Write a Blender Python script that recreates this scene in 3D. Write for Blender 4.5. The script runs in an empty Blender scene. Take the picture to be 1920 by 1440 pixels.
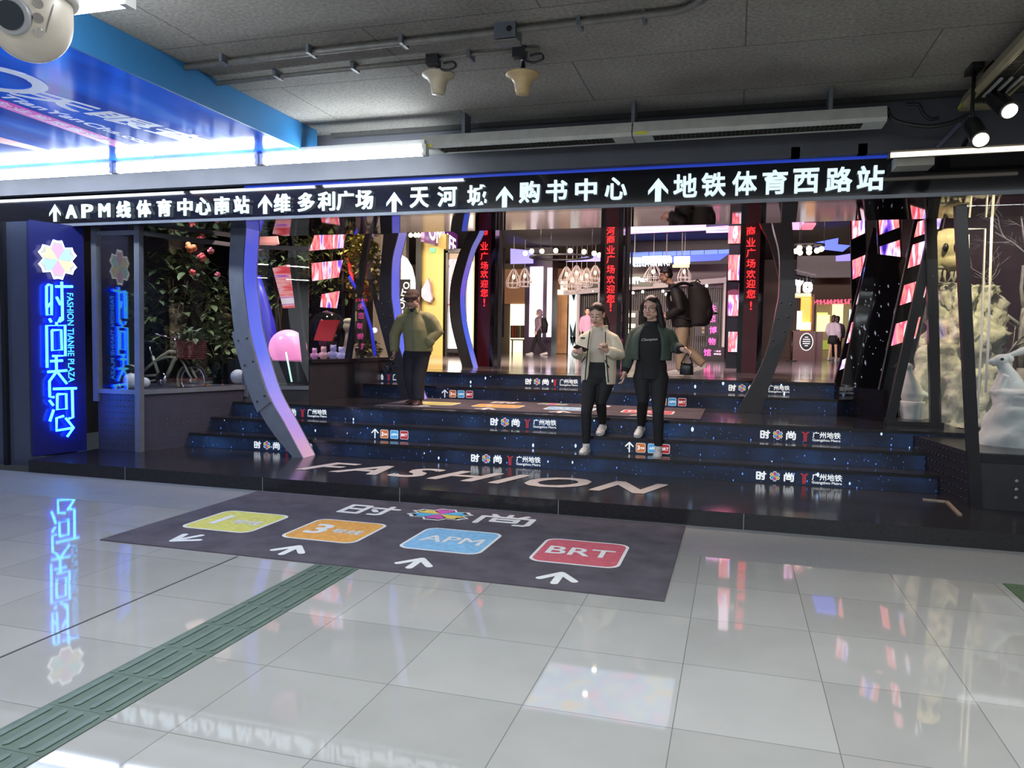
import bpy, bmesh, math, random
from mathutils import Vector, Matrix, noise
SC = bpy.context.scene
COL = SC.collection
PI = math.pi
R = math.radians
rnd = random.Random(7)

# ------------------------------------------------------------------ camera
# camera stands in the concourse at (0,0,1.48), turned 16 deg left of the entrance's normal
CAM_H = 1.48
FPX = 1432.0
CR = Vector((0.9595524, 0.28110055, 0.01554578))      # camera right
CD = Vector((0.03068223, -0.04952614, -0.99830144))   # camera down
CF = Vector((-0.27985316, 0.95839952, -0.05614772))   # camera forward
cam_data = bpy.data.cameras.new('camera')
cam_data.sensor_width = 36.0
cam_data.lens = FPX / 1920 * 36.0
cam_data.clip_start = 0.02
cam_data.clip_end = 200
cam = bpy.data.objects.new('camera', cam_data)
COL.objects.link(cam)
cam.matrix_world = Matrix(((CR.x, -CD.x, -CF.x, 0), (CR.y, -CD.y, -CF.y, 0),
                           (CR.z, -CD.z, -CF.z, CAM_H), (0, 0, 0, 1)))
SC.camera = cam

# ------------------------------------------------------------------ world, exposure
w = bpy.data.worlds.new('dim_station')
SC.world = w
w.use_nodes = True
w.node_tree.nodes['Background'].inputs[0].default_value = (0.55, 0.65, 0.8, 1)
w.node_tree.nodes['Background'].inputs[1].default_value = 0.05
SC.view_settings.view_transform = 'Standard'
SC.view_settings.look = 'None'
SC.view_settings.gamma = 1.0
SC.view_settings.use_curve_mapping = False
SC.view_settings.exposure = 0.0
SC.cycles.use_denoising = True
SC.cycles.max_bounces = 7
SC.cycles.diffuse_bounces = 3
SC.cycles.glossy_bounces = 3
SC.cycles.transmission_bounces = 4
SC.cycles.transparent_max_bounces = 12
SC.cycles.caustics_reflective = False
SC.cycles.caustics_refractive = False
SC.cycles.sample_clamp_indirect = 4.0

def area_lamp(name, loc, rot, sx, sy, power, color=(1, 1, 1)):
    d = bpy.data.lights.new(name, 'AREA')
    d.shape = 'RECTANGLE'; d.size = sx; d.size_y = sy; d.energy = power; d.color = color
    o = bpy.data.objects.new(name, d)
    o.location = loc; o.rotation_euler = rot
    COL.objects.link(o)
    return o

def spot_lamp(name, loc, target, power, color, angle=60, blend=0.5, radius=0.04):
    d = bpy.data.lights.new(name, 'SPOT')
    d.energy = power; d.color = color; d.spot_size = R(angle); d.spot_blend = blend; d.shadow_soft_size = radius
    o = bpy.data.objects.new(name, d)
    o.location = loc
    o.rotation_euler = (Vector(target) - Vector(loc)).to_track_quat('-Z', 'Y').to_euler()
    COL.objects.link(o)
    return o

def point_lamp(name, loc, power, color, radius=0.1):
    d = bpy.data.lights.new(name, 'POINT')
    d.energy = power; d.color = color; d.shadow_soft_size = radius
    o = bpy.data.objects.new(name, d)
    o.location = loc
    COL.objects.link(o)
    return o

# concourse ceiling lamps behind the viewer; nearest one added to brighten the people
for k, yy in enumerate((-7.0, -2.2, 2.6)):
    area_lamp('concourse_lamp', (-1.5, yy, 3.44), (0, 0, 0), 11.0, 0.25, (280, 360, 390)[k], (0.93, 0.97, 1.0))
# unseen fill lights added above the doors to brighten the hall
area_lamp('hall_fill', (-2.0, 14.6, 4.6), (R(60), 0, 0), 4, .6, 420, (1.0, 0.72, 0.85))
area_lamp('hall_fill', (-7.0, 14.6, 4.6), (R(68), 0, 0), 6, .6, 1700, (1.0, 0.82, 0.6))
area_lamp('hall_fill', (3.0, 14.6, 4.6), (R(68), 0, 0), 5, .6, 450, (0.95, 0.75, 0.9))
area_lamp('foyer_lamp', (-2.1, 9.4, 4.45), (R(-12), 0, 0), 4.5, .7, 400, (1.0, 0.70, 0.58))

# ------------------------------------------------------------------ helpers
def ray(px, py):
    return (CR * (px - 960) + CD * (py - 720) + CF * FPX)
def W(px, py, x=None, y=None, z=None):
    """point of the place seen at a photo pixel, on the vertical or level plane given"""
    d = ray(px, py)
    if z is not None: t = (z - CAM_H) / d.z
    elif y is not None: t = y / d.y
    else: t = x / d.x
    return Vector((d.x * t, d.y * t, CAM_H + d.z * t))

_mats = {}
def mat(name, color=(0.5, 0.5, 0.5), rough=0.5, metal=0.0, emit=None, strength=0.0, spec=0.5, coat=0.0, noisy=0.0, scale=30.0, bump=0.0, light=False):
    if name in _mats: return _mats[name]
    m = bpy.data.materials.new(name); m.use_nodes = True
    nt = m.node_tree; b = nt.nodes['Principled BSDF']
    b.inputs['Base Color'].default_value = (*color, 1)
    b.inputs['Roughness'].default_value = rough
    b.inputs['Metallic'].default_value = metal
    b.inputs['Specular IOR Level'].default_value = spec
    b.inputs['Coat Weight'].default_value = coat
    if emit:
        b.inputs['Emission Color'].default_value = (*emit, 1)
        b.inputs['Emission Strength'].default_value = strength
        if not light:
            try: m.cycles.emission_sampling = 'NONE'
            except Exception: pass
    if noisy or bump:
        tc = nt.nodes.new('ShaderNodeTexCoord'); n = nt.nodes.new('ShaderNodeTexNoise')
        n.inputs['Scale'].default_value = scale; n.inputs['Detail'].default_value = 5
        nt.links.new(tc.outputs['Object'], n.inputs['Vector'])
        if noisy:
            mr = nt.nodes.new('ShaderNodeMapRange')
            mr.inputs[1].default_value = 0.25; mr.inputs[2].default_value = 0.75
            mr.inputs[3].default_value = 1 - noisy; mr.inputs[4].default_value = 1 + noisy
            mx = nt.nodes.new('ShaderNodeVectorMath'); mx.operation = 'SCALE'
            mx.inputs[0].default_value = color
            nt.links.new(n.outputs['Fac'], mr.inputs[0]); nt.links.new(mr.outputs[0], mx.inputs['Scale'])
            nt.links.new(mx.outputs[0], b.inputs['Base Color'])
        if bump:
            bp = nt.nodes.new('ShaderNodeBump'); bp.inputs['Strength'].default_value = bump; bp.inputs['Distance'].default_value = 0.01
            nt.links.new(n.outputs['Fac'], bp.inputs['Height']); nt.links.new(bp.outputs[0], b.inputs['Normal'])
    _mats[name] = m
    return m

def glass(name, tint=(1, 1, 1), refl=1.0, rough=0.0):
    if name in _mats: return _mats[name]
    m = bpy.data.materials.new(name); m.use_nodes = True
    nt = m.node_tree; nt.nodes.clear()
    out = nt.nodes.new('ShaderNodeOutputMaterial'); mix = nt.nodes.new('ShaderNodeMixShader')
    tr = nt.nodes.new('ShaderNodeBsdfTransparent'); gl = nt.nodes.new('ShaderNodeBsdfGlossy')
    lw = nt.nodes.new('ShaderNodeLayerWeight'); pw = nt.nodes.new('ShaderNodeMath'); pw.operation = 'POWER'; pw.inputs[1].default_value = 5.0
    fr = nt.nodes.new('ShaderNodeMath'); fr.operation = 'MULTIPLY_ADD'; fr.inputs[1].default_value = 0.9; fr.inputs[2].default_value = 0.045
    nt.links.new(lw.outputs['Facing'], pw.inputs[0]); nt.links.new(pw.outputs[0], fr.inputs[0])
    tr.inputs[0].default_value = (*tint, 1); gl.inputs['Roughness'].default_value = rough
    mul = nt.nodes.new('ShaderNodeMath'); mul.operation = 'MULTIPLY'; mul.inputs[1].default_value = refl; mul.use_clamp = True
    nt.links.new(fr.outputs[0], mul.inputs[0]); nt.links.new(mul.outputs[0], mix.inputs[0])
    nt.links.new(tr.outputs[0], mix.inputs[1]); nt.links.new(gl.outputs[0], mix.inputs[2])
    nt.links.new(mix.outputs[0], out.inputs[0])
    _mats[name] = m
    return m

class MB:
    """collects shapes and links them as ONE mesh object"""
    def __init__(self): self.v = []; self.f = []; self.mi = []; self.sm = []
    def add(self, vs, fs, mi=0, sm=False):
        o = len(self.v); self.v += [Vector(v) for v in vs]
        for f in fs: self.f.append([i + o for i in f]); self.mi.append(mi); self.sm.append(sm)
        return self
    def box(self, x0, x1, y0, y1, z0, z1, mi=0):
        vs = [(x0, y0, z0), (x1, y0, z0), (x1, y1, z0), (x0, y1, z0), (x0, y0, z1), (x1, y0, z1), (x1, y1, z1), (x0, y1, z1)]
        return self.add(vs, [(3, 2, 1, 0), (4, 5, 6, 7), (0, 1, 5, 4), (1, 2, 6, 5), (2, 3, 7, 6), (3, 0, 4, 7)], mi)
    def cbox(self, c, s, rot=None, mi=0):
        m = (rot.to_matrix() if hasattr(rot, 'to_matrix') else (rot or Matrix.Identity(3)))
        vs = []
        for dz in (-.5, .5):
            for dx, dy in ((-.5, -.5), (.5, -.5), (.5, .5), (-.5, .5)):
                vs.append(Vector(c) + m @ Vector((dx * s[0], dy * s[1], dz * s[2])))
        return self.add(vs, [(3, 2, 1, 0), (4, 5, 6, 7), (0, 1, 5, 4), (1, 2, 6, 5), (2, 3, 7, 6), (3, 0, 4, 7)], mi)
    def bar(self, a, b, wx, wy, up=(0, 0, 1), mi=0):
        """rectangular bar from a to b: wx across, wy along 'up'"""
        a = Vector(a); b = Vector(b); d = (b - a).normalized(); u = Vector(up)
        s = d.cross(u)
        if s.length < 1e-4: s = d.cross(Vector((0, 1, 0)))
        s.normalize(); u = s.cross(d).normalized()
        vs = []
        for p in (a, b):
            for i, j in ((-.5, -.5), (.5, -.5), (.5, .5), (-.5, .5)): vs.append(p + s * (i * wx) + u * (j * wy))
        return self.add(vs, [(3, 2, 1, 0), (4, 5, 6, 7), (0, 1, 5, 4), (1, 2, 6, 5), (2, 3, 7, 6), (3, 0, 4, 7)], mi)
    def tube(self, pts, r, n=10, mi=0, cap=True, flat=1.0):
        pts = [Vector(p) for p in pts]; k = len(pts)
        rs = list(r) if hasattr(r, '__len__') else [r] * k
        ref = None; rings = []
        for i, p in enumerate(pts):
            d = (pts[min(i + 1, k - 1)] - pts[max(i - 1, 0)])
            if d.length < 1e-9: d = Vector((0, 0, 1))
            d.normalize()
            if ref is None:
                ref = Vector((0, 0, 1)) if abs(d.z) < .9 else Vector((0, 1, 0))
                ref = (ref - d * ref.dot(d)).normalized()
            else:
                ref = ref - d * ref.dot(d)
                ref = ref.normalized() if ref.length > 1e-6 else d.orthogonal().normalized()
            s = d.cross(ref)
            rings.append([p + (ref * math.cos(2 * PI * j / n) + s * math.sin(2 * PI * j / n) * flat) * rs[i] for j in range(n)])
        vs = [q for rg in rings for q in rg]; fs = []
        for i in range(k - 1):
            for j in range(n):
                a = i * n + j; b = i * n + (j + 1) % n
                fs.append((a, b, b + n, a + n))
        self.add(vs, fs, mi, True)
        if cap:
            o = len(self.v) - len(vs)
            self.f.append([o + j for j in range(n)][::-1]); self.mi.append(mi); self.sm.append(False)
            self.f.append([o + (k - 1) * n + j for j in range(n)]); self.mi.append(mi); self.sm.append(False)
        return self
    def loft(self, secs, n=20, mi=0, cap=True):
        """stack of level ellipses (z, cx, cy, rx, ry[, power])"""
        vs = []; fs = []
        for s in secs:
            z, cx, cy, rx, ry = s[:5]; e = s[5] if len(s) > 5 else 1.0
            for j in range(n):
                a = 2 * PI * j / n; c, q = math.cos(a), math.sin(a)
                vs.append((cx + rx * math.copysign(abs(c) ** e, c), cy + ry * math.copysign(abs(q) ** e, q), z))
        for i in range(len(secs) - 1):
            for j in range(n):
                a = i * n + j; b = i * n + (j + 1) % n
                fs.append((a, b, b + n, a + n))
        self.add(vs, fs, mi, True)
        if cap:
            o = len(self.v) - len(vs)
            self.f.append([o + j for j in range(n)][::-1]); self.mi.append(mi); self.sm.append(False)
            self.f.append([o + (len(secs) - 1) * n + j for j in range(n)]); self.mi.append(mi); self.sm.append(False)
        return self
    def lathe(self, prof, c=(0, 0, 0), n=24, mi=0, axis='Z'):
        vs = []; fs = []
        for r, z in prof:
            for j in range(n):
                a = 2 * PI * j / n; p = (r * math.cos(a), r * math.sin(a), z)
                if axis == 'Y': p = (p[0], p[2], p[1])
                if axis == 'X': p = (p[2], p[0], p[1])
                vs.append(Vector(p) + Vector(c))
        for i in range(len(prof) - 1):
            for j in range(n):
                a = i * n + j; b = i * n + (j + 1) % n
                fs.append((a, b, b + n, a + n))
        return self.add(vs, fs, mi, True)
    def ell(self, c, r, rot=None, nu=20, nv=12, mi=0):
        r = r if hasattr(r, '__len__') else (r, r, r); m = rot if rot is not None else Matrix.Identity(3)
        vs = [Vector(c) + m @ Vector((0, 0, r[2]))]; fs = []
        for i in range(1, nv):
            t = PI * i / nv
            for j in range(nu):
                a = 2 * PI * j / nu
                vs.append(Vector(c) + m @ Vector((r[0] * math.sin(t) * math.cos(a), r[1] * math.sin(t) * math.sin(a), r[2] * math.cos(t))))
        vs.append(Vector(c) + m @ Vector((0, 0, -r[2]))); L = len(vs) - 1
        for j in range(nu): fs.append((0, 1 + j, 1 + (j + 1) % nu))
        for i in range(nv - 2):
            for j in range(nu):
                a = 1 + i * nu + j; b = 1 + i * nu + (j + 1) % nu
                fs.append((a, a + nu, b + nu, b))
        for j in range(nu): fs.append((L, L - nu + (j + 1) % nu, L - nu + j))
        return self.add(vs, fs, mi, True)
    def prism(self, poly, h0, h1, mi=0):
        """level polygon between heights h0 and h1 (h1 may be a list of heights)"""
        n = len(poly); t = h1 if hasattr(h1, '__len__') else [h1] * n
        vs = [(p[0], p[1], h0) for p in poly] + [(p[0], p[1], t[i]) for i, p in enumerate(poly)]
        fs = [tuple(range(n))[::-1], tuple(range(n, 2 * n))] + [(i, (i + 1) % n, n + (i + 1) % n, n + i) for i in range(n)]
        return self.add(vs, fs, mi)
    def plate(self, poly, thick, M=None, mi=0):
        """outline in a local xz-plane, thick along local +y, placed by matrix M"""
        M = M or Matrix.Identity(4); n = len(poly)
        vs = [M @ Vector((p[0], 0, p[1])) for p in poly] + [M @ Vector((p[0], thick, p[1])) for p in poly]
        fs = [tuple(range(n)), tuple(range(n, 2 * n))[::-1]] + [((i + 1) % n, i, n + i, n + (i + 1) % n) for i in range(n)]
        return self.add(vs, fs, mi)
    def quad(self, a, b, c, d, mi=0): return self.add([a, b, c, d], [(0, 1, 2, 3)], mi)
    def pane(self, a, b, c, d, t=0.01, mi=0):
        a, b, c, d = map(Vector, (a, b, c, d)); n = (b - a).cross(d - a).normalized() * t
        return self.add([a, b, c, d, a + n, b + n, c + n, d + n],
                        [(3, 2, 1, 0), (4, 5, 6, 7), (0, 1, 5, 4), (1, 2, 6, 5), (2, 3, 7, 6), (3, 0, 4, 7)], mi)
    def xform(self, M, start=0):
        for i in range(start, len(self.v)): self.v[i] = M @ self.v[i]
        return self
    def mesh(self, name, mats, fix=False):
        me = bpy.data.meshes.new(name)
        me.from_pydata([tuple(v) for v in self.v], [], self.f)
        for m in (mats if isinstance(mats, (list, tuple)) else [mats]): me.materials.append(m)
        me.polygons.foreach_set('material_index', self.mi)
        me.polygons.foreach_set('use_smooth', self.sm)
        if fix:
            bm = bmesh.new(); bm.from_mesh(me); bmesh.ops.recalc_face_normals(bm, faces=bm.faces); bm.to_mesh(me); bm.free()
        me.update()
        return me
    def build(self, name, mats, parent=None, loc=None, fix=False):
        return link(name, self.mesh(name, mats, fix), parent, loc)

def link(name, me, parent=None, loc=None):
    o = bpy.data.objects.new(name, me)
    COL.objects.link(o)
    if parent is not None:
        o.parent = parent
        o.matrix_parent_inverse = parent.matrix_basis.inverted()   # children are given in world space
    if loc is not None: o.location = loc
    return o

def tag(o, label, cat, group=None, kind=None):
    o['label'] = label; o['category'] = cat
    if group: o['group'] = group
    if kind: o['kind'] = kind
    return o
def thing(name, label, cat, loc=(0, 0, 0), group=None, rz=0.0):
    o = bpy.data.objects.new(name, None); COL.objects.link(o)
    o.empty_display_size = 0.1; o.location = loc; o.rotation_euler = (0, 0, rz)
    bpy.context.view_layer.update()
    return tag(o, label, cat, group)
def struct(o):
    o['kind'] = 'structure'
    return o
def kids(o): return [c for c in bpy.data.objects if c.parent == o]
# ---- lettering
def text_mesh(body, size=1.0, bold=0.0, ext=0.0, shear=0.0, sx=1.0, spacing=1.0, res=3):
    """centred lettering in the local xy-plane as vertices and faces"""
    cu = bpy.data.curves.new('lettering', 'FONT')
    cu.body = body; cu.size = size; cu.offset = bold; cu.extrude = ext; cu.shear = shear
    cu.align_x = 'CENTER'; cu.align_y = 'CENTER'; cu.space_character = spacing; cu.resolution_u = res
    o = bpy.data.objects.new('lettering', cu); COL.objects.link(o)
    dg = bpy.context.evaluated_depsgraph_get()
    me = bpy.data.meshes.new_from_object(o.evaluated_get(dg))
    vs = [Vector((v.co.x * sx, v.co.y, v.co.z)) for v in me.vertices]; fs = [tuple(p.vertices) for p in me.polygons]
    bpy.data.objects.remove(o); bpy.data.curves.remove(cu); bpy.data.meshes.remove(me)
    if vs:
        x0 = min(v.x for v in vs); x1 = max(v.x for v in vs); y0 = min(v.y for v in vs); y1 = max(v.y for v in vs)
        c = Vector(((x0 + x1) / 2, (y0 + y1) / 2, 0))
        vs = [v - c for v in vs]
    return vs, fs
def fit(vs, wid, hei):
    """scale lettering to a given width and height"""
    x = max(abs(v.x) for v in vs) * 2 or 1; y = max(abs(v.y) for v in vs) * 2 or 1
    return [Vector((v.x * (wid / x if wid else hei / y), v.y * (hei / y if hei else wid / x), v.z)) for v in vs]
def frame(o, xa, ya):
    """matrix whose local x runs along xa and local y along ya, at o"""
    xa = Vector(xa).normalized(); ya = Vector(ya); ya = (ya - xa * ya.dot(xa)).normalized(); za = xa.cross(ya)
    return Matrix(((xa.x, ya.x, za.x, o[0]), (xa.y, ya.y, za.y, o[1]), (xa.z, ya.z, za.z, o[2]), (0, 0, 0, 1)))
def put_text(mb, body, M, wid=None, hei=None, bold=0.02, ext=0.0, shear=0.0, mi=0, res=3, spacing=1.0):
    vs, fs = text_mesh(body, 1.0, 0.0 if body.isascii() else min(bold, .008), 0.0, shear, 1.0, spacing, res)
    if not vs: return mb
    ex = bold * .8 if body.isascii() else (bold - .008) * .8
    if ex > .003:      # heavier strokes: the outline set four times around its place
        n = len(vs); vs = [v + Vector((dx * ex, dy * ex, dz)) for dx, dy, dz in ((1, 1, 0), (-1, 1, .0004), (-1, -1, .0008), (1, -1, .0012)) for v in vs]; fs = [tuple(i + n * k for i in f) for k in range(4) for f in fs]
    vs = fit(vs, wid, hei)
    if ext:
        n = len(vs); e = {}
        for f in fs:
            for i in range(len(f)):
                a, b = f[i], f[(i + 1) % len(f)]
                if (b, a) in e: del e[(b, a)]
                else: e[(a, b)] = 1
        vv = [v + Vector((0, 0, ext)) for v in vs] + vs
        ff = [f for f in fs] + [(a + n, b + n, b, a) for a, b in e]
        mb.add([M @ v for v in vv], ff, mi)
    else:
        mb.add([M @ v for v in vs], fs, mi)
    return mb
def strokes(mb, lines, M, wd, mi=0, lift=0.0):
    """flat round-ended strokes in the local xy-plane"""
    k_ = 0
    for ln in lines:
        for i in range(len(ln) - 1):
            k_ += 1
            a = Vector((*ln[i], 0)); b = Vector((*ln[i + 1], 0)); d = (b - a)
            if d.length < 1e-6: continue
            ang = math.atan2(d.y, d.x); vs = []
            for k in range(7):
                t = ang + PI / 2 + PI * k / 6; vs.append(a + Vector((math.cos(t), math.sin(t), 0)) * wd / 2)
            for k in range(7):
                t = ang - PI / 2 + PI * k / 6; vs.append(b + Vector((math.cos(t), math.sin(t), 0)) * wd / 2)
            mb.add([M @ (v + Vector((0, 0, lift + .00025 * (k_ % 12)))) for v in vs], [tuple(range(len(vs)))], mi)
    return mb
def rrect(w, h, r, n=5):
    pts = []
    for cx, cy, a0 in ((w / 2 - r, h / 2 - r, 0), (-w / 2 + r, h / 2 - r, 90), (-w / 2 + r, -h / 2 + r, 180), (w / 2 - r, -h / 2 + r, 270)):
        for k in range(n + 1):
            a = R(a0 + 90 * k / n); pts.append((cx + r * math.cos(a), cy + r * math.sin(a)))
    return pts
def flat(mb, pts, M, mi=0, lift=0.0):
    return mb.add([M @ Vector((p[0], p[1], lift)) for p in pts], [tuple(range(len(pts)))], mi)
def star(mb, M, s, mis, lift=0.0):
    """the six-lobed plaza emblem: white rim, dark gap, six coloured wedges; mis = (rim, dark, magenta, cyan, yellow)"""
    def ring(k, rot=0.0):
        out = []
        for i in range(6):
            a = R(90 + 60 * i)
            for da, q in ((-13, 1.0), (0, .93), (13, 1.0), (30, 0.72)):
                out.append((math.cos(a + R(da)) * s * k * q, math.sin(a + R(da)) * s * k * q))
        return out
    flat(mb, ring(1.0), M, mis[0], lift); flat(mb, ring(0.88), M, mis[1], lift + 0.001)
    for i in range(6):
        a = R(90 + 60 * i); q = 0.84 * s
        pts = [(0, 0)] + [(math.cos(a + R(d)) * q * e, math.sin(a + R(d)) * q * e) for d, e in ((-27, .74), (-13, .97), (0, .80), (13, .97), (27, .74))]
        flat(mb, pts, M, mis[(2, 4, 3)[i % 3] if i % 3 else 2], lift + 0.002)
    return mb
# ------------------------------------------------------------------ special materials
def node_mat(name):
    m = bpy.data.materials.new(name); m.use_nodes = True
    nt = m.node_tree
    def N(t, **kw):
        n = nt.nodes.new('ShaderNode' + t)
        for k, v in kw.items(): setattr(n, k, v)
        return n
    return m, nt, nt.nodes['Principled BSDF'], N, nt.links.new
def ramp(n, stops):
    cr = n.color_ramp
    while len(cr.elements) > 1: cr.elements.remove(cr.elements[-1])
    cr.elements[0].position = stops[0][0]; cr.elements[0].color = (*stops[0][1], 1)
    for p, c in stops[1:]:
        e = cr.elements.new(p); e.color = (*c, 1)

def make_tiles():
    m, nt, b, N, L = node_mat('polished_tiles')
    tc = N('TexCoord'); mp = N('Mapping'); mp.inputs['Location'].default_value = (1.39 - 1.2, -2.31 + 1.86, 0)
    L(tc.outputs['Object'], mp.inputs[0])
    br = N('TexBrick', offset=0.0, squash=1.0)
    br.inputs['Color1'].default_value = (0.285, 0.285, 0.27, 1); br.inputs['Color2'].default_value = (0.335, 0.335, 0.32, 1)
    br.inputs['Mortar'].default_value = (0.15, 0.15, 0.14, 1)
    br.inputs['Scale'].default_value = 1; br.inputs['Mortar Size'].default_value = 0.0022; br.inputs['Mortar Smooth'].default_value = 0.1
    br.inputs['Brick Width'].default_value = 0.6; br.inputs['Row Height'].default_value = 0.62
    L(mp.outputs[0], br.inputs['Vector'])
    n1 = N('TexNoise'); n1.inputs['Scale'].default_value = 2.2; n1.inputs['Detail'].default_value = 6; L(tc.outputs['Object'], n1.inputs['Vector'])
    mx = N('MixRGB', blend_type='MULTIPLY'); mx.inputs[0].default_value = 0.25
    L(br.outputs['Color'], mx.inputs[1]); L(n1.outputs['Fac'], mx.inputs[2]); 
    gm = N('HueSaturation'); gm.inputs['Value'].default_value = 1.12; L(mx.outputs[0], gm.inputs['Color'])
    L(gm.outputs[0], b.inputs['Base Color'])
    dv = N('VectorMath', operation='DIVIDE'); dv.inputs[1].default_value = (0.6, 0.62, 1); L(mp.outputs[0], dv.inputs[0])
    fl = N('VectorMath', operation='FLOOR'); L(dv.outputs[0], fl.inputs[0])
    wn = N('TexWhiteNoise', noise_dimensions='2D'); L(fl.outputs[0], wn.inputs['Vector'])
    sb = N('VectorMath', operation='SUBTRACT'); sb.inputs[1].default_value = (.5, .5, .5); L(wn.outputs['Color'], sb.inputs[0])
    sc = N('VectorMath', operation='SCALE'); sc.inputs['Scale'].default_value = 0.004; L(sb.outputs[0], sc.inputs[0])
    ge = N('NewGeometry'); ad = N('VectorMath', operation='ADD'); L(ge.outputs['Normal'], ad.inputs[0]); L(sc.outputs[0], ad.inputs[1])
    nm = N('VectorMath', operation='NORMALIZE'); L(ad.outputs[0], nm.inputs[0]); L(nm.outputs[0], b.inputs['Normal'])
    mr = N('MapRange'); mr.inputs[3].default_value = 0.015; mr.inputs[4].default_value = 0.06; L(n1.outputs['Fac'], mr.inputs[0]); L(mr.outputs[0], b.inputs['Roughness'])
    b.inputs['Specular IOR Level'].default_value = 0.5
    return m
def make_concrete():
    m, nt, b, N, L = node_mat('old_concrete')
    tc = N('TexCoord')
    n1 = N('TexNoise'); n1.inputs['Scale'].default_value = 0.9; n1.inputs['Detail'].default_value = 8; L(tc.outputs['Object'], n1.inputs['Vector'])
    n2 = N('TexNoise'); n2.inputs['Scale'].default_value = 40; n2.inputs['Detail'].default_value = 3; L(tc.outputs['Object'], n2.inputs['Vector'])
    r1 = N('ValToRGB'); ramp(r1, [(0.3, (0.24, 0.225, 0.2)), (0.52, (0.34, 0.32, 0.29)), (0.72, (0.42, 0.40, 0.36))]); L(n1.outputs['Fac'], r1.inputs[0])
    r2 = N('ValToRGB'); ramp(r2, [(0.35, (0.75, 0.75, 0.75)), (0.65, (1.1, 1.1, 1.1))]); L(n2.outputs['Fac'], r2.inputs[0])
    mx = N('MixRGB', blend_type='MULTIPLY'); mx.inputs[0].default_value = 1; L(r1.outputs[0], mx.inputs[1]); L(r2.outputs[0], mx.inputs[2])
    # formwork joints
    br = N('TexBrick', offset=0.5); br.inputs['Color1'].default_value = (1, 1, 1, 1); br.inputs['Color2'].default_value = (.9, .9, .9, 1)
    br.inputs['Mortar'].default_value = (.45, .45, .45, 1); br.inputs['Scale'].default_value = 1; br.inputs['Mortar Size'].default_value = 0.006
    br.inputs['Brick Width'].default_value = 2.4; br.inputs['Row Height'].default_value = 0.92; L(tc.outputs['Object'], br.inputs['Vector'])
    m2 = N('MixRGB', blend_type='MULTIPLY'); m2.inputs[0].default_value = 1; L(mx.outputs[0], m2.inputs[1]); L(br.outputs['Color'], m2.inputs[2])
    L(m2.outputs[0], b.inputs['Base Color']); b.inputs['Roughness'].default_value = 0.85
    bp = N('Bump'); bp.inputs['Strength'].default_value = 0.35; bp.inputs['Distance'].default_value = 0.01; L(n2.outputs['Fac'], bp.inputs['Height']); L(bp.outputs[0], b.inputs['Normal'])
    return m
def make_granite(name, c, rough, k=0.3):
    m, nt, b, N, L = node_mat(name)
    tc = N('TexCoord'); n1 = N('TexNoise'); n1.inputs['Scale'].default_value = 90; n1.inputs['Detail'].default_value = 4; L(tc.outputs['Object'], n1.inputs['Vector'])
    n2 = N('TexNoise'); n2.inputs['Scale'].default_value = 3; n2.inputs['Detail'].default_value = 4; L(tc.outputs['Object'], n2.inputs['Vector'])
    r1 = N('ValToRGB'); ramp(r1, [(0.3, tuple(v * (1 - k) for v in c)), (0.7, tuple(v * (1 + k) for v in c))]); L(n1.outputs['Fac'], r1.inputs[0])
    L(r1.outputs[0], b.inputs['Base Color'])
    mr = N('MapRange'); mr.inputs[3].default_value = rough * .7; mr.inputs[4].default_value = rough * 1.3; L(n2.outputs['Fac'], mr.inputs[0]); L(mr.outputs[0], b.inputs['Roughness'])
    return m
def make_stars():
    """step face screens: dark navy sky with small glowing stars"""
    m, nt, b, N, L = node_mat('star_screen')
    tc = N('TexCoord'); mp = N('Mapping'); mp.inputs['Scale'].default_value = (1.5, 1.0, 0.8); mp.inputs['Rotation'].default_value = (0, .5, 0); L(tc.outputs['Object'], mp.inputs[0])
    tot = None
    for sc_, thr, colr, st in ((6.0, 0.09, (0.4, 0.62, 1.0), 5.0), (14.0, 0.10, (0.12, 0.3, 1.0), 2.2), (26.0, 0.13, (0.1, 0.25, 0.9), 0.8)):
        v = N('TexVoronoi'); v.inputs['Scale'].default_value = sc_; L(mp.outputs[0], v.inputs['Vector'])
        sp = N('SeparateColor'); L(v.outputs['Color'], sp.inputs[0])
        mu = N('Math', operation='MULTIPLY'); mu.inputs[1].default_value = thr * 1.6; L(sp.outputs[0], mu.inputs[0])
        ls = N('Math', operation='SUBTRACT'); L(mu.outputs[0], ls.inputs[0]); L(v.outputs['Distance'], ls.inputs[1])
        mr = N('MapRange'); mr.inputs[1].default_value = 0; mr.inputs[2].default_value = thr * .5; mr.inputs[3].default_value = 0; mr.inputs[4].default_value = st; L(ls.outputs[0], mr.inputs[0])
        vs = N('VectorMath', operation='SCALE'); vs.inputs[0].default_value = colr; L(mr.outputs[0], vs.inputs['Scale'])
        if tot is None: tot = vs
        else:
            ad = N('VectorMath', operation='ADD'); L(tot.outputs[0], ad.inputs[0]); L(vs.outputs[0], ad.inputs[1]); tot = ad
    n = N('TexNoise'); n.inputs['Scale'].default_value = 2.5; n.inputs['Detail'].default_value = 5; L(tc.outputs['Object'], n.inputs['Vector'])
    r = N('ValToRGB'); ramp(r, [(0.4, (0.002, 0.004, 0.012)), (0.6, (0.007, 0.02, 0.06)), (0.75, (0.014, 0.05, 0.15))]); L(n.outputs['Fac'], r.inputs[0])
    ad = N('VectorMath', operation='ADD'); L(tot.outputs[0], ad.inputs[0]); L(r.outputs[0], ad.inputs[1])
    L(ad.outputs[0], b.inputs['Emission Color']); b.inputs['Emission Strength'].default_value = 0.62
    b.inputs['Base Color'].default_value = (0.012, 0.017, 0.035, 1); b.inputs['Roughness'].default_value = 0.3
    m.cycles.emission_sampling = 'NONE'
    return m
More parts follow.
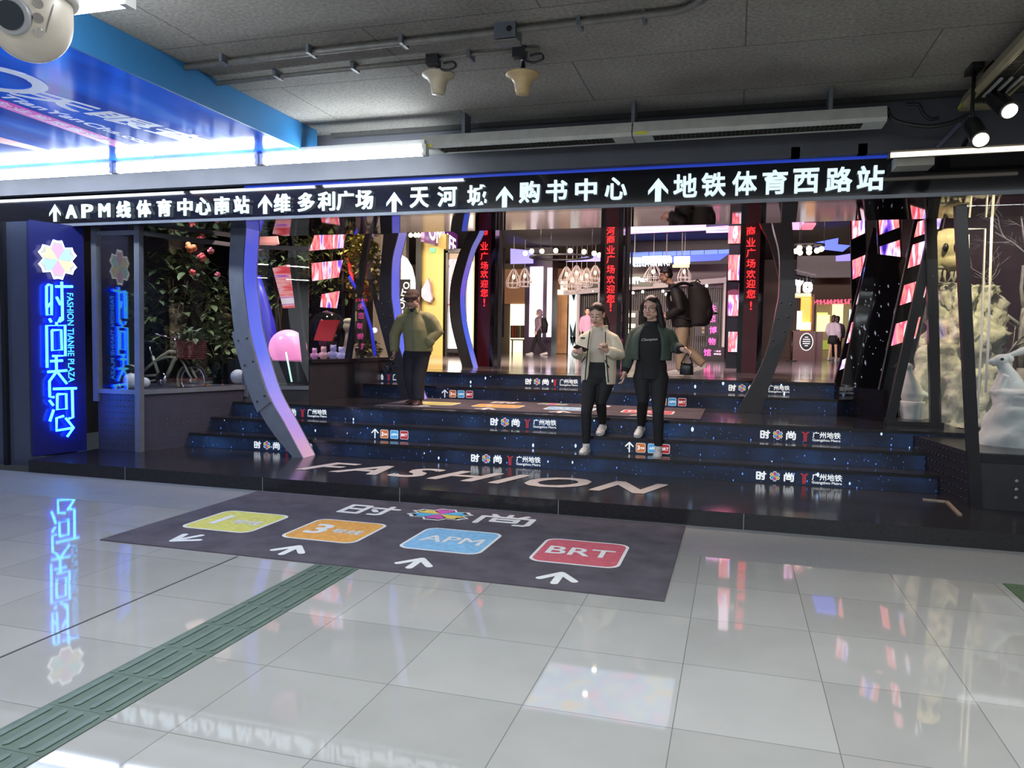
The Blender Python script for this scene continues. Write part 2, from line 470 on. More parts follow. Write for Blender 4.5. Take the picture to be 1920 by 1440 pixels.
def make_video(name, scale, stops, strength, seed=0.0, light=False):
    """a video wall showing running colour streaks"""
    m, nt, b, N, L = node_mat(name)
    tc = N('TexCoord'); mp = N('Mapping'); mp.inputs['Scale'].default_value = scale; mp.inputs['Location'].default_value = (seed, seed, seed); L(tc.outputs['Object'], mp.inputs[0])
    n = N('TexNoise'); n.inputs['Scale'].default_value = 1.0; n.inputs['Detail'].default_value = 3; L(mp.outputs[0], n.inputs['Vector'])
    r = N('ValToRGB'); ramp(r, stops); L(n.outputs['Fac'], r.inputs[0])
    L(r.outputs[0], b.inputs['Emission Color']); b.inputs['Emission Strength'].default_value = strength
    b.inputs['Base Color'].default_value = (0.02, 0.02, 0.02, 1); b.inputs['Roughness'].default_value = 0.2
    if not light: m.cycles.emission_sampling = 'NONE'
    return m
def make_carpet(name, c):
    m, nt, b, N, L = node_mat(name)
    tc = N('TexCoord'); n1 = N('TexNoise'); n1.inputs['Scale'].default_value = 300; L(tc.outputs['Object'], n1.inputs['Vector'])
    n2 = N('TexNoise'); n2.inputs['Scale'].default_value = 5; n2.inputs['Detail'].default_value = 6; L(tc.outputs['Object'], n2.inputs['Vector'])
    r1 = N('ValToRGB'); ramp(r1, [(0.3, tuple(v * .8 for v in c)), (0.7, tuple(v * 1.2 for v in c))]); L(n2.outputs['Fac'], r1.inputs[0])
    L(r1.outputs[0], b.inputs['Base Color']); b.inputs['Roughness'].default_value = 0.95; b.inputs['Specular IOR Level'].default_value = 0.1
    bp = N('Bump'); bp.inputs['Strength'].default_value = 0.4; bp.inputs['Distance'].default_value = 0.004; L(n1.outputs['Fac'], bp.inputs['Height']); L(bp.outputs[0], b.inputs['Normal'])
    return m

M_TILE = make_tiles(); M_CONC = make_concrete()
M_BLACKGR = make_granite('black_granite', (0.018, 0.018, 0.021), 0.16)
M_GREYGR = make_granite('grey_granite', (0.2, 0.21, 0.21), 0.45, 0.25)
M_STARS = make_stars()
M_MAT = make_carpet('purple_grey_mat', (0.082, 0.074, 0.088))
M_WHITE_PRINT = mat('white_print', (0.62, 0.63, 0.62), 0.8, noisy=0.1, scale=60)
M_YEL_PRINT = mat('yellow_print', (0.55, 0.52, 0.12), 0.85, noisy=0.18, scale=25)
M_ORA_PRINT = mat('orange_print', (0.62, 0.3, 0.06), 0.85, noisy=0.18, scale=25)
M_BLU_PRINT = mat('blue_print', (0.19, 0.4, 0.6), 0.85, noisy=0.18, scale=25)
M_RED_PRINT = mat('red_print', (0.47, 0.09, 0.12), 0.85, noisy=0.18, scale=25)
M_MAG = mat('magenta_print', (0.5, 0.08, 0.35), 0.7, noisy=0.05)
M_CYA = mat('cyan_print', (0.08, 0.4, 0.6), 0.7, noisy=0.05)
M_YEL = mat('yellow_star_print', (0.65, 0.5, 0.1), 0.7, noisy=0.05)
M_BLACK = mat('black_paint', (0.012, 0.012, 0.014), 0.35, noisy=0.1)
M_BLACKGLOSS = mat('black_gloss_panel', (0.008, 0.008, 0.011), 0.06, noisy=0.1)
M_MIRROR = mat('dark_mirror', (0.25, 0.24, 0.26), 0.03, metal=1.0, noisy=0.03, scale=2)
M_FRAME = mat('charcoal_frame', (0.016, 0.016, 0.02), 0.3, noisy=0.1)
M_GREYMETAL = mat('grey_painted_metal', (0.15, 0.17, 0.2), 0.38, metal=0.2, noisy=0.12, scale=8)
M_DARKMETAL = mat('dark_painted_metal', (0.04, 0.04, 0.048), 0.3, metal=0.2, noisy=0.12, scale=8)
M_STEEL = mat('steel', (0.45, 0.46, 0.48), 0.3, metal=0.9, noisy=0.05)
M_CHROME = mat('chrome', (0.8, 0.8, 0.82), 0.08, metal=1.0, noisy=0.02)
M_GLASS = glass('clear_glass', (0.93, 0.95, 0.96), 1.8)
M_GLASS_DARK = glass('tinted_glass', (0.62, 0.62, 0.68), 1.6)
M_WHITE = mat('white_plastic', (0.75, 0.74, 0.71), 0.4, noisy=0.05)
M_SIGN = mat('sign_white_light', (0.2, 0.22, .25), 0.4, emit=(0.74, 0.93, 1.0), strength=1.0)
M_LOGO = mat('logo_white', (0.7, 0.7, 0.7), 0.4, emit=(0.9, 0.97, 1.0), strength=0.6)
M_RIS_RED = mat('screen_red', (0.5, 0.05, 0.06), 0.4, emit=(0.6, 0.03, 0.05), strength=0.25)
M_RIS_ORA = mat('screen_orange', (0.6, 0.2, 0.06), 0.4, emit=(0.8, 0.22, 0.06), strength=0.3)
M_RIS_BLU = mat('screen_blue', (0.1, 0.36, 0.62), 0.4, emit=(0.1, 0.42, 0.85), strength=0.35)
M_RIS_MAG = mat('screen_magenta', (0.5, 0.06, 0.25), 0.4, emit=(0.7, 0.06, 0.35), strength=0.4)
M_RIS_YEL = mat('screen_yellow', (0.6, 0.45, 0.06), 0.4, emit=(0.85, 0.6, 0.08), strength=0.4)
M_RIS_DK = mat('screen_dark', (0.02, 0.02, 0.03), 0.4, noisy=0.05)
M_TUBE = mat('fluorescent_tube', (1, 1, 1), 0.4, emit=(0.86, 0.94, 1.0), strength=40, light=True)
M_NEON = mat('neon_cyan_tube', (0.2, 0.7, 1), 0.4, emit=(0.10, 0.78, 1.0), strength=2.6)
M_NEONBLUE = mat('neon_blue_glow', (0.02, 0.05, 0.5), 0.4, emit=(0.0, 0.03, 1.0), strength=16, light=True)
M_REDLED = mat('red_led', (0.6, 0.02, 0.02), 0.4, emit=(1.0, 0.022, 0.025), strength=2.4)

STOP_WARM = [(0.30, (0.02, 0.01, 0.25)), (0.38, (0.35, 0.12, 0.9)), (0.45, (1.0, 0.85, 0.95)), (0.52, (1.0, 0.05, 0.12)), (0.6, (1.0, 0.35, 0.3)), (0.68, (0.95, 0.1, 0.3)), (0.78, (1.0, 0.85, 0.8))]
M_VIDEO = make_video('red_video_glow', (9, 9, 1.6), STOP_WARM, 1.6)
M_VIDEO2 = make_video('pink_video_wall', (1.2, 6, 9), [(0.3, (0.5, 0.02, 0.05)), (0.45, (0.9, 0.1, 0.12)), (0.55, (1.0, 0.5, 0.5)), (0.62, (0.55, 0.1, 0.5)), (0.7, (0.9, 0.75, 0.85))], 0.9)
M_LEDCEIL = make_video('pink_ceiling_screen', (0.5, 1.5, 1), [(0.3, (0.3, 0.3, 1.0)), (0.48, (0.95, 0.6, 1.0)), (0.6, (1.0, 0.35, 0.75)), (0.75, (0.75, 0.85, 1.0))], 1.7, light=True)
M_LEDBLUE = mat('blue_light_band', (0.02, 0.03, 0.3), 0.4, emit=(0.06, 0.11, 1.0), strength=1.4, light=True)

# ------------------------------------------------------------------ floor, ceiling, walls
FY, Z0 = 6.33, 0.13                       # kerb line, platform height
STEP = [(7.85, 0.30), (8.14, 0.47), (8.44, 0.645), (10.2, 0.82), (10.85, 0.995)]   # riser y, tread height
ZT, ZU = 0.645, 0.995
struct(MB().box(-12, 9, -9, 5.42, -0.1, 0.0).build('floor', M_TILE))
struct(MB().box(-12, 9, 5.42, FY, -0.1, -0.0005).build('floor_border', M_GREYGR))
struct(MB().box(-3.187, -3.175, -3, 4.36, 0.0, 0.0012).build('trim_1', mat('expansion_joint', (0.03, 0.03, 0.03), 0.7, noisy=0.1)))
struct(MB().box(-12, 9, -9, 6.9, 3.5, 3.7).build('ceiling', M_CONC))
M_BULK = mat('bulkhead_paint', (0.07, 0.074, 0.09), 0.6, noisy=0.15, scale=3, bump=0.2)
struct(MB().box(-12, 9, 6.9, 7.15, 3.06, 3.7).build('wall_bulkhead', M_BULK))
struct(MB().box(-12, 9, -9.2, -9, 0, 3.7).build('wall_back', mat('concourse_wall', (0.45, 0.46, 0.48), 0.4, noisy=0.08)))
struct(MB().box(-12.2, -12, -9.2, 6.6, 0, 3.7).build('wall_left', mat('concourse_wall_grey', (0.3, 0.33, 0.38), 0.3, noisy=0.08)))
struct(MB().box(9, 9.2, -9.2, 8, 0, 3.7).build('wall_right', mat('concourse_wall_dark', (0.22, 0.21, 0.2), 0.4, noisy=0.08)))
# shadow gap line between ceiling and bulkhead
struct(MB().box(-3.9, 9, 6.84, 6.9, 3.46, 3.5).build('trim_2', mat('dark_gap', (0.05, 0.05, 0.05), 0.8, noisy=0.2)))

# tactile guide strip: green tiles with four raised bars each
M_TACT = mat('green_tactile_tile', (0.065, 0.1, 0.075), 0.6, noisy=0.2, scale=14)
ts = thing('tactile_paving', 'green tactile guide strip running to the purple-grey entrance mat', 'tactile paving', (-2.44, 2, 0))
m = MB(); g = MB()
x0, x1 = -2.595, -2.285; yy = -2.0
k = 0
while yy < 4.38:
    y1 = min(yy + 0.31, 4.38)
    m.box(x0, x1, yy + 0.002, y1, 0.0, 0.004)
    for i in range(4):
        cx = x0 + 0.04 + i * 0.0767
        pts = [(cx - .013, yy + .03), (cx, yy + .015), (cx + .013, yy + .03), (cx + .013, y1 - .03), (cx, y1 - .015), (cx - .013, y1 - .03)]
        g.prism(pts, 0.004, 0.0085)
    yy += 0.31
m.build('tile_row', M_TACT, ts)
g.build('raised_bar', mat('green_tactile_bar', (0.075, 0.115, 0.088), 0.45, noisy=0.15, scale=14), ts)
tag(MB().box(1.66, 3.2, 2.5, 5.42, 0.0, 0.006).build('tactile_strip', mat('grass_green_strip', (0.05, 0.09, 0.045), 0.8, noisy=0.4, scale=60, bump=0.4)),
    'dark green textured strip on the floor at the right edge', 'tactile paving')

# ------------------------------------------------------------------ entrance mat
def badge(mb, cx, cy, z, w, h, body, mi_bg, mi_w, small=None, M=None):
    F = M or frame((cx, cy, z), (1, 0, 0), (0, 1, 0))
    flat(mb, rrect(w, h, .09 * w / .6), F, mi_w, 0.0); flat(mb, rrect(w * .93, h * .93, .075 * w / .6), F, mi_bg, 0.001)
    if small:
        put_text(mb, body, F @ Matrix.Translation((-w * .22, 0, .002)), hei=h * .46, bold=.03, mi=mi_w)
        put_text(mb, small, F @ Matrix.Translation((w * .17, -h * .03, .002)), wid=w * .42, bold=.03, mi=mi_w)
    else:
        put_text(mb, body, F @ Matrix.Translation((0, 0, .002)), wid=w * .76, bold=.018, mi=mi_w)
def arrow(mb, cx, cy, z, s, mi, ang=0, wd=.055, stem=1.0):
    F = frame((cx, cy, z), (math.cos(ang), math.sin(ang), 0), (-math.sin(ang), math.cos(ang), 0))
    strokes(mb, [[(-.55 * s, -.25 * s), (0, .45 * s), (.55 * s, -.25 * s)], [(0, .4 * s), (0, -.6 * s * stem)]], F, wd, mi)
SHI = [[(-.42, .36), (-.42, -.4), (-.08, -.4), (-.08, .36), (-.42, .36)], [(-.42, 0), (-.08, 0)], [(.04, .22), (.5, .22)], [(.33, .44), (.33, -.36), (.28, -.42), (.16, -.42)], [(.1, .02), (.19, -.14)]]
SHANG = [[(0, .46), (0, .2)], [(-.3, .42), (-.2, .24)], [(.3, .42), (.2, .24)], [(-.44, -.45), (-.44, .2), (.44, .2), (.44, -.36), (.38, -.45), (.24, -.45)], [(-.2, .02), (-.2, -.24), (.2, -.24), (.2, .02), (-.2, .02)]]
def sc2(lines, s, sx=1.0): return [[(p[0] * s * sx, p[1] * s) for p in l] for l in lines]
def entrance_mat(x0, x1, y0, y1, z, label, kx, ky):
    t = thing('floor_mat', label, 'mat', ((x0 + x1) / 2, (y0 + y1) / 2, z))
    MB().box(x0, x1, y0, y1, z, z + .009).build('carpet', M_MAT, t)
    mats = [M_WHITE_PRINT, M_YEL_PRINT, M_ORA_PRINT, M_BLU_PRINT, M_RED_PRINT]
    h = y1 - y0; zz = z + .0105
    for i, (cx, body, sm) in enumerate(((-3.78, '1', '号线'), (-2.9, '3', '号线'), (-1.96, 'APM', None), (-1.0, 'BRT', None))):
        cx = x0 + (cx + 4.35) * (x1 - x0) / 4.0
        cy = y0 + h * (.42 + .015 * (i > 1)); b = MB()
        badge(b, cx, cy, zz, .62, .33 * h, body, i + 1, 0, sm)
        o = b.build('line_badge', mats, t)
        b = MB(); arrow(b, cx - .02, y0 + h * .115, zz, .2, 0, PI * .86 if i == 0 else 0, .05)
        b.build('arrow_print', M_WHITE_PRINT, t)
    b = MB(); cy = y0 + h * .83; c0 = x0 + 1.98
    F = frame((c0 - .62, cy - .05, zz), (1, 0, 0), (0, 1, 0)); strokes(b, sc2(SHI, .19 * h, 1.35), F, .05, 0)
    F = frame((c0 + .6, cy, zz), (1, 0, 0), (0, 1, 0)); strokes(b, sc2(SHANG, .19 * h, 1.35), F, .05, 0)
    b.build('plaza_lettering', M_WHITE_PRINT, t)
    b = MB(); F = frame((c0 + .02, cy, zz), (1.25, 0, 0), (0, 1, 0)); F = F @ Matrix.Diagonal((1.35, 1, 1, 1)); star(b, F, .115 * h, (0, 1, 2, 3, 4))
    b.build('star_emblem', [M_WHITE_PRINT, M_BLACK, M_MAG, M_CYA, M_YEL], t)
    return t
entrance_mat(-4.35, -.35, 4.38, 6.27, 0.0, 'large purple-grey entrance mat with four coloured line badges on white tiles', 1, 1)
entrance_mat(-4.3, -.35, 8.62, 10.05, ZT, 'brown-lit mat with line badges lying on the stair landing', 1, 1)

# ------------------------------------------------------------------ staircase
st = thing('staircase', 'black granite entrance steps with starry blue screen faces', 'stairs', (-2.3, 7.5, 0))
XL, XR = -6.5, 1.95
MB().box(-7.22, 5.95, FY, 7.85, 0, Z0).build('bottom_platform', M_BLACKGR, st)
m = MB()
for gx in (-5.96, -4.34, -2.9, -1.42, 0.1, 2.15): m.box(gx, gx + .004, FY - .0008, FY, 0, Z0)
m.build('kerb_joint', mat('joint_grey', (0.3, 0.3, 0.3), 0.7, noisy=0.1), st)
zs = [Z0] + [s[1] for s in STEP]; ys = [s[0] for s in STEP] + [11.6]
for i in range(5):
    y0, y1 = ys[i], ys[i + 1]
    xr = XR + .3 if i < 3 else 2.6
    xl = XL if i < 3 else -6.6
    tr = MB(); tr.box(xl, xr, y0 + .012, y1 + .05, 0, zs[i + 1] - .035); tr.build('step_block', M_BLACK, st)
    # tread slab with a slim rounded nose hanging over the face
    t_ = MB(); t_.box(xl, xr, y0 - .018, y1 + .05, zs[i + 1] - .032, zs[i + 1]); t_.build('tread', M_BLACKGR, st)
    f_ = MB(); f_.box(xl, xr, y0, y0 + .012, zs[i], zs[i + 1] - .034); f_.build('star_screen', M_STARS, st)
def riser_logo(px, i, s=1.0):
    y = ys[i] - .003; c = W(px, 800, y=y); z = (zs[i] + zs[i + 1] - .034) / 2
    h = (zs[i + 1] - zs[i] - .034) * .66
    F = frame((c.x, y, z), (1, 0, 0), (0, 0, 1)); b = MB()
    T = Matrix.Translation
    strokes(b, sc2(SHI, h * .95, 1.05), F @ T((-.345, 0, 0)), .015, 0)
    strokes(b, sc2(SHANG, h * .95, 1.05), F @ T((-.085, 0, 0)), .015, 0)
    b.build('plaza_lettering', M_LOGO, st); b = MB()
    put_text(b, '广州地铁', F @ T((.26, .018, 0)), wid=.27, bold=.02, mi=0)
    put_text(b, 'Guangzhou Metro', F @ T((.26, -.038, 0)), wid=.27, bold=.01, mi=0, res=2)
    b.build('metro_lettering', M_LOGO, st); b = MB()
    strokes(b, [[(-.028, .04), (-.01, .03), (-.008, -.05)], [(.028, .04), (.01, .03), (.008, -.05)]], F @ T((.055, 0, 0)), .014, 0)
    b.build('metro_mark', M_RIS_RED, st); b = MB()
    star(b, F @ T((-.215, 0, .0005)), h * .56, (0, 4, 1, 2, 3))
    b.build('star_emblem', [M_LOGO, M_RIS_MAG, M_RIS_BLU, M_RIS_YEL, M_RIS_DK], st)
def riser_badges(px, i):
    y = ys[i] - .003; c = W(px, 800, y=y); z = (zs[i] + zs[i + 1] - .034) / 2
    h = (zs[i + 1] - zs[i] - .034) * .74
    b = MB(); T = Matrix.Translation
    F = frame((c.x, y, z), (1, 0, 0), (0, 0, 1))
    strokes(b, [[(-.04, .01), (0, .05), (.04, .01)], [(0, .045), (0, -.05)]], F @ T((-.225, 0, 0)), .014, 0)
    b.build('step_arrow', M_LOGO, st)
    for k, (bd, sm, mi) in enumerate((('3', '号线', 4), ('APM', None, 2), ('BRT', None, 1))):
        b = MB(); badge(b, 0, 0, 0, h, h, bd, mi, 0, sm, F @ T((-.105 + k * .127, 0, 0)))
        b.build('step_badge', [M_LOGO, M_RIS_RED, M_RIS_BLU, M_RIS_YEL, M_RIS_ORA], st)
for px, i in ((530, 0), (948, 0), (1500, 0), (560, 2), (980, 2), (1500, 2), (722, 4), (1032, 4), (1420, 4)): riser_logo(px, i)
for px, i in ((736, 1), (1221, 1), (861, 3), (1256, 3)): riser_badges(px, i)
# FASHION across the platform
b = MB(); put_text(b, 'FASHION', frame((-2.44, 7.11, Z0 + .002), (1, 0, 0), (0, 1, 0)), wid=3.72, hei=.56, bold=.03, shear=.35, spacing=1.25)
b.build('fashion_lettering', mat('painted_letters', (0.33, 0.325, 0.315), 0.6, noisy=0.1, scale=20), st)
# upper hall floor
M_MALLFLOOR = mat('polished_hall_floor', (0.22, 0.19, 0.19), 0.1, noisy=0.15, scale=2)
struct(MB().box(-16, 13, 11.6, 46, ZU - .1, ZU).build('floor_hall', M_MALLFLOOR))
T = Matrix.Translation
def Wp(px, py, P0, n):
    """photo pixel on the plane through P0 with normal n"""
    d = ray(px, py); o = Vector((0, 0, CAM_H)); n = Vector(n)
    return o + d * ((Vector(P0) - o).dot(n) / d.dot(n))

# ------------------------------------------------------------------ direction sign over the entrance
fy = 7.0
sg = thing('direction_sign', 'long black overhead sign with glowing white station and mall names', 'sign', (-3, fy, 2.71))
MB().box(-9.6, 4.6, fy, 7.14, 2.71, 3.06).build('board', M_BLACKGLOSS, sg)
MB().box(-9.6, 4.6, fy - .012, fy, 2.705, 2.735).build('lower_edge_trim', M_GREYMETAL, sg)
MB().box(-5.0, 1.3, fy - .006, fy, 3.035, 3.06).build('blue_edge_light', mat('blue_edge', (0.01, 0.03, 0.3), 0.4, emit=(0.02, 0.08, 0.9), strength=0.35), sg)
def sign_arrow(px, py, h):
    c = W(px, py, y=fy - .02); b = MB(); F = frame(c, (1, 0, 0), (0, 0, 1)); w_ = h * .42
    pts = [(0, .5 * h), (w_, .02 * h), (w_, -.14 * h), (.075, .13 * h), (.04, .17 * h), (.04, -.5 * h), (-.04, -.5 * h), (-.04, .17 * h), (-.075, .13 * h), (-w_, -.14 * h), (-w_, .02 * h)]
    pts = [(p[0] * h / .22, p[1]) if abs(p[0]) < .1 and abs(p[0]) != w_ else p for p in pts]
    # head and stem as two clean outlines
    flat(b, [(0, .5 * h), (-w_, -.02 * h), (-w_, -.2 * h), (0, .22 * h)], F); flat(b, [(0, .5 * h), (0, .22 * h), (w_, -.2 * h), (w_, -.02 * h)], F)
    flat(b, [(-.13 * h, .3 * h), (-.13 * h, -.5 * h), (.13 * h, -.5 * h), (.13 * h, .3 * h)], F)
    b.build('arrow', M_SIGN, sg)
def sign_word(chars, h):
    b = MB()
    for ch, px, py in chars:
        c = W(px, py, y=fy - .02)
        narrow = ch in 'APM'
        put_text(b, ch, frame(c, (1, 0, 0), (0, 0, 1)), hei=h * (.82 if narrow else 1.0), wid=(h * .82 if narrow else h), bold=.026, ext=.018)
    b.build('lettering', M_SIGN, sg)
def yl(px): return 398.5 - (px - 100) * .0405
sign_arrow(103, 399, .2)
sign_word([(c, x, yl(x)) for c, x in zip('APM线体育中心南站', (135, 165, 197, 233, 271, 309, 348, 382, 417, 454))], .185)
sign_arrow(497, 383, .2)
sign_word([(c, x, yl(x)) for c, x in zip('维多利广场', (530, 575, 613, 648, 684))], .19)
sign_arrow(739, 379, .2)
sign_word([(c, x, yl(x)) for c, x in zip('天河城', (787, 839, 895))], .195)
sign_arrow(946, 369, .2)
sign_word([(c, x, yl(x) - 2) for c, x in zip('购书中心', (993, 1044, 1099, 1155))], .2)
sign_arrow(1234, 356, .21)
sign_word([(c, x, yl(x) - 2) for c, x in zip('地铁体育西路站', (1285, 1338, 1396, 1453, 1511, 1573, 1632))], .205)
# mirror soffit behind the sign
struct(MB().box(-9.6, 4.6, 7.14, 8.2, 2.71, 2.76).build('trim_3', M_MIRROR))
struct(MB().box(-9.6, 4.6, 7.15, 8.2, 2.76, 4.5).build('wall_soffit', M_BLACK))
# conduits along the top of the sign
p1 = tag(MB().tube([(-9, 6.97, 3.12), (-3, 6.97, 3.105), (2.2, 6.97, 3.11)], .017).tube([(-9, 6.93, 3.085), (2.2, 6.93, 3.08)], .012).build('conduit_run', M_GREYMETAL),
         'pair of thin grey conduits running along the top of the black sign', 'conduit')
cl = MB()
for px in (1490, 1615): 
    c = W(px, 318, y=6.94); cl.box(c.x - .035, c.x + .035, 6.9, 6.985, 3.06, 3.14)
cl.build('clip', M_GREYMETAL, p1)

# ------------------------------------------------------------------ left wall panel and neon pillar sign
struct(MB().box(-12, -7.36, 6.62, 7.1, 0, 2.71).build('wall_left_panel', mat('blue_grey_panel', (0.12, 0.14, 0.2), 0.18, metal=0.4, noisy=0.1, scale=2)))
struct(MB().box(-7.86, -7.80, 6.58, 6.64, 0, 2.71).build('trim_4', M_BLACK))
A = Vector((-7.38, 6.53, 0)); B = Vector((-7.24, 7.12, 0)); pd = (B - A).normalized(); pn = Vector((pd.y, -pd.x, 0))   # faces the stairs
ps = thing('neon_sign', 'tall blue glowing neon plaza sign with bright star on dark pillar', 'sign', (-7.25, 6.8, Z0))
poly = [(A.x, A.y), (B.x, B.y), (B.x - .3, B.y + .2), (A.x - .3, A.y + .2)]
MB().prism(poly, Z0, 2.71).build('pillar_panel', mat('deep_blue_panel', (0.012, 0.016, 0.12), 0.25, noisy=0.05), ps)
def neon_pt(cx, cy, off):  # coordinates on the sign's drawing, three units to a photo pixel
    return Wp(cx / 3, 400 + cy / 3, A + pn * off, pn)
NEON = [[(272, 402), (290, 402), (290, 572), (265, 572), (262, 520), (262, 410), (272, 402)], [(264, 530), (290, 500)],
        [(312, 412), (408, 412)], [(347, 385), (352, 600), (336, 608)], [(318, 470), (340, 515)], [(278, 592), (288, 612)], [(342, 585), (330, 612)],
        [(265, 868), (262, 632), (366, 630), (368, 800), (296, 803)], [(292, 658), (344, 656), (348, 768), (294, 772), (292, 658)], [(318, 612), (318, 632)],
        [(284, 832), (352, 828)], [(316, 803), (318, 885)], [(268, 892), (376, 884)], [(318, 890), (278, 945), (280, 1032), (304, 1034)], [(322, 892), (376, 958)],
        [(300, 988), (430, 984)], [(406, 986), (410, 1148), (388, 1154)], [(322, 1018), (372, 1016), (374, 1100), (322, 1104), (322, 1018)],
        [(278, 1052), (300, 1080)], [(302, 1104), (280, 1170)], [(358, 1140), (318, 1152), (318, 1222), (414, 1206)], [(370, 1152), (414, 1206), (378, 1256)]]
m = MB(); hb = MB()
for ln in NEON:
    m.tube([neon_pt(a, b_, .055) for a, b_ in ln], .0135, 8)
    hb.tube([neon_pt(a, b_, .043) for a, b_ in ln], .016, 6)
m.build('neon_lettering', M_NEON, ps); hb.build('blue_back_light', M_NEONBLUE, ps)
b = MB()
c = neon_pt(398, 700, .03); Ft = frame(c, (0, 0, -1), pd)
a_, e_ = neon_pt(392, 450, .03), neon_pt(404, 952, .03)
put_text(b, 'FASHION TIANHE PLAZA', Ft, wid=(a_ - e_).length, hei=.075, bold=.02)
b.build('side_lettering', mat('blue_lettering', (0.1, 0.4, 1), 0.4, emit=(0.05, 0.45, 1.0), strength=1.6), ps)
b = MB(); c = Wp(108.5, 487, A + pn * .05, pn); F = frame(c, pd, (0, 0, 1))
star(b, F, .225, (0, 1, 2, 3, 4))
b.build('star_emblem', [mat('star_rim', (.3, .3, .3), 0.4, emit=(1, 1, 1), strength=1.8), mat('star_gap', (.1, .1, .1), 0.4, emit=(.8, .85, .95), strength=.8), mat('star_pink', (.1, .1, .1), 0.4, emit=(1, .55, .85), strength=1.0),
                        mat('star_cyan', (.1, .1, .1), 0.4, emit=(.55, .95, 1), strength=1.0), mat('star_yellow', (.1, .1, .1), 0.4, emit=(1, .93, .6), strength=1.0)], ps)

# ------------------------------------------------------------------ left glazed display case
lc = thing('display_case', 'left glazed display case with studded base beside the steps', 'display case', (-6.9, 7.8, Z0))
P = [(-7.19, 7.24), (-6.6, 7.24), (-6.15, 8.62), (-5.42, 8.95)]
zb = .80; zt = 2.71
base = MB(); 
base.prism([P[0], P[1], (P[2][0], P[2][1]), (-6.5, 9.5), (-8.0, 9.0), (-7.5, 7.6)], Z0, zb); base.build('plinth', mat('plinth_blue_grey', (.05, .052, .078), .4, metal=.2, noisy=.1, scale=8), lc)
bs = MB(); bs.prism([P[2], P[3], (-5.5, 9.8), (-6.4, 9.6)], ZT, .86); bs.build('inner_plinth', M_DARKMETAL, lc)
s_ = MB()
for i in range(10):
    for j in range(9):
        s_.ell((P[0][0] + .05 + i * .055, 7.238, Z0 + .1 + j * .07), (.009, .008, .009), nu=8, nv=5)
d_ = Vector((P[2][0] - P[1][0], P[2][1] - P[1][1], 0)); L_ = d_.length; d_.normalize()
for i in range(20):
    for j in range(9):
        q = Vector((P[1][0], P[1][1], 0)) + d_ * (.06 + i * .07) + Vector((0, 0, Z0 + .08 + j * .07)); s_.ell(q, .008, nu=6, nv=4)
s_.build('stud_row', mat('plinth_blue_grey', (.03, .031, .045), .4), lc)
fr = MB()
for p, tp in ((P[0], P[0]), (P[1], (P[1][0] + .02, P[1][1])), (P[2], P[2])):
    fr.bar((p[0], p[1], Z0 if p is P[1] else zb - .1), (tp[0], tp[1], zt), .07, .07, up=(0, 1, 0))
for a, b_ in ((0, 1), (1, 2), (2, 3)):
    for z in (zb + .02, zt - .06): fr.bar((*P[a], z), (*P[b_], z), .05, .05)
fr.build('frame', M_GREYMETAL, lc)
for a, b_ in ((0, 1), (1, 2), (2, 3)): MB().pane((*P[a], zb), (*P[b_], zb), (*P[b_], zt), (*P[a], zt), .008).build('glass_pane', M_GLASS, lc)
struct(MB().box(-9.4, -9.3, 6.9, 13.6, 0, 4.5).build('wall_case_left', mat('case_back_black', (0.02, 0.02, 0.022), 0.5, noisy=0.2)))
struct(MB().box(-9.3, -6.3, 11.9, 12.0, 0, 4.5).build('wall_case_back', mat('case_back_black', (0.02, 0.02, 0.022), 0.5)))

# second left case with leaning posts, along the landing
lc2 = thing('display_case', 'left inner display case with leaning black posts and coloured lights', 'display case', (-5.6, 10, ZT))
Q = [(-5.42, 8.97), (-5.25, 9.9), (-5.3, 10.8), (-5.2, 11.7)]
MB().prism([Q[0], Q[1], Q[2], Q[3], (-8.6, 11.7), (-8.6, 9.9)], ZT, 1.16).build('plinth', M_DARKMETAL, lc2)
fr = MB()
def lean(px0, py0, px1, py1, y0, y1, wd, mb): mb.bar(W(px0, py0, y=y0), W(px1, py1, y=y1), wd, wd, up=(0, 1, 0))
lean(543, 425, 577, 722, 9.0, 8.98, .06, fr)
lean(692, 432, 650, 690, 10.2, 10.0, .08, fr); lean(688, 500, 735, 676, 10.7, 10.7, .06, fr); lean(645, 432, 642, 690, 11, 11, .04, fr)
lean(735, 440, 704, 560, 11.6, 11.6, .05, fr)
fr.build('leaning_post', M_FRAME, lc2)
for a, b_ in ((0, 1), (1, 2), (2, 3)): MB().pane((*Q[a], 1.16), (*Q[b_], 1.16), (*Q[b_], 3.6), (*Q[a], 3.6), .008).build('glass_pane', M_GLASS, lc2)
r_ = MB()
for a, b_ in ((0, 1), (1, 2), (2, 3)): r_.bar((*Q[a], 1.17), (*Q[b_], 1.17), .06, .05)
r_.build('bottom_rail', M_FRAME, lc2)

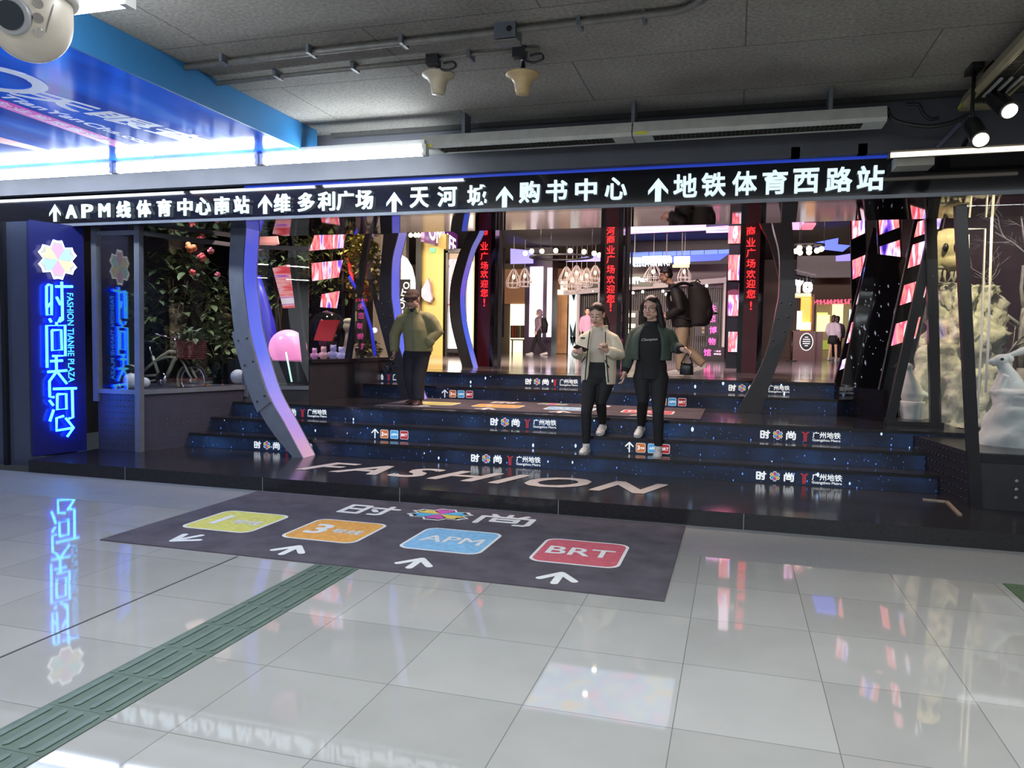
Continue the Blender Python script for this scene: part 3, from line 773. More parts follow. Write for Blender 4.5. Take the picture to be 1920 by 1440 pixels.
# ------------------------------------------------------------------ curved arches
def interp(pts, n):
    out = []
    for i in range(n + 1):
        t = i / n * (len(pts) - 1); k = min(int(t), len(pts) - 2); f = t - k
        p0, p1, p2, p3 = pts[max(k - 1, 0)], pts[k], pts[k + 1], pts[min(k + 2, len(pts) - 1)]
        out.append(tuple(.5 * ((2 * b_) + (-a + c) * f + (2 * a - 5 * b_ + 4 * c - d) * f * f + (-a + 3 * b_ - 3 * c + d) * f ** 3) for a, b_, c, d in zip(p0, p1, p2, p3)))
    return out
def make_led(name, st, zlo, zhi, stops):
    m, nt, b, N, L = node_mat(name)
    tc = N('TexCoord'); sp = N('SeparateXYZ'); L(tc.outputs['Object'], sp.inputs[0])
    mr = N('MapRange'); mr.inputs[1].default_value = zlo; mr.inputs[2].default_value = zhi; L(sp.outputs['Z'], mr.inputs[0])
    n = N('TexNoise'); n.inputs['Scale'].default_value = 3.0; n.inputs['Detail'].default_value = 3; L(tc.outputs['Object'], n.inputs['Vector'])
    ms = N('Math', operation='MULTIPLY_ADD'); ms.inputs[1].default_value = .25; L(n.outputs['Fac'], ms.inputs[0]); L(mr.outputs[0], ms.inputs[2])
    sb = N('Math', operation='SUBTRACT'); sb.inputs[1].default_value = .125; L(ms.outputs[0], sb.inputs[0])
    r = N('ValToRGB'); ramp(r, stops); L(sb.outputs[0], r.inputs[0])
    L(r.outputs[0], b.inputs['Emission Color']); b.inputs['Emission Strength'].default_value = st
    b.inputs['Base Color'].default_value = (.05, .05, .08, 1); b.inputs['Roughness'].default_value = 0.3
    return m
# video colours running along the strip: rose at the foot, violet, then blue
LED_STOPS = [(0.0, (0.75, 0.42, 0.5)), (0.12, (0.55, 0.32, 0.8)), (0.28, (0.3, 0.28, 0.95)), (0.45, (0.08, 0.16, 0.95)), (0.8, (0.09, 0.12, 0.8)), (1.0, (0.2, 0.2, 0.6))]
M_ARCHLED = make_led('blue_video_strip', 0.85, .1, 3.0, LED_STOPS)
def arch(label, inner, outer, y, dep, m_body, m_led, plate=True, sgn=1, lit=True):
    """inner / outer: (x, z) from top to foot"""
    t = thing('arch', label, 'arch', ((inner[-1][0] + outer[-1][0]) / 2, y, min(inner[-1][1], outer[-1][1])))
    I = interp(inner, 28); O = interp(outer, 28); b = MB()
    for i in range(28):
        b.plate([O[i], O[i + 1], I[i + 1], I[i]], dep, Matrix.Translation((0, y, 0)))
    b.build('arch_body', m_body, t, fix=True)
    if lit:
        s = MB(); e = .004 * sgn
        for i in range(28):
            s.quad((I[i][0] + e, y + .015, I[i][1]), (I[i][0] + e, y + dep - .015, I[i][1]), (I[i + 1][0] + e, y + dep - .015, I[i + 1][1]), (I[i + 1][0] + e, y + .015, I[i + 1][1]))
        s.build('light_strip', m_led, t)
        s = MB()
        for i in range(28): s.bar((I[i][0] + e, y + dep - .008, I[i][1]), (I[i + 1][0] + e, y + dep - .008, I[i + 1][1]), .014, .012, up=(0, 1, 0))
        s.build('edge_profile', M_STEEL, t)
    if plate:
        pl = MB(); a0, a1 = plate
        ii = range(a0, a1)
        for i in ii:
            o0 = Vector((O[i][0], 0, O[i][1])); o1 = Vector((O[i + 1][0], 0, O[i + 1][1])); i0 = Vector((I[i][0], 0, I[i][1])); i1 = Vector((I[i + 1][0], 0, I[i + 1][1]))
            e0 = o0 + (o0 - i0) * .12; e1 = o1 + (o1 - i1) * .12
            pl.plate([(e0.x, e0.z), (e1.x, e1.z), (i1.x, i1.z), (i0.x, i0.z)], .012, Matrix.Translation((0, y - .013, 0)))
        po = pl.build('clamp_plate', m_body, t, fix=True)
        bo = MB()
        for i in (a0 + 1, (a0 + a1) // 2, a1 - 1):
            for f in (.2, .8):
                q = Vector((O[i][0] * (1 - f) + I[i][0] * f, y - .018, O[i][1] * (1 - f) + I[i][1] * f)); bo.lathe([(0.0, -.006), (.011, -.006), (.011, .008)], q, 8, axis='Y')
        bo.build('bolt', M_FRAME, po)
    return t
ay = 7.52
inn = [(W(x, z, y=ay).x, W(x, z, y=ay).z) for x, z in ((457, 433), (455, 513), (460, 567), (470, 633), (500, 733), (533, 795), (567, 857))]
out = [(W(x, z, y=ay).x, W(x, z, y=ay).z) for x, z in ((430, 433), (429, 513), (433, 567), (443, 640), (477, 750), (510, 810), (550, 862))]
inn[-1] = (inn[-1][0], Z0); out[-1] = (out[-1][0], Z0)
inn = [(inn[0][0] + .02, 2.71)] + inn[1:]; out = [(out[0][0] + .02, 2.71)] + out[1:]
arch('curved grey arch on the platform with blue-lit inner edge and bolted plate', inn, out, ay, .27, M_GREYMETAL, M_ARCHLED, plate=(13, 20))
RI = [(.30, 3.45), (.37, 2.95), (.46, 2.59), (.475, 2.2), (.455, 1.94), (.33, 1.31), (.03, ZT)]
RO = [(.54, 3.45), (.59, 2.95), (.63, 2.54), (.655, 2.2), (.64, 1.91), (.55, 1.53), (.31, ZT)]
XC = -2.055
mir = lambda L, dz=0: [(2 * XC - x, z + dz) for x, z in L]
arch('dark curved arch standing on the landing at the right of the steps', RI, RO, 9.68, .24, M_DARKMETAL, M_ARCHLED, plate=(17, 23), sgn=-1, lit=False)
arch('curved arch with bright blue inner edge behind the old man', mir(RI), mir(RO), 9.68, .27, M_DARKMETAL, M_ARCHLED, plate=(17, 23))
A3 = [(-4.25, 3.9), (-4.42, 3.4), (-4.58, 3.08), (-4.74, 2.5), (-4.76, 2.1), (-4.69, 1.65), (-4.5, ZU)]
A3o = [(-4.45, 3.9), (-4.62, 3.4), (-4.8, 3.0), (-4.94, 2.5), (-4.96, 2.05), (-4.9, 1.65), (-4.7, ZU)]
arch('dark narrow arch with violet-blue edge beside the left red text column', A3, A3o, 12.9, .27, M_DARKMETAL, M_ARCHLED, plate=False)
arch('dark narrow arch just behind the right landing arch', [(-4.11 - x, z) for x, z in A3], [(-4.11 - x, z) for x, z in A3o], 12.9, .2, M_DARKMETAL, M_ARCHLED, plate=False, sgn=-1, lit=False)

# ------------------------------------------------------------------ red text columns and glass doors
dy = 13.6
for i, (px, n0, chars, lab) in enumerate(((908, 0, [('商', 435), ('业', 461), ('广', 480), ('场', 498), ('欢', 514), ('迎', 532), ('您', 549), ('!', 567)], 'red scrolling text column left of the hall entrance beside the narrow arch'),
                                     (1145, 0, [('河', 433), ('商', 449), ('业', 468), ('广', 486), ('场', 505), ('欢', 524), ('迎', 542), ('您', 560), ('!', 576)], 'red scrolling text column in the middle, behind the woman in cream jacket'),
                                     (1408, 0, [('商', 433), ('业', 454), ('广', 474), ('场', 494), ('欢', 514), ('迎', 532), ('您', 551), ('!', 573)], 'red scrolling text column right of the man with the backpack'))):
    c = W(px, 560, y=dy)
    t = thing('text_column', lab, 'display column', (c.x, dy + .15, ZU), 'red text columns at the hall doors')
    MB().box(c.x - .2, c.x + .2, dy, dy + .35, ZU, 4.2).build('column_casing', M_BLACKGLOSS, t)
    MB().box(c.x - .12, c.x + .12, dy - .015, dy, ZU, 3.75).build('display_strip', mat('dim_led_strip', (0.03, 0.01, 0.012), 0.25, emit=(0.5, 0.01, 0.06), strength=0.045), t)
    b = MB()
    for ch, py in chars:
        q = W(px, py, y=dy - .02); put_text(b, ch, frame(q, (1, 0, 0), (0, 0, 1)), hei=.145, wid=(.145 if ch != '!' else None), bold=.012)
    b.build('red_lettering', M_REDLED, t)
def leaf(name, a, b_, z1=3.75):
    """glass leaf from plan point a to b_ with black stiles; the pull bar stands near b_"""
    a = Vector((*a, 0)); b_ = Vector((*b_, 0)); d = (b_ - a).normalized()
    o = struct(MB().pane(a + Vector((0, 0, ZU + .02)), b_ + Vector((0, 0, ZU + .02)), b_ + Vector((0, 0, z1)), a + Vector((0, 0, z1)), .012).build(name, M_GLASS))
    f = MB()
    for p in (a, b_): f.bar(p + Vector((0, 0, ZU)), p + Vector((0, 0, z1)), .05, .05, up=d)
    for z in (ZU + .06, z1): f.bar(a + Vector((0, 0, z)), b_ + Vector((0, 0, z)), .05, .1)
    f.build('door_frame', M_FRAME, o)
    h = MB(); q = b_ - d * .14; n = Vector((-d.y, d.x, 0)) * .06
    for s in (1, -1):
        h.tube([q + n * s + Vector((0, 0, ZU + .55)), q + n * s + Vector((0, 0, 3.1))], .018, 8)
    h.build('door_handle', M_BLACK, o)
    return o
leaf('door_1', (-4.2, 13.55), (-3.95, 12.7)); leaf('door_2', (-1.9, 13.55), (-1.75, 12.75))

struct(MB().box(-9.3, 6.5, 13.6, 13.95, 4.0, 4.5).build('wall_door_header', M_BLACK))
struct(MB().box(-9.3, 6.5, 8.2, 13.95, 4.5, 4.6).build('ceiling_foyer', M_BLACK))

# pastel picture screen and two downlights in the foyer ceiling, mirrored in the concourse tiles
def mirrored(px, py, z):
    p = W(px, py, z=-z); return Vector((p.x, p.y, z))
M_PASTEL = make_video('pastel_flower_screen', (2.2, 2.2, 2.2), [(.3, (.9, .4, .65)), (.42, (.7, .5, .8)), (.5, (.3, .5, .85)), (.58, (.6, .75, .85)), (.68, (.9, .5, .12))], 1.9, light=True)
q = [mirrored(*p, 4.44) for p in ((975, 1330), (1245, 1372), (1272, 1260), (1048, 1225))]
xa, xb = sorted((q[0].x, q[1].x)); ya, yb = min(v.y for v in q), max(v.y for v in q)
tag(MB().box(xa, xb, ya, yb, 4.44, 4.5).build('ceiling_screen', M_PASTEL), 'pastel flower screen in the foyer ceiling, mirrored in the white floor tiles', 'screen')
for px, py, lb in ((1096, 1295, 'downlight in the pastel foyer ceiling screen, nearer the viewer'), (1113, 1250, 'downlight in the pastel foyer ceiling screen, further from the viewer')):
    p = mirrored(px, py, 4.43); tag(MB().lathe([(0, 4.425), (.035, 4.425), (.04, 4.44), (0, 4.44)], (p.x, p.y, 0), 14).build('downlight', mat('warm_downlight', (1, .9, .7), .4, emit=(1, .88, .65), strength=30)), lb, 'lamp')
# ------------------------------------------------------------------ right display case
rc = thing('display_case', 'right glazed display case with snowy rocks and white rabbits', 'display case', (2.5, 8, Z0))
Bx = 1.95
MB().box(Bx, 6, 7.24, 7.34, Z0, .56).build('front_plinth', M_DARKMETAL, rc)
MB().prism([(Bx - .02, 7.26), (6, 7.3), (6, 12), (2.2, 12), (1.62, 9.0), (1.76, 8.3)], Z0, .6).build('plinth', M_FRAME, rc)
MB().prism([(1.56, 8.84), (2.1, 8.84), (2.1, 9.3), (1.6, 9.3)], ZT, .7).build('inner_plinth', M_FRAME, rc)
s_ = MB()
a = Vector((Bx - .025, 7.3, 0)); b_ = Vector((1.755, 8.28, 0)); d_ = (b_ - a) / 13
for i in range(14):
    for j in range(6): s_.ell(a + d_ * i + Vector((-.003, 0, Z0 + .06 + j * .075)), .008, nu=6, nv=4)
s_.build('stud_row', M_FRAME, rc)
dots = MB()
for z in (.24, .31, .38): dots.lathe([(0, -.004), (.016, -.004), (.012, .004)], (2.28, 7.24, z), 10, axis='Y')
dots.build('round_stud', mat('pale_stud', (0.25, 0.25, 0.25), 0.4, noisy=0.05), rc)
fr = MB()
fr.bar(W(1800, 385, y=7.26), W(1829, 955, y=7.26), .085, .08, up=(0, 1, 0))
fr.bar(W(1744, 385, y=8.9), W(1754, 806, y=8.9), .10, .08, up=(0, 1, 0))
fr.bar(W(1750, 430, y=8.95), W(1666, 800, y=8.95), .085, .08, up=(0, 1, 0))
fr.bar(W(1838, 858, y=7.26), (5.9, 7.26, W(1838, 858, y=7.26).z), .06, .07)
fr.bar(W(1664, 795, y=8.92), W(1760, 802, y=8.92), .06, .09)
fr.bar(W(1758, 812, y=8.85), W(1820, 866, y=7.3), .04, .05)
fr.build('frame', M_FRAME, rc)
q0, q1 = W(1836, 858, y=7.25), W(1806, 385, y=7.25); MB().pane(q0, (5.9, 7.25, q0.z), (5.9, 7.25, q1.z), q1, .008).build('glass_pane', M_GLASS, rc)
gs = MB().pane(W(1757, 806, y=8.85), W(1825, 862, y=7.32), W(1800, 392, y=7.32), W(1747, 392, y=8.85), .008).build('glass_pane', glass('side_glass', (.95, .96, .97), .3), rc)
MB().pane(W(1678, 790, y=8.94), W(1747, 795, y=8.94), W(1743, 500, y=8.94), W(1736, 500, y=8.94), .008).build('glass_pane', M_GLASS, rc)
tm = MB(); tm.bar(W(1730, 936, z=Z0 + .004), W(1775, 940, z=Z0 + .004), .03, .012); tm.bar(W(1775, 940, z=Z0 + .004), W(1800, 965, z=Z0 + .004), .03, .012)
tag(tm.build('corner_trim', mat('worn_metal_trim', (0.3, 0.25, 0.2), 0.5, metal=0.5, noisy=0.3)), 'bent metal trim strip lying on the platform by the right case', 'trim')
struct(MB().box(2.2, 6, 12.0, 12.1, 0, 4.5).build('wall_case_rear', mat('purple_brown_wall', (0.09, 0.06, 0.075), 0.7, noisy=0.25, scale=4)))
struct(MB().box(6, 6.1, 7.2, 12.1, 0, 4.5).build('wall_case_right', mat('purple_brown_wall', (0.09, 0.06, 0.075), 0.7)))

# snowy rocks
M_SNOW = mat('snowy_rock', (0.6, 0.58, 0.5), 0.9, noisy=0.35, scale=16, bump=1.0)
M_SNOW2 = mat('white_rock', (0.66, 0.68, 0.66), 0.8, noisy=0.12, scale=7, bump=0.5)
def rock(mb, secs, seed, amp, n=96, lev=60, fq=4.0):
    """tall rough boulder: lofted rings pushed about by noise; secs (z, cx, cy, rx, ry)"""
    S = interp([tuple(s) for s in secs], lev); vs = []; fs = []
    for s in S:
        z, cx, cy, rx, ry = s
        for j in range(n):
            a = 2 * PI * j / n; p = Vector((cx + rx * math.cos(a), cy + ry * math.sin(a), z)); o = Vector((seed, seed * 2, 0))
            k = noise.fractal(p * fq + o, .55, 2.1, 7) * amp * 1.1 + abs(noise.noise(p * fq * .6 + o)) * amp * .8 - abs(noise.noise(p * fq * 2.3 + o)) * amp * .5
            vs.append(p + Vector((math.cos(a), math.sin(a), .25)) * k)
    for i in range(len(S) - 1):
        for j in range(n):
            a = i * n + j; b = i * n + (j + 1) % n; fs.append((a, b, b + n, a + n))
    mb.add(vs, fs, 0, True); o = len(mb.v) - len(vs)
    mb.f.append([o + (len(S) - 1) * n + j for j in range(n)]); mb.mi.append(0); mb.sm.append(True)
c0 = W(1795, 840, y=9.7); c1 = W(1790, 535, y=9.7); 
tag(rock_o := (lambda b: (rock(b, [(.6, c0.x - .02, 9.7, .44, .3), (1.2, c0.x, 9.7, .44, .32), (1.7, c0.x, 9.75, .4, .3), (2.15, c0.x - .02, 9.8, .34, .27), (c1.z - .05, c1.x - .03, 9.8, .27, .22), (c1.z, c1.x - .03, 9.8, .12, .1)], 3, .10), b.build('snow_rock', M_SNOW))[1])(MB()),
    'tall yellow-lit snowy rock pillar behind the glass of the right case', 'rock')
c0 = W(1727, 790, y=9.55); c1 = W(1731, 655, y=9.55)
b = MB(); rock(b, [(.6, c0.x + .02, 9.5, .12, .12), (1.0, c0.x, 9.5, .12, .12), (c1.z, c1.x + .02, 9.5, .09, .09), (c1.z + .04, c1.x + .02, 9.5, .02, .02)], 9, .05, 28, 16, 6)
tag(b.build('snow_rock', M_SNOW), 'slim bright snowy rock behind the small bird figure', 'rock')
c0 = W(1900, 850, y=8.0); zt_ = W(1895, 728, y=8.0).z
b = MB(); rock(b, [(.56, c0.x + .12, 8.0, .42, .3), (.8, c0.x + .13, 8.0, .4, .3), (zt_ - .12, c0.x + .15, 8.0, .33, .28), (zt_ - .03, c0.x + .15, 8.0, .33, .27), (zt_, c0.x + .15, 8.0, .2, .18)], 5, .05, 48, 24, 3.4)
tag(b.build('white_rock', M_SNOW2), 'white rock block at the right edge carrying the big rabbit', 'rock')
c0 = W(1710, 790, y=9.25); zr = W(1710, 752, y=9.25).z
tag((lambda b: (rock(b, [(.68, c0.x, 9.25, .12, .12), (.8, c0.x, 9.25, .12, .12), (zr - .01, c0.x, 9.25, .12, .12), (zr, c0.x, 9.25, .1, .1)], 15, .012, 24, 10, 5), b.build('pedestal', M_SNOW2))[1])(MB()),
    'small round white pedestal under the bird figure', 'pedestal')

# sculpted figures by fusing rounded shapes into one skin
def fuse(mb, name, mats, parent=None, voxel=.008, smooth=4, setmat=None, M=None):
    me = mb.mesh(name + '_parts', mats)
    o = bpy.data.objects.new(name, me); COL.objects.link(o)
    r = o.modifiers.new('r', 'REMESH'); r.mode = 'VOXEL'; r.voxel_size = voxel; r.use_smooth_shade = True
    if smooth:
        s = o.modifiers.new('s', 'SMOOTH'); s.factor = .5; s.iterations = smooth
    dg = bpy.context.evaluated_depsgraph_get(); me2 = bpy.data.meshes.new_from_object(o.evaluated_get(dg))
    bpy.data.objects.remove(o); bpy.data.meshes.remove(me)
    me2.name = name
    me2.materials.clear()
    for m in (mats if isinstance(mats, (list, tuple)) else [mats]): me2.materials.append(m)
    me2.polygons.foreach_set('use_smooth', [True] * len(me2.polygons))
    if setmat:
        for p in me2.polygons: p.material_index = setmat(p.center)
    else: me2.polygons.foreach_set('material_index', [0] * len(me2.polygons))
    if M is not None: me2.transform(M)
    return link(name, me2, parent)
M_PORC = mat('matt_white_figure', (0.72, 0.73, 0.71), 0.55, noisy=0.05, scale=20)
def rabbit(label, base, s, rz):
    """sitting rabbit, nose along local -x"""
    b = MB()
    b.loft([(0, .02, 0, .15, .13), (.08, .02, 0, .18, .15), (.2, .02, 0, .16, .14), (.3, -.01, 0, .12, .11), (.38, -.05, 0, .09, .085), (.44, -.07, 0, .07, .07)])
    b.ell((-.1, 0, .47), (.125, .085, .085), Matrix.Rotation(R(-12), 3, 'Y')); b.ell((-.2, 0, .45), (.06, .055, .05)); b.ell((-.02, 0, .49), (.08, .08, .075))
    for sy in (1, -1):
        e = Vector((.0, .045 * sy, .54)); q = Vector((.36, .09 * sy, .66))
        b.tube([e, e.lerp(q, .25), e.lerp(q, .55) + Vector((0, 0, .012)), e.lerp(q, .85) + Vector((0, 0, .008)), q], [.022, .038, .046, .034, .01], 10, flat=.55)
        b.tube([(-.06, .08 * sy, .26), (-.12, .08 * sy, .1), (-.16, .075 * sy, .02)], [.055, .045, .04], 10)
        b.ell((.06, .1 * sy, .1), (.13, .07, .11))
    b.ell((.2, 0, .08), .05)
    t = fuse(b, 'rabbit_figure', [M_PORC, M_BLACK], None, .009, 5)
    def eye(c): return 0
    t.location = base; t.scale = (s, s, s); t.rotation_euler = (0, 0, rz)
    tag(t, label, 'figure')
    e = MB()
    for sy in (1, -1): e.ell((-.115, .078 * sy, .485), (.024, .012, .02))
    eo = link('eye', e.mesh('eye', M_BLACK)); eo.parent = t
    return t
rb = W(1893, 733, y=8.0)
rabbit('large white rabbit figure with long laid-back ears on the white rock', (W(1853, 690, y=8.0).x + .165, 8.0, rb.z - .03), .66, R(4))
# small bird-like figure
b = MB(); c = Vector((c0.x - .01, 9.25, zr))
b.loft([(0, 0, 0, .10, .09), (.08, 0, 0, .12, .1), (.18, -.02, 0, .1, .085), (.27, -.04, 0, .06, .06), (.33, -.05, 0, .045, .045), (.38, -.05, 0, .03, .03)]); b.ell((-.055, 0, .37), .05); b.tube([(-.09, 0, .37), (-.15, 0, .355)], [.02, .004], 8)
b.ell((.1, 0, .08), (.1, .05, .04), Matrix.Rotation(R(25), 3, 'Y'))
o = fuse(b, 'bird_figure', M_PORC, None, .009, 4); o.location = c; tag(o, 'small pale bird-like figure on the round pedestal in the right case', 'figure')
# pale mask sculpture hanging over the rock
c = W(1778, 462, y=9.55)
mt_ = thing('mask_sculpture', 'pale beige hollow-eyed mask hanging above the yellow-lit rock', 'sculpture', c)
b = MB(); b.ell(c, (.2, .16, .2)); b.ell(c + Vector((.02, -.02, -.16)), (.13, .12, .12)); b.ell(c + Vector((-.12, -.02, -.05)), (.07, .1, .22)); b.ell(c + Vector((.02, -.1, -.02)), (.14, .05, .12))
fuse(b, 'mask_face', mat('old_bone', (0.5, 0.44, 0.28), 0.7, noisy=0.25, scale=14, bump=0.4), mt_, .012, 3)
b = MB(); b.ell(c + Vector((.06, -.155, -.02)), (.045, .03, .055)); b.ell(c + Vector((-.06, -.15, -.03)), (.03, .03, .05)); b.build('eye_socket', M_BLACK, mt_)
b = MB()
for i in range(9):
    x = -.15 + i * .04; b.tube([c + Vector((x, -.05, -.22)), c + Vector((x + .03 * math.sin(i * 2), -.05, -.33)), c + Vector((x + .05 * math.sin(i * 3), -.04, -.36 - .12 * abs(math.sin(i * 1.7))))], [.02, .016, .004], 6)
b.tube([c + Vector((-.18, -.06, -.24)), c + Vector((.2, -.06, -.22))], .022, 8)
b.build('ragged_cloth', mat('pale_rag', (0.42, 0.4, 0.33), 0.9, noisy=0.3, scale=20), mt_)
# white rod frames and frosted tree
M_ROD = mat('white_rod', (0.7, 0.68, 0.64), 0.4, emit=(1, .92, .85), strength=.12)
b = MB(); q = [W(1810, 430, y=8.7), W(1847, 429, y=8.7), W(1840, 640, y=8.7), W(1830, 820, y=8.7)]; b.tube(q, .011, 8); b.tube([W(1816, 440, y=8.9), W(1815, 600, y=8.9)], .009, 8)
tag(b.build('rod_frame', M_ROD), 'thin white upright rod frame with a top bar beside the snowy rock', 'frame')
b = MB(); b.tube([W(1860, 405, y=8.6), W(1853, 640, y=8.6), W(1848, 736, y=8.6)], .012, 8); tag(b.build('rod_frame', M_ROD), 'single thin white upright rod left of the large rabbit', 'frame')
b = MB(); base = W(1915, 690, y=10.4); rn = random.Random(3)
def branch(p, d, r, n):
    q = p + d; b.tube([p, p.lerp(q, .5) + Vector((rn.uniform(-.03, .03), 0, 0)), q], [r, r * .8, r * .55], 6)
    if n == 0: return
    for k in range(3):
        a = rn.uniform(-.9, .9); e = Vector((d.x * math.cos(a) - d.z * math.sin(a), rn.uniform(-.1, .1), d.x * math.sin(a) + d.z * math.cos(a))) * rn.uniform(.55, .8)
        branch(p.lerp(q, rn.uniform(.5, 1)), e, r * .5, n - 1)
b.tube([(base.x, 10.4, .6), (base.x, 10.4, base.z)], .05, 8)
branch(base, Vector((.0, 0, .8)), .05, 4); branch(base - Vector((0, 0, .5)), Vector((-.3, 0, .6)), .03, 4); branch(base + Vector((.1, 0, .7)), Vector((-.12, 0, .7)), .03, 4)
tag(b.build('frosted_tree', mat('frosted_twig', (0.36, 0.35, 0.34), 0.8, noisy=0.3, scale=20)), 'bare frosted tree against the back wall of the right case', 'tree')
spot_lamp('case_lamp', (2.3, 8.3, 3.6), (2.6, 9.7, 1.6), 260, (1.0, .86, .5), 60, .5, .05)
spot_lamp('case_lamp', (3.5, 7.45, 2.6), (2.8, 8.05, 1.0), 90, (1.0, .97, .9), 80, .8, .05)
spot_lamp('case_lamp', (3.9, 9.6, 3.6), (3.5, 11.5, 1.5), 120, (1, .8, .8), 90, .5, .1)

# ------------------------------------------------------------------ leaning columns right of the steps; glowing patches stand in for reflections
def reflection_column(label, a, b_, y0, y1, wd, screens, dep=.06, m=None):
    """a, b_: photo pixels of the axis ends; screens: painted reflections (top, bottom) along the axis in photo y"""
    p = W(*a, y=y0); q = W(*b_, y=y1); t = thing('reflection_column', label, 'video column', q, 'leaning dark columns with painted video reflections')
    MB().bar(p, q, wd, dep, up=(0, 1, 0)).build('column_casing', M_BLACKGLOSS, t)
    d = (q - p)
    for (f0, f1) in screens:
        k0 = (f0 - a[1]) / (b_[1] - a[1]); k1 = (f1 - a[1]) / (b_[1] - a[1]); u = p + d * k0; v = p + d * k1; h = wd * .41
        n = Vector((0, -1, 0)) * (dep / 2 + .008)
        MB().pane(u + n + Vector((-h, 0, -.05)), v + n + Vector((-h, 0, -.03)), v + n + Vector((h, 0, .06)), u + n + Vector((h, 0, .03)), .005).build('video_patch', make_vs(), t)
    e = MB()
    for s in (-1, 1): e.bar(p + Vector((s * wd * .5, -dep / 2, 0)), q + Vector((s * wd * .5, -dep / 2, 0)), .012, .012, up=(0, 1, 0))
    e.build('edge_trim', mat('pinkish_metal', (.25, .2, .24), .25, metal=.8, noisy=.05), t)
    return t
def make_vs(): return M_VIDEO
reflection_column('furthest upright column with painted video reflections, right of the brown kiosk', (1608, 395), (1612, 640), 13.0, 13.0, .22, [(405, 445), (482, 520), (585, 620)])
reflection_column('leaning column with painted video reflections left of the dark starry pillar', (1652, 430), (1578, 725), 11.6, 11.4, .22, [(528, 567), (598, 640), (668, 690)])
reflection_column('upright column with painted video reflections between the starry pillar and the nearest leaning one', (1664, 385), (1676, 640), 11.0, 11.0, .28, [(398, 436), (455, 503)])
reflection_column('nearest leaning column with painted video reflections beside the right display case', (1742, 410), (1660, 795), 9.55, 9.5, .3, [(408, 440), (450, 497), (525, 566), (597, 642)])
b = MB(); p, q = W(1664, 480, y=10.4), W(1602, 790, y=10.3)
t = thing('starry_pillar', 'dark leaning pillar speckled with painted star reflections between the mirrored-video columns', 'pillar', q)
b.bar(p, q, .46, .1, up=(0, 1, 0)); b.build('pillar_body', M_BLACKGLOSS, t)
b = MB(); n = Vector((0, -.056, 0)); d = (q - p)
for i in range(46):
    k = rnd.uniform(.15, 1); h = rnd.uniform(-.2, .2); c = p + d * k + n + Vector((h, 0, 0)); s = rnd.uniform(.004, .012); L2 = s * rnd.uniform(1, 3.5)
    b.add([c + Vector((-s, 0, 0)), c + Vector((s * .6, 0, -L2)), c + Vector((s, 0, 0)), c + Vector((-.2 * s, 0, L2))], [(0, 1, 2, 3)])
b.build('star_reflection', mat('reflected_star_fleck', (.4, .42, .5), .4, emit=(.5, .55, .8), strength=.25), t)  # flecks painted as star reflections on the dark gloss
MB().prism([(1.35, 9.75), (1.62, 9.2), (1.62, 11.7), (1.4, 11.6), (1.2, 10.3)], ZT, 1.0).build('pillar_foot', M_BLACKGLOSS, t)

# ------------------------------------------------------------------ contents of the left display cases
M_LEAF = [mat('leaf_dark', (0.075, 0.11, 0.055), 0.6, noisy=0.3), mat('leaf_mid', (0.12, 0.16, 0.06), 0.6, noisy=0.3), mat('leaf_olive', (0.38, 0.31, 0.08), 0.6, noisy=0.3)]
def foliage(mb, c, rx, ry, rz, n, size, mi=(0, 1), seed=1):
    rn = random.Random(seed)
    for k in range(n):
        u = Vector((rn.gauss(0, 1), rn.gauss(0, 1), rn.gauss(0, 1))).normalized() * rn.uniform(.45, 1) ** .5
        p = Vector(c) + Vector((u.x * rx, u.y * ry, u.z * rz)); s = size * rn.uniform(.6, 1.4)
        M = Matrix.Rotation(rn.uniform(0, 6.3), 3, 'Z') @ Matrix.Rotation(rn.uniform(-.9, .9), 3, 'X')
        pts = [(0, 0, 0), (.3, .3, .06), (.2, .75, .05), (0, 1.1, -.06), (-.2, .75, .05), (-.3, .3, .06)]
        mb.add([p + M @ (Vector(q) * s) for q in pts], [(0, 1, 2, 3), (0, 3, 4, 5)], rn.choice(mi))
def plant(name, label, c, r3, n, size, mi, seed, stem_z, cat='plant'):
    t = thing(name, label, cat, (c[0], c[1], stem_z))
    b = MB(); foliage(b, c, *r3, n, size, mi, seed); b.build('foliage', M_LEAF, t)
    b = MB(); rn = random.Random(seed)
    for k in range(4): b.tube([(c[0] + rn.uniform(-.08, .08), c[1], stem_z), (c[0] + rn.uniform(-.1, .1), c[1] + rn.uniform(-.05, .05), (stem_z + c[2]) / 2), (c[0] + rn.uniform(-.5, .5) * r3[0], c[1], c[2] + r3[2] * .4)], [.02, .016, .006], 6)
    b.build('stem', mat('twig_brown', (.06, .045, .03), .8, noisy=.2), t)
    return t
c = W(330, 520, y=9.6); plant('leafy_bush', 'tall dark leafy bush behind the cream bicycle', (c.x, 9.6, 1.95), (.75, .5, .95), 800, .13, (0, 1), 1, zb)
c = W(395, 640, y=9.5); plant('leafy_bush', 'low dark bush at the rear wheel side of the left case', (c.x, 9.6, 1.2), (.45, .4, .4), 350, .11, (0, 1), 2, zb)
c = W(450, 560, y=10.2); plant('leafy_bush', 'dark bush seen left and right of the front grey arch', (c.x, 10.3, 1.9), (.5, .45, .8), 500, .12, (0, 1), 3, 1.1)
c = W(520, 480, y=10.6); plant('leafy_bush', 'dark hanging foliage under the pink triangular panel', (c.x, 10.7, c.z), (.55, .4, .4), 380, .12, (0, 1), 4, 1.16)
c = W(615, 470, y=11.2); plant('leafy_bush', 'grey-green bush behind the red video reflections', (c.x, 11.3, c.z - .2), (.5, .4, .8), 480, .12, (0, 1, 1), 5, 1.16)
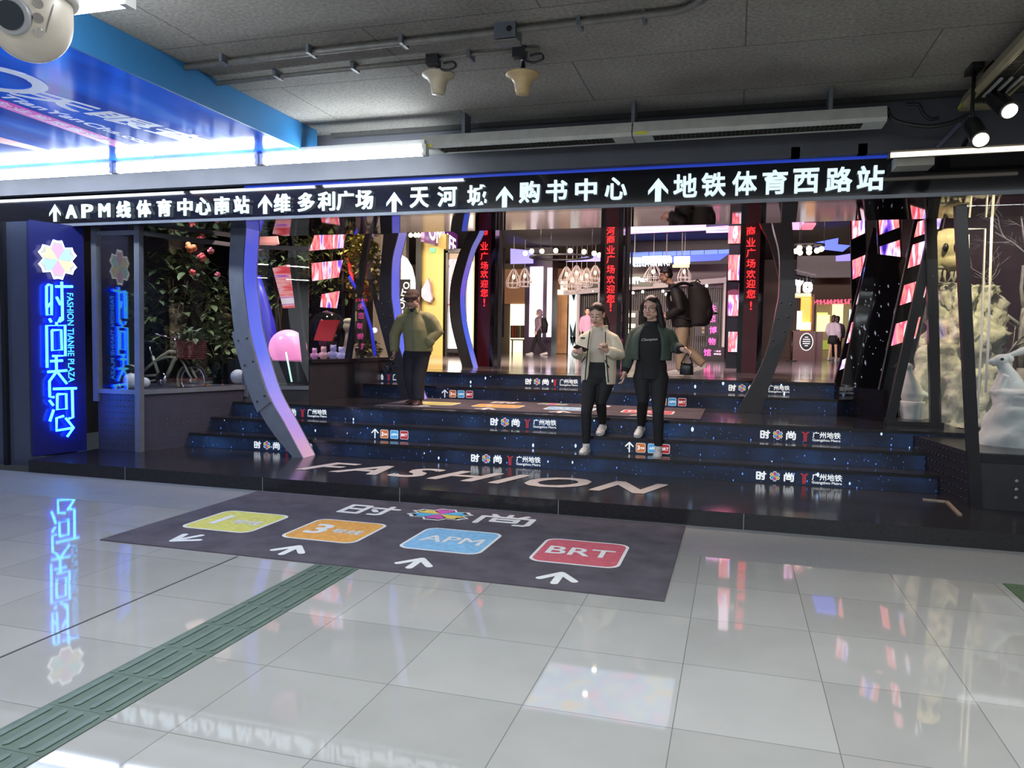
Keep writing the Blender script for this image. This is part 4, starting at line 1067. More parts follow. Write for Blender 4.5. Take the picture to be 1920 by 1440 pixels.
c = W(672, 500, y=11.0); plant('olive_bush', 'tall olive-yellow lit bush near the old man, inner left case', (c.x + .02, 11.1, c.z), (.28, .3, .62), 600, .11, (2, 2, 1), 6, 1.16)
c = W(690, 640, y=11.2); plant('olive_bush', 'small low green plant at the foot of the inner left case', (c.x, 11.2, 1.3), (.22, .2, .14), 150, .09, (1, 2), 8, 1.16)
spot_lamp('case_lamp', (-5.75, 10.6, 3.9), (-5.85, 11.1, 2.0), 220, (1.0, .8, .4), 95, .5, .06)
spot_lamp('case_lamp', (-6.2, 9.7, 3.6), (-6.2, 10.3, 1.2), 160, (.85, .9, .8), 95, .5, .06)
spot_lamp('case_lamp', (-7.2, 8.6, 3.4), (-7.2, 9.1, 1.0), 170, (.8, .85, 1.0), 95, .5, .08)
# flowers in the dark bush
for i, (px, py, s, cl) in enumerate(((358, 463, .085, 'orange'), (378, 482, .06, 'red'), (362, 510, .05, 'red'), (395, 470, .05, 'rose'), (408, 515, .04, 'rose'))):
    c = W(px, py, y=9.05); b = MB(); rn = random.Random(i)
    for k in range(14):
        u = Vector((rn.gauss(0, 1), rn.gauss(0, 1), rn.gauss(0, 1))).normalized(); b.ell(c + u * s * .6, (s * .45, s * .45, s * .45), nu=8, nv=6)
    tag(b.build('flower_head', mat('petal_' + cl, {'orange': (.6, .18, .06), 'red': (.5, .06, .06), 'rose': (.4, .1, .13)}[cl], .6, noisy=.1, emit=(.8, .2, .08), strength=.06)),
        ['large orange flower head high in the dark bush', 'red flower head just below the orange one', 'small red bloom low in the dark bush', 'rose bloom right of the orange flower head', 'tiny rose bloom nearest the grey arch'][i], 'flower')

# bicycle inside the left case
def bicycle():
    y = 8.55
    def P_(px, py): return W(px, py, y=y)
    t = thing('bicycle', 'cream cruiser bicycle with red front basket in the left case', 'bicycle', (P_(340, 735).x, y, zb))
    Mc = mat('cream_enamel', (.5, .47, .33), .3, noisy=.05); Mr = mat('tyre_rubber', (.02, .02, .02), .7, noisy=.1)
    b = MB(); q = P_
    b.tube([q(333, 660), q(318, 659), q(303, 668), q(285, 682), q(272, 694)], .022, 8)
    b.tube([q(334, 671), q(315, 669), q(300, 673), q(287, 679)], .016, 8)
    b.tube([q(335, 668), q(326, 676), q(320, 690), q(313, 706)], .026, 8)
    b.tube([q(286, 668), q(291, 682), q(297, 700)], .02, 8)
    b.tube([q(333, 656), q(341, 672)], .026, 8)
    b.tube([q(272, 705), q(300, 703)], .018, 8); b.tube([q(272, 716), q(297, 712)], .015, 8); b.tube([q(272, 694), q(240, 712)], .016, 8)
    b.tube([q(297, 703), q(310, 708)], .024, 8)
    b.build('bicycle_frame', Mc, t)
    b = MB()
    for dy_ in (-.05, .05): b.tube([q(343, 673) + Vector((0, dy_, 0)), q(350, 682) + Vector((0, dy_, 0)), q(356, 696) + Vector((0, dy_, 0)), q(364, 710) + Vector((0, dy_, 0))], .014, 8)
    b.build('fork', Mc, t)
    r_w = (q(364, 745).z - q(364, 682).z); r_w = abs(q(364, 712).z - q(364, 683).z)
    hub = q(362, 713)
    for hb_, nm in ((hub, 'wheel'), (q(243, 716), 'wheel')):
        wv = MB(); n = 32
        wv.tube([hb_ + Vector((math.cos(2 * PI * k / n), 0, math.sin(2 * PI * k / n))) * r_w for k in range(n + 1)], .018, 8, cap=False)
        wv.tube([hb_ + Vector((math.cos(2 * PI * k / n), 0, math.sin(2 * PI * k / n))) * (r_w - .025) for k in range(n + 1)], .010, 6, mi=1, cap=False)
        for k in range(18):
            a = 2 * PI * k / 18; wv.tube([hb_, hb_ + Vector((math.cos(a), 0, math.sin(a))) * (r_w - .03)], .0015, 4, mi=1)
        wv.tube([hb_ + Vector((0, -.05, 0)), hb_ + Vector((0, .05, 0))], .02, 8, mi=1)
        wv.build(nm, [Mr, M_CHROME], t)
    f = MB()
    for nm, hb_, a0, a1 in (('mudguard', hub, 130, 205), ('mudguard', q(243, 716), 40, 140)):
        f = MB(); pts = [hb_ + Vector((math.cos(R(a0 + (a1 - a0) * k / 10)), 0, math.sin(R(a0 + (a1 - a0) * k / 10)))) * (r_w + .03) for k in range(11)]
        for i in range(10):
            u = Vector((0, .035, 0)); f.quad(pts[i] - u, pts[i + 1] - u, pts[i + 1] + u, pts[i] + u)
        f.build('mudguard', mat('cream_green_enamel', (.42, .5, .3), .3, noisy=.05), t)
    b = MB(); c = q(306, 710); b.lathe([(0, -.01), (.085, -.01), (.09, 0), (.085, .01), (0, .01)], c + Vector((0, -.04, 0)), 28, axis='Y'); b.tube([c + Vector((0, -.06, 0)), c + Vector((.04, -.07, -.1))], .01, 6)
    b.build('chainset', M_CHROME, t)
    b = MB(); b.tube([q(333, 656), q(327, 634)], .012, 8); b.tube([q(305, 623) + Vector((0, -.22, 0)), q(316, 629) + Vector((0, -.16, 0)), q(327, 634), q(318, 626) + Vector((0, .2, 0)), q(308, 621) + Vector((0, .25, 0))], .012, 8)
    b.build('handlebar', M_CHROME, t)
    b = MB(); b.tube([q(286, 668), q(281, 655), q(280, 643)], .012, 8, mi=0); b.build('seat_post', M_CHROME, t)
    b = MB(); c = q(277, 641); b.ell(c, (.12, .08, .025)); b.build('saddle', M_BLACK, t)
    b = MB(); x0 = q(344, 648).x; x1 = q(374, 645).x; z0_ = q(360, 672).z; z1_ = q(360, 640).z
    for k in range(9): 
        z = z0_ + (z1_ - z0_) * k / 8; e = .02 * (1 - k / 8)
        b.tube([(x0 + e, y - .13, z), (x1 - e, y - .13, z), (x1 - e, y + .13, z), (x0 + e, y + .13, z), (x0 + e, y - .13, z)], .009, 6)
    for k in range(10):
        x = x0 + (x1 - x0) * k / 9; b.tube([(x, y - .13, z0_), (x, y - .13, z1_)], .006, 5); b.tube([(x, y + .13, z0_), (x, y + .13, z1_)], .006, 5)
    b.box(x0 + .02, x1 - .02, y - .12, y + .12, z0_, z0_ + .01)
    b.build('basket', mat('red_wicker', (.2, .035, .04), .6, noisy=.2), t)
    return t
bicycle()
c = W(358, 636, y=8.55); b = MB(); foliage(b, (c.x, 8.55, c.z + .03), .2, .14, .1, 130, .09, (0, 1), 12)
tag(b.build('basket_flowers', M_LEAF), 'bunch of grey-green leaves in the red bicycle basket', 'plant')
for px, py, r, lab in ((246, 727, .1, 'large white ball on the floor of the left case, nearer the pillar sign'), (271, 728, .07, 'smaller white ball beside the bicycle pedal')):
    c = W(px, py, y=7.9 if r > .08 else 8.1); tag(MB().ell((c.x, c.y, zb + r), r).build('white_ball', mat('white_ball', (.6, .63, .7), .4, noisy=.03)), lab, 'ball')
c = W(450, 722, y=8.9); tag(MB().ell((c.x, 8.86, .86 + .08), .1).build('white_ball', mat('white_ball', (.6, .63, .7), .4)), 'small white ball seen just left of the grey arch', 'ball')

# inner case: globe lamp, glowing panels as painted video reflections, striped panel, trinkets
c = W(540, 653, y=9.75); r = .27
gl = thing('globe_lamp', 'large glowing pink globe lamp in the inner left case', 'lamp', (c.x, 9.75, 1.16))
MB().ell(c, r, nu=32, nv=20).build('globe', mat('pink_globe', (.8, .4, .6), .3, emit=(1.0, .28, .62), strength=1.0), gl)
MB().ell(c + Vector((-.03, -.12, .05)), .09).lathe([(.07, 0), (.1, .06)], (c.x, c.y, c.z - r - .02), 16).build('bulb', mat('pink_bulb', (1, .7, .8), .3, emit=(1, .6, .8), strength=2), gl)
MB().tube([(c.x, c.y, 1.16), (c.x, c.y, c.z - r + .01)], .05, 12).build('base', M_BLACK, gl)
def slant(label, pts, y, m, name='glow_panel'):
    p = [W(*q, y=y) for q in pts]; t = tag(MB().pane(*p, .03).build(name, m, fix=True), label, 'screen'); return t
slant('uppermost painted red video reflection in the inner left case', [(582, 470), (644, 465), (647, 440), (592, 440)], 10.6, M_VIDEO)
slant('middle painted red and blue video reflection in the inner left case', [(587, 527), (635, 520), (643, 488), (586, 494)], 10.6, M_VIDEO)
slant('lowest painted red video reflection in the inner left case', [(602, 576), (632, 578), (637, 546), (605, 552)], 10.6, M_VIDEO)
slant('red and white striped leaning screen left of the inner post', [(533, 578), (553, 577), (543, 496), (513, 503)], 9.6, M_VIDEO2)
slant('pink triangular panel at the top of the inner left case', [(477, 473), (524, 458), (521, 442), (479, 442)], 10.0, mat('pink_panel', (.5, .2, .2), .5, emit=(.9, .33, .28), strength=.4))
slant('thin red light screen right of the crossed posts', [(656, 512), (664, 527), (660, 500), (652, 485)], 10.9, mat('red_screen', (.5, .02, .02), .5, emit=(1, .05, .05), strength=1.0))
slant('dark red panel with its reflection painted as glow, under the video reflections', [(590, 638), (624, 640), (638, 600), (602, 600)], 10.3, mat('red_reflection_panel', (.3, .02, .02), .4, emit=(.6, .02, .03), strength=.15))  # red reflection put in as a faint glow
b = MB(); q = [W(x, y_, y=10.9) for x, y_ in ((655, 518), (672, 548), (685, 580), (697, 620), (703, 667))]; b.tube(q, .025, 8); tag(b.build('blue_glow_curve', mat('arch_reflection_blue', (.02, .03, .3), .4, emit=(.05, .06, 1.0), strength=.8)), 'curved blue arch reflection built as a glowing tube by the olive bush', 'light tube')  # stands in for the arch's blue strip mirrored in the glass
b = MB(); q = [W(x, y_, y=9.9) for x, y_ in ((478, 520), (492, 565), (505, 610), (512, 660))]; b.tube(q, .09, 10); tag(b.build('blue_glow_curve', mat('blue_glow_tube', (.02, .02, .3), .4, emit=(.05, .03, .75), strength=.45)), 'broad violet-blue glowing tube left of the pink globe', 'light tube')
c = W(596, 600, y=10.2)
b = MB(); b.loft([(1.16, c.x, 10.5, .28, .2), (1.45, c.x, 10.5, .3, .2), (1.7, c.x - .02, 10.5, .3, .2), (1.84, c.x - .02, 10.5, .2, .15), (1.9, c.x - .02, 10.5, .03, .03)], 28); tag(b.build('dark_dome', M_BLACKGLOSS), 'big dark glossy dome behind the pink globe lamp', 'dome')
for i, (px, py, s, cl) in enumerate(((590, 662, .07, (.5, .25, .5)), (607, 660, .08, (.55, .3, .35)), (625, 655, .09, (.35, .3, .6)), (640, 660, .08, (.5, .45, .8)), (652, 650, .07, (.45, .4, .7)))):
    c = W(px, py, y=9.95 + .1 * (i > 1)); b = MB(); z = 1.16
    b.ell((c.x, c.y, z + s * .8), (s * .8, s * .7, s * .8)); b.ell((c.x, c.y, z + s * 1.9), s * .55); 
    for sx in (1, -1): b.ell((c.x + sx * s * .4, c.y, z + s * 2.35), s * .2); b.ell((c.x + sx * s * .75, c.y - s * .2, z + s * .9), (s * .25, s * .25, s * .45))
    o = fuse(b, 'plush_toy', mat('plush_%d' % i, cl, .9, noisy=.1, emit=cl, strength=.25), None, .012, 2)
    tag(o, ['pinkish small plush toy right beside the globe lamp', 'rose plush toy, second from the globe lamp', 'violet plush toy in the middle of the row', 'pale lilac plush toy, second from the leaning post', 'lilac plush toy beside the leaning post'][i], 'toy', 'plush toys along the inner case floor')
# pale standing doll between the crossed posts
c = W(652, 640, y=10.45); b = MB(); z = 1.16
b.loft([(0, 0, 0, .1, .08), (.1, 0, 0, .11, .08), (.28, 0, 0, .07, .06), (.4, 0, 0, .05, .05)]); b.ell((0, 0, .5), .09); b.ell((0, -.02, .58), (.08, .07, .05))
o = fuse(b, 'doll_figure', mat('cream_doll', (.6, .55, .42), .7, noisy=.1), None, .012, 2); o.location = (c.x + .02, 10.45, z); tag(o, 'pale cream doll figure standing between the crossed posts', 'figure')
c = W(697, 655, y=11.3); tag(MB().ell((c.x + .05, 11.3, 1.62), .045).build('light_ball', mat('white_violet_glow', (.8, .8, 1), .4, emit=(.8, .75, 1), strength=2)), 'small white-violet glowing ball low in the inner left case', 'lamp')
b = MB(); b.tube([W(536, 660, y=8.99), W(547, 716, y=8.99)], .012, 8); tag(b.build('light_rod', mat('mint_rod', (.7, 1, .9), .3, emit=(.6, 1, .85), strength=1.2)), 'thin mint-white glowing rod by the base of the arch', 'light tube')
# ------------------------------------------------------------------ lit blue advertising box hung under the ceiling, left
bx = thing('light_box', 'large glossy blue advertising light box hung under the ceiling', 'light box', (-6.5, 3.6, 3.25))
M_BOXSIDE = mat('blue_box_side', (0.035, 0.2, 0.46), 0.35, noisy=.06, scale=3)
xs = -3.98
MB().box(xs - .02, xs, .6, 6.72, 3.25, 3.497).box(-9.5, xs - .02, 6.7, 6.72, 3.25, 3.497).box(-9.5, xs - .02, .6, .62, 3.25, 3.497).build('side_panel', M_BOXSIDE, bx)
def make_print():
    m, nt, b, N, L = node_mat('blue_gloss_print')
    tc = N('TexCoord'); mp = N('Mapping'); mp.inputs['Rotation'].default_value = (0, 0, .5); mp.inputs['Scale'].default_value = (1.2, .25, 1); L(tc.outputs['Object'], mp.inputs[0])
    n = N('TexNoise'); n.inputs['Scale'].default_value = 2; n.inputs['Detail'].default_value = 2; L(mp.outputs[0], n.inputs['Vector'])
    r = N('ValToRGB'); ramp(r, [(.35, (.01, .05, .38)), (.55, (.012, .1, .62)), (.72, (.06, .22, .75))]); L(n.outputs['Fac'], r.inputs[0])
    L(r.outputs[0], b.inputs['Base Color']); b.inputs['Roughness'].default_value = .12
    L(r.outputs[0], b.inputs['Emission Color']); b.inputs['Emission Strength'].default_value = .55
    m.cycles.emission_sampling = 'NONE'
    return m
MB().box(-9.5, xs - .02, .62, 6.7, 3.25, 3.27).build('print_face', make_print(), bx)
zf = 3.249
def on_print(px, py): return W(px, py, z=zf)
M_ADW = mat('ad_white', (.65, .7, .8), .3, emit=(.6, .7, 1), strength=.25)
b = MB()
def print_text(body, pa, pb, hei, bold=.02, shear=0.0):
    """lettering on the underside between two photo pixels along its baseline"""
    a, e = on_print(*pa), on_print(*pb); d = (e - a); 
    put_text(b, body, frame((a + e) / 2, d, (1, 0, 0)), wid=d.length, hei=hei, bold=bold, shear=shear)
print_text('天眼查', (34, 169), (390, 269), .30, .03, .15)
print_text('TianYanCha.com', (4, 178), (296, 274), .12, .025, .15)
b.build('main_lettering', M_ADW, bx)
b = MB(); c = on_print(-8, 148)
for rr, a0, a1, wd in ((.36, -20, 150, .07), (.30, -60, 130, .035), (.36, 170, 330, .06)):
    strokes(b, [[(rr * math.cos(R(a0 + (a1 - a0) * k / 16)) * .8, rr * .75 * math.sin(R(a0 + (a1 - a0) * k / 16))) for k in range(17)]], frame(c, (0, 1, 0), (1, 0, 0)), wd)
b.build('ring_logo', M_ADW, bx)
a, e = on_print(-60, 172), on_print(238, 277); d = (e - a).normalized(); n = Vector((1, 0, 0))
MB().quad(a - n * .09, e - n * .09, e + n * .09, a + n * .09).build('magenta_band', mat('magenta_band', (.5, .05, .45), .3, emit=(.65, .05, .5), strength=.4), bx)
b = MB(); put_text(b, '企业发展查询天下', frame((a + e) / 2 + Vector((0, .1, -.001)), d, (1, 0, 0)), wid=(e - a).length * .9, hei=.11, bold=.015)
b.build('band_lettering', M_ADW, bx)
a, e = on_print(-30, 250), on_print(90, 282)
MB().quad(a - n * .25, e - n * .12, e + n * .02, a + n * .02).build('red_patch', mat('red_patch', (.55, .06, .15), .3, emit=(.6, .06, .15), strength=.3), bx)

# ------------------------------------------------------------------ fluorescent tubes
def batten(label, pts, holders, y, z):
    t = thing('fluorescent_light', label, 'lamp', ((pts[0] + pts[1]) / 2, y, z), 'fluorescent tubes along the bulkhead')
    MB().tube([(pts[0], y, z), (pts[1], y, z)], .04, 14).build('tube', M_TUBE, t)
    b = MB(); b.box(pts[0] - .02, pts[1] + .02, y - .02, y + .05, z + .06, z + .1)
    b.build('batten', M_WHITE, t)
    b = MB()
    for x in holders: b.box(x - .02, x + .02, y - .035, y + .04, z - .04, z + .06)
    b.build('tube_holder', M_WHITE, t)
    return t
ty = 6.45; tz = W(350, 310, y=ty).z
xa = [W(px, 310, y=ty).x for px in (-240, 212, 220, 484, 494, 797)]
batten('fluorescent tube at the far left under the blue light box', (xa[0], xa[1] - .02), (xa[1],), ty, tz)
batten('middle fluorescent tube under the blue light box', (xa[2] + .02, xa[3] - .02), (xa[2], xa[3]), ty, tz)
batten('fluorescent tube just left of the louvred ceiling fitting', (xa[4] + .02, xa[5] - .02), (xa[4], xa[5]), ty, tz)
q = W(180, 6, z=3.2)
batten('fluorescent tube behind the dome camera at the top', (-6, W(238, -2, z=3.2).x), (W(238, -2, z=3.2).x,), q.y, 3.2)

# ------------------------------------------------------------------ louvred fittings
M_FIT = mat('aged_white_fitting', (.5, .5, .46), .45, noisy=.12, scale=12); M_LOUV = mat('dark_louvre', (.09, .085, .075), .35, metal=.5, noisy=.1); M_YTAG = mat('yellow_tag', (.6, .62, .05), .5, noisy=.05)
def fitting(label, a, e, dirn, z, wd, cat_lab='lamp', col=None):
    """a, e: ends (plan); trough with a louvre of cross blades in its underside"""
    a = Vector((*a, z)); e = Vector((*e, z)); d = (e - a).normalized(); s = Vector((d.y, -d.x, 0))
    t = thing('louvred_light', label, 'lamp', (a + e) / 2)
    b = MB(); cm = col or M_FIT; h = .12
    prof = [(-wd / 2, 0), (-wd / 2 - .015, .03), (-wd / 2 + .02, h), (wd / 2 - .02, h), (wd / 2 + .015, .03), (wd / 2, 0), (wd / 2 - .02, 0), (wd / 2 - .035, h - .02), (-wd / 2 + .035, h - .02), (-wd / 2 + .02, 0)]
    vs = [p + s * u + Vector((0, 0, v)) for p in (a, e) for u, v in prof]; n = len(prof)
    b.add(vs, [(i, (i + 1) % n, n + (i + 1) % n, n + i) for i in range(n)])
    for p, q in ((a, a + d * .16), (e - d * .16, e)): b.bar(p + Vector((0, 0, .012)), q + Vector((0, 0, .012)), wd - .04, .024)
    b.build('housing', cm, t, fix=True)
    b = MB(); L = (e - a).length; k = int((L - .36) / .035)
    for i in range(k + 1):
        p = a + d * (.18 + (L - .36) * i / k); b.bar(p - s * (wd / 2 - .03) + Vector((0, 0, .03)), p + s * (wd / 2 - .03) + Vector((0, 0, .03)), .004, .045)
    for u in (-wd / 2 + .03, 0, wd / 2 - .03): b.bar(a + d * .16 + s * u + Vector((0, 0, .03)), e - d * .16 + s * u + Vector((0, 0, .03)), .006, .05)
    b.build('louvre', M_LOUV, t)
    b = MB(); b.bar(a + d * .02 + s * (wd / 2 + .016) + Vector((0, 0, .02)), a + d * .12 + s * (wd / 2 + .016) + Vector((0, 0, .02)), .004, .025); b.build('yellow_tag', M_YTAG, t)
    return t
z1 = W(900, 280, y=6.6).z
x0, x1, x2 = W(790, 285, y=6.5).x, W(1186, 255, y=6.5).x, W(1662, 220, y=6.5).x
fitting('unlit louvred ceiling light starting beside the glowing tube', (x0, 6.58), (x1 - .005, 6.58), 1, z1, .22)
fitting('unlit louvred ceiling light ending at the black cable loop', (x1 + .005, 6.58), (x2, 6.58), 1, z1, .22)
for x, lb in ((x0 + .4, 'grey ceiling bracket near the glowing tube end of the louvred lights'), (x1, 'grey ceiling bracket where the two louvred lights meet'), (x2 - .4, 'grey ceiling bracket nearest the drooping black cable')):
    tag(MB().box(x - .015, x + .015, 6.5, 6.66, z1 + .11, 3.5).build('mounting_bracket', M_GREYMETAL), lb, 'bracket')
yb = W(1775, 218, z=3.3)
fitting('yellowed louvred light running diagonally at the upper right', (1.72, 6.72), (1.72, 3.2), 1, 3.3, .24, col=mat('yellowed_fitting', (.33, .28, .17), .5, noisy=.15, scale=10))
b = MB()
for i in range(3): b.bar((1.66 + i * .06, 6.35, 3.295), (1.66 + i * .06, 5.95, 3.295), .018, .012)
tag(b.build('vent_slat', M_FIT), 'three pale slats under the yellowed louvred light', 'slats')
b = MB()
pts = [W(1664, 203, y=6.6), W(1672, 222, y=6.6), W(1700, 232, y=6.6), W(1745, 237, y=6.6), W(1790, 228, y=6.6), W(1818, 216, y=6.6), W(1822, 240, y=6.6), W(1806, 275, y=6.7)]
b.tube(interp([tuple(p) for p in pts], 30), .016, 8)
tag(b.build('black_cable', M_BLACK), 'black cable drooping between the louvred lights at upper right', 'cable')
b = MB(); b.tube(interp([tuple(W(*q, y=6.888)) for q in ((1700, 196), (1722, 196), (1730, 212), (1745, 224), (1760, 220))], 16), .012, 6)
tag(b.build('loose_cable', M_DARKMETAL), 'short loose dark cable above the drooping cable', 'cable')
tag(MB().bar(W(1756, 278, y=6.885), W(1800, 232, y=6.885), .03, .03).build('cable_duct', mat('blue_grey_duct', (.12, .13, .2), .5, noisy=.1)), 'short slanting blue-grey duct beside the right spotlight', 'duct')

# spotlights on a track
for (lab, lens, back, tg) in (('black spotlight at the right edge, the higher of the two', (1893, 208), (1862, 166), (2.4, 4.2, 0)), ('black spotlight nearer the white light strip, the lower of the two', (1839, 262), (1822, 224), (1.9, 4.6, 0))):
    p = W(*lens, y=6.1); q = W(*back, y=6.3); q.z = p.z + .17
    t = thing('spotlight', lab, 'spotlight', p, 'spotlights')
    d = (p - q).normalized()
    b = MB(); b.tube([q, q.lerp(p, .1), q.lerp(p, .95), p], [.05, .06, .062, .066], 18, cap=True); b.build('barrel', M_BLACK, t)
    b = MB(); b.tube([p + d * .001, p + d * .006], [.05, .05], 18); b.build('lens', mat('warm_lens', (1, .9, .7), .3, emit=(1.0, .86, .66), strength=9), t)
    b = MB(); b.tube([q.lerp(p, .4), Vector((q.x, q.y, q.z + .1)), Vector((q.x, q.y, 3.5))], .014, 8); b.box(q.x - .04, q.x + .04, q.y - .1, q.y + .1, 3.46, 3.5); b.build('bracket', M_BLACK, t)
    spot_lamp('spotlight_beam', p + d * .03, tg, 42, (1, .78, .55), 75, .6, .05)
# warm white light strip edge at far right
p, q = W(1670, 291, y=6.55), W(1990, 274, y=6.55)
ls = thing('light_strip', 'thin warm-white light strip at the right edge above the sign', 'lamp', (p + q) / 2)
MB().bar(p, q, .02, .035).build('diffuser', mat('warm_white_strip', (1, .95, .85), .4, emit=(1, .93, .78), strength=1.3), ls)
MB().bar(p + Vector((0, .08, .02)), q + Vector((0, .08, .02)), .14, .03).build('tray', mat('brown_tray', (.18, .15, .11), .5, noisy=.1), ls)
c = W(1717, 304, y=6.85)
eb = thing('emergency_box', 'small white box with a red mark above the sign at right', 'box', c)
MB().box(c.x - .15, c.x + .12, 6.78, 7.0, c.z - .04, c.z + .05).build('box_body', mat('ivory_plastic', (.5, .49, .45), .5, noisy=.08), eb)
MB().box(c.x - .02, c.x + .04, 6.778, 6.78, c.z + .02, c.z + .035).build('red_mark', mat('red_mark', (.5, .03, .03), .5, noisy=.05), eb)

# ------------------------------------------------------------------ conduits, junction box, bell lamps
M_COND = mat('painted_conduit', (.2, .19, .175), .5, metal=.2, noisy=.2, scale=15)
b = MB(); zc = 3.465
pts = [(-4.0, 4.86, zc), (-2.8, 4.82, zc), (-1.5, 4.8, zc), (-.45, 4.77, zc)] + [(-.45 + .2 * math.sin(R(a)), 4.57 + .2 * math.cos(R(a)), zc) for a in range(10, 91, 10)] + [(-.25, 3.0, zc)]
b.tube(pts, .021, 10); b.tube([(x + .02, y + .055, zc + .015) if i < 4 else (x + .055, y, zc + .015) for i, (x, y, z) in enumerate(pts)], .014, 8)
o = tag(b.build('conduit_run', M_COND), 'long grey ceiling conduit bending toward the viewer at its end', 'conduit')
for x in (-3.6, -2.9, -2.2, -1.0, -.6): MB().box(x - .012, x + .012, 4.76, 4.88, 3.445, 3.5).build('saddle_clip', M_GREYMETAL, o)
b = MB(); b.tube([(-4.0, 5.22, zc), (-3.0, 5.18, zc), (-2.1, 5.16, zc)], .019, 10); b.tube([(-2.1, 5.16, zc), (-1.8, 5.15, zc + .01), (-1.35, 5.15, zc + .01)], .013, 8)
o = tag(b.build('conduit_run', M_COND), 'grey ceiling conduit feeding the two cream bell lamps', 'conduit')
for x in (-3.4, -2.75, -1.85): MB().box(x - .012, x + .012, 5.12, 5.23, 3.445, 3.5).build('saddle_clip', M_GREYMETAL, o)
jb = thing('junction_box', 'small grey junction box with open knockout on the ceiling conduit', 'box', (-1.45, 4.8, 3.4))
MB().box(-1.54, -1.40, 4.74, 4.9, 3.4, 3.5).build('box_body', M_GREYMETAL, jb)
MB().tube([(-1.44, 4.735, 3.455), (-1.44, 4.742, 3.455)], .018, 10).build('knockout', M_BLACK, jb)
MB().cbox((-1.46, 4.78, 3.392), (.15, .12, .004), Matrix.Rotation(.15, 3, 'X')).build('lid', M_COND, jb)
for lab, px in (('cream bell-shaped ceiling lamp, the paler left one of two', 822), ('yellower bell-shaped ceiling lamp, the right one of two', 980)):
    c = W(px, 150, y=5.3); z0_ = 3.455
    t = thing('bell_lamp', lab, 'lamp', (c.x, 5.3, 3.3), 'bell lamps')
    zt = W(px, 139, y=5.3).z; zb_ = W(px, 177, y=5.3).z; hh = zt - zb_
    MB().lathe([(0.0, zb_), (.045, zb_), (.055, zb_ + hh * .25), (.06, zb_ + hh * .5), (.085, zb_ + hh * .78), (.118, zt - .015), (.122, zt - .008), (.122, zt), (.0, zt + .003)], (c.x, 5.3, 0), 28).build('bell_shade', mat('cream_glass_%d' % px, (.56, .48, .34) if px < 900 else (.55, .4, .2), .35, noisy=.15, scale=14), t)
    MB().lathe([(.04, zt), (.045, zt + .02), (.03, zt + .035), (.018, zt + .04), (.018, zt + .06), (0, zt + .06)], (c.x, 5.3, 0), 16).tube([(c.x, 5.3, zt + .04), (c.x + .01, 5.26, zt + .09), (c.x + .02, 5.18, 3.46)], .016, 8).box(c.x - .03, c.x + .06, 5.13, 5.2, 3.43, 3.5).build('stem', M_DARKMETAL, t)
    b = MB(); b.tube(interp([(c.x + .02, 5.2, 3.43), (c.x + .1, 5.2, 3.40), (c.x + .17, 5.2, 3.42), (c.x + .15, 5.2, 3.455), (c.x + .08, 5.2, 3.45)], 20), .009, 6); b.build('cable_loop', M_DARKMETAL, t)

# ------------------------------------------------------------------ dome camera, upper left
d = ray(56, 36).normalized(); c = Vector((0, 0, CAM_H)) + d * 2.5; r = .098
dc = thing('dome_camera', 'white dome surveillance camera hanging at the upper left', 'camera', c)
tw = (Vector((0, 0, CAM_H)) - c).normalized()
b = MB(); prof = [(r * math.sin(R(a)), -r * 1.08 * math.cos(R(a))) for a in range(0, 91, 6)] + [(r, r * .45), (r * .97, r * .5)]
b.lathe(prof, c, 56); b.build('dome_body', mat('ivory_dome', (.62, .56, .48), .35, noisy=.04), dc)
b = MB(); b.lathe([(r * .97, r * .5), (r * 1.12, r * .5), (r * 1.16, r * .62), (r * 1.16, r * 1.5), (r * .8, r * 1.8), (0, r * 1.8)], c, 40); b.tube([c + Vector((0, 0, r * 1.7)), (c.x, c.y, 3.26 if c.x < -4 else 3.5)], .03, 12); b.build('housing', M_WHITE, dc)
rt = tw.cross(Vector((0, 0, 1))).normalized(); up = rt.cross(tw).normalized()
def on_dome(u, v, k=1.0):
    w_ = math.sqrt(max(0, 1 - u * u - v * v)); return c + (-rt * -u * r + up * v * r + tw * w_ * r) * k
sx = -1 if (on_dome(.5, 0) - on_dome(0, 0)).dot(CR) < 0 else 1
q = on_dome(-.42 * sx, 0.0, 1.0); nrm = (q - c).normalized()
b = MB(); b.tube([q - nrm * .012, q + nrm * .006], [r * .36, r * .34], 24); b.build('lens_window', mat('lens_dark', (.02, .03, .04), .05, noisy=.02), dc)
b = MB(); b.tube([q - nrm * .012, q + nrm * .003], [r * .48, r * .44], 24); b.build('lens_ring', mat('grey_ring', (.35, .36, .38), .3, noisy=.04), dc)
for k, v in enumerate((.36, .02, -.32)):
    q = on_dome(.18 * sx, v + .05, .99); nrm = (q - c).normalized(); b = MB(); b.tube([q, q + nrm * .005], [r * .13, r * .11], 14); b.build('infrared_lamp', mat('clear_led', (.55, .52, .5), .15, metal=.6, noisy=.1), dc)
b = MB(); pts = [on_dome((.42 + .12 * math.cos(a)) * sx, .75 - 1.3 * k / 10, 1.003) for k, a in enumerate([math.pi * j / 10 for j in range(11)])]; b.tube(pts, .0022, 5); b.build('seam_line', mat('seam_grey', (.25, .22, .2), .6, noisy=.05), dc)
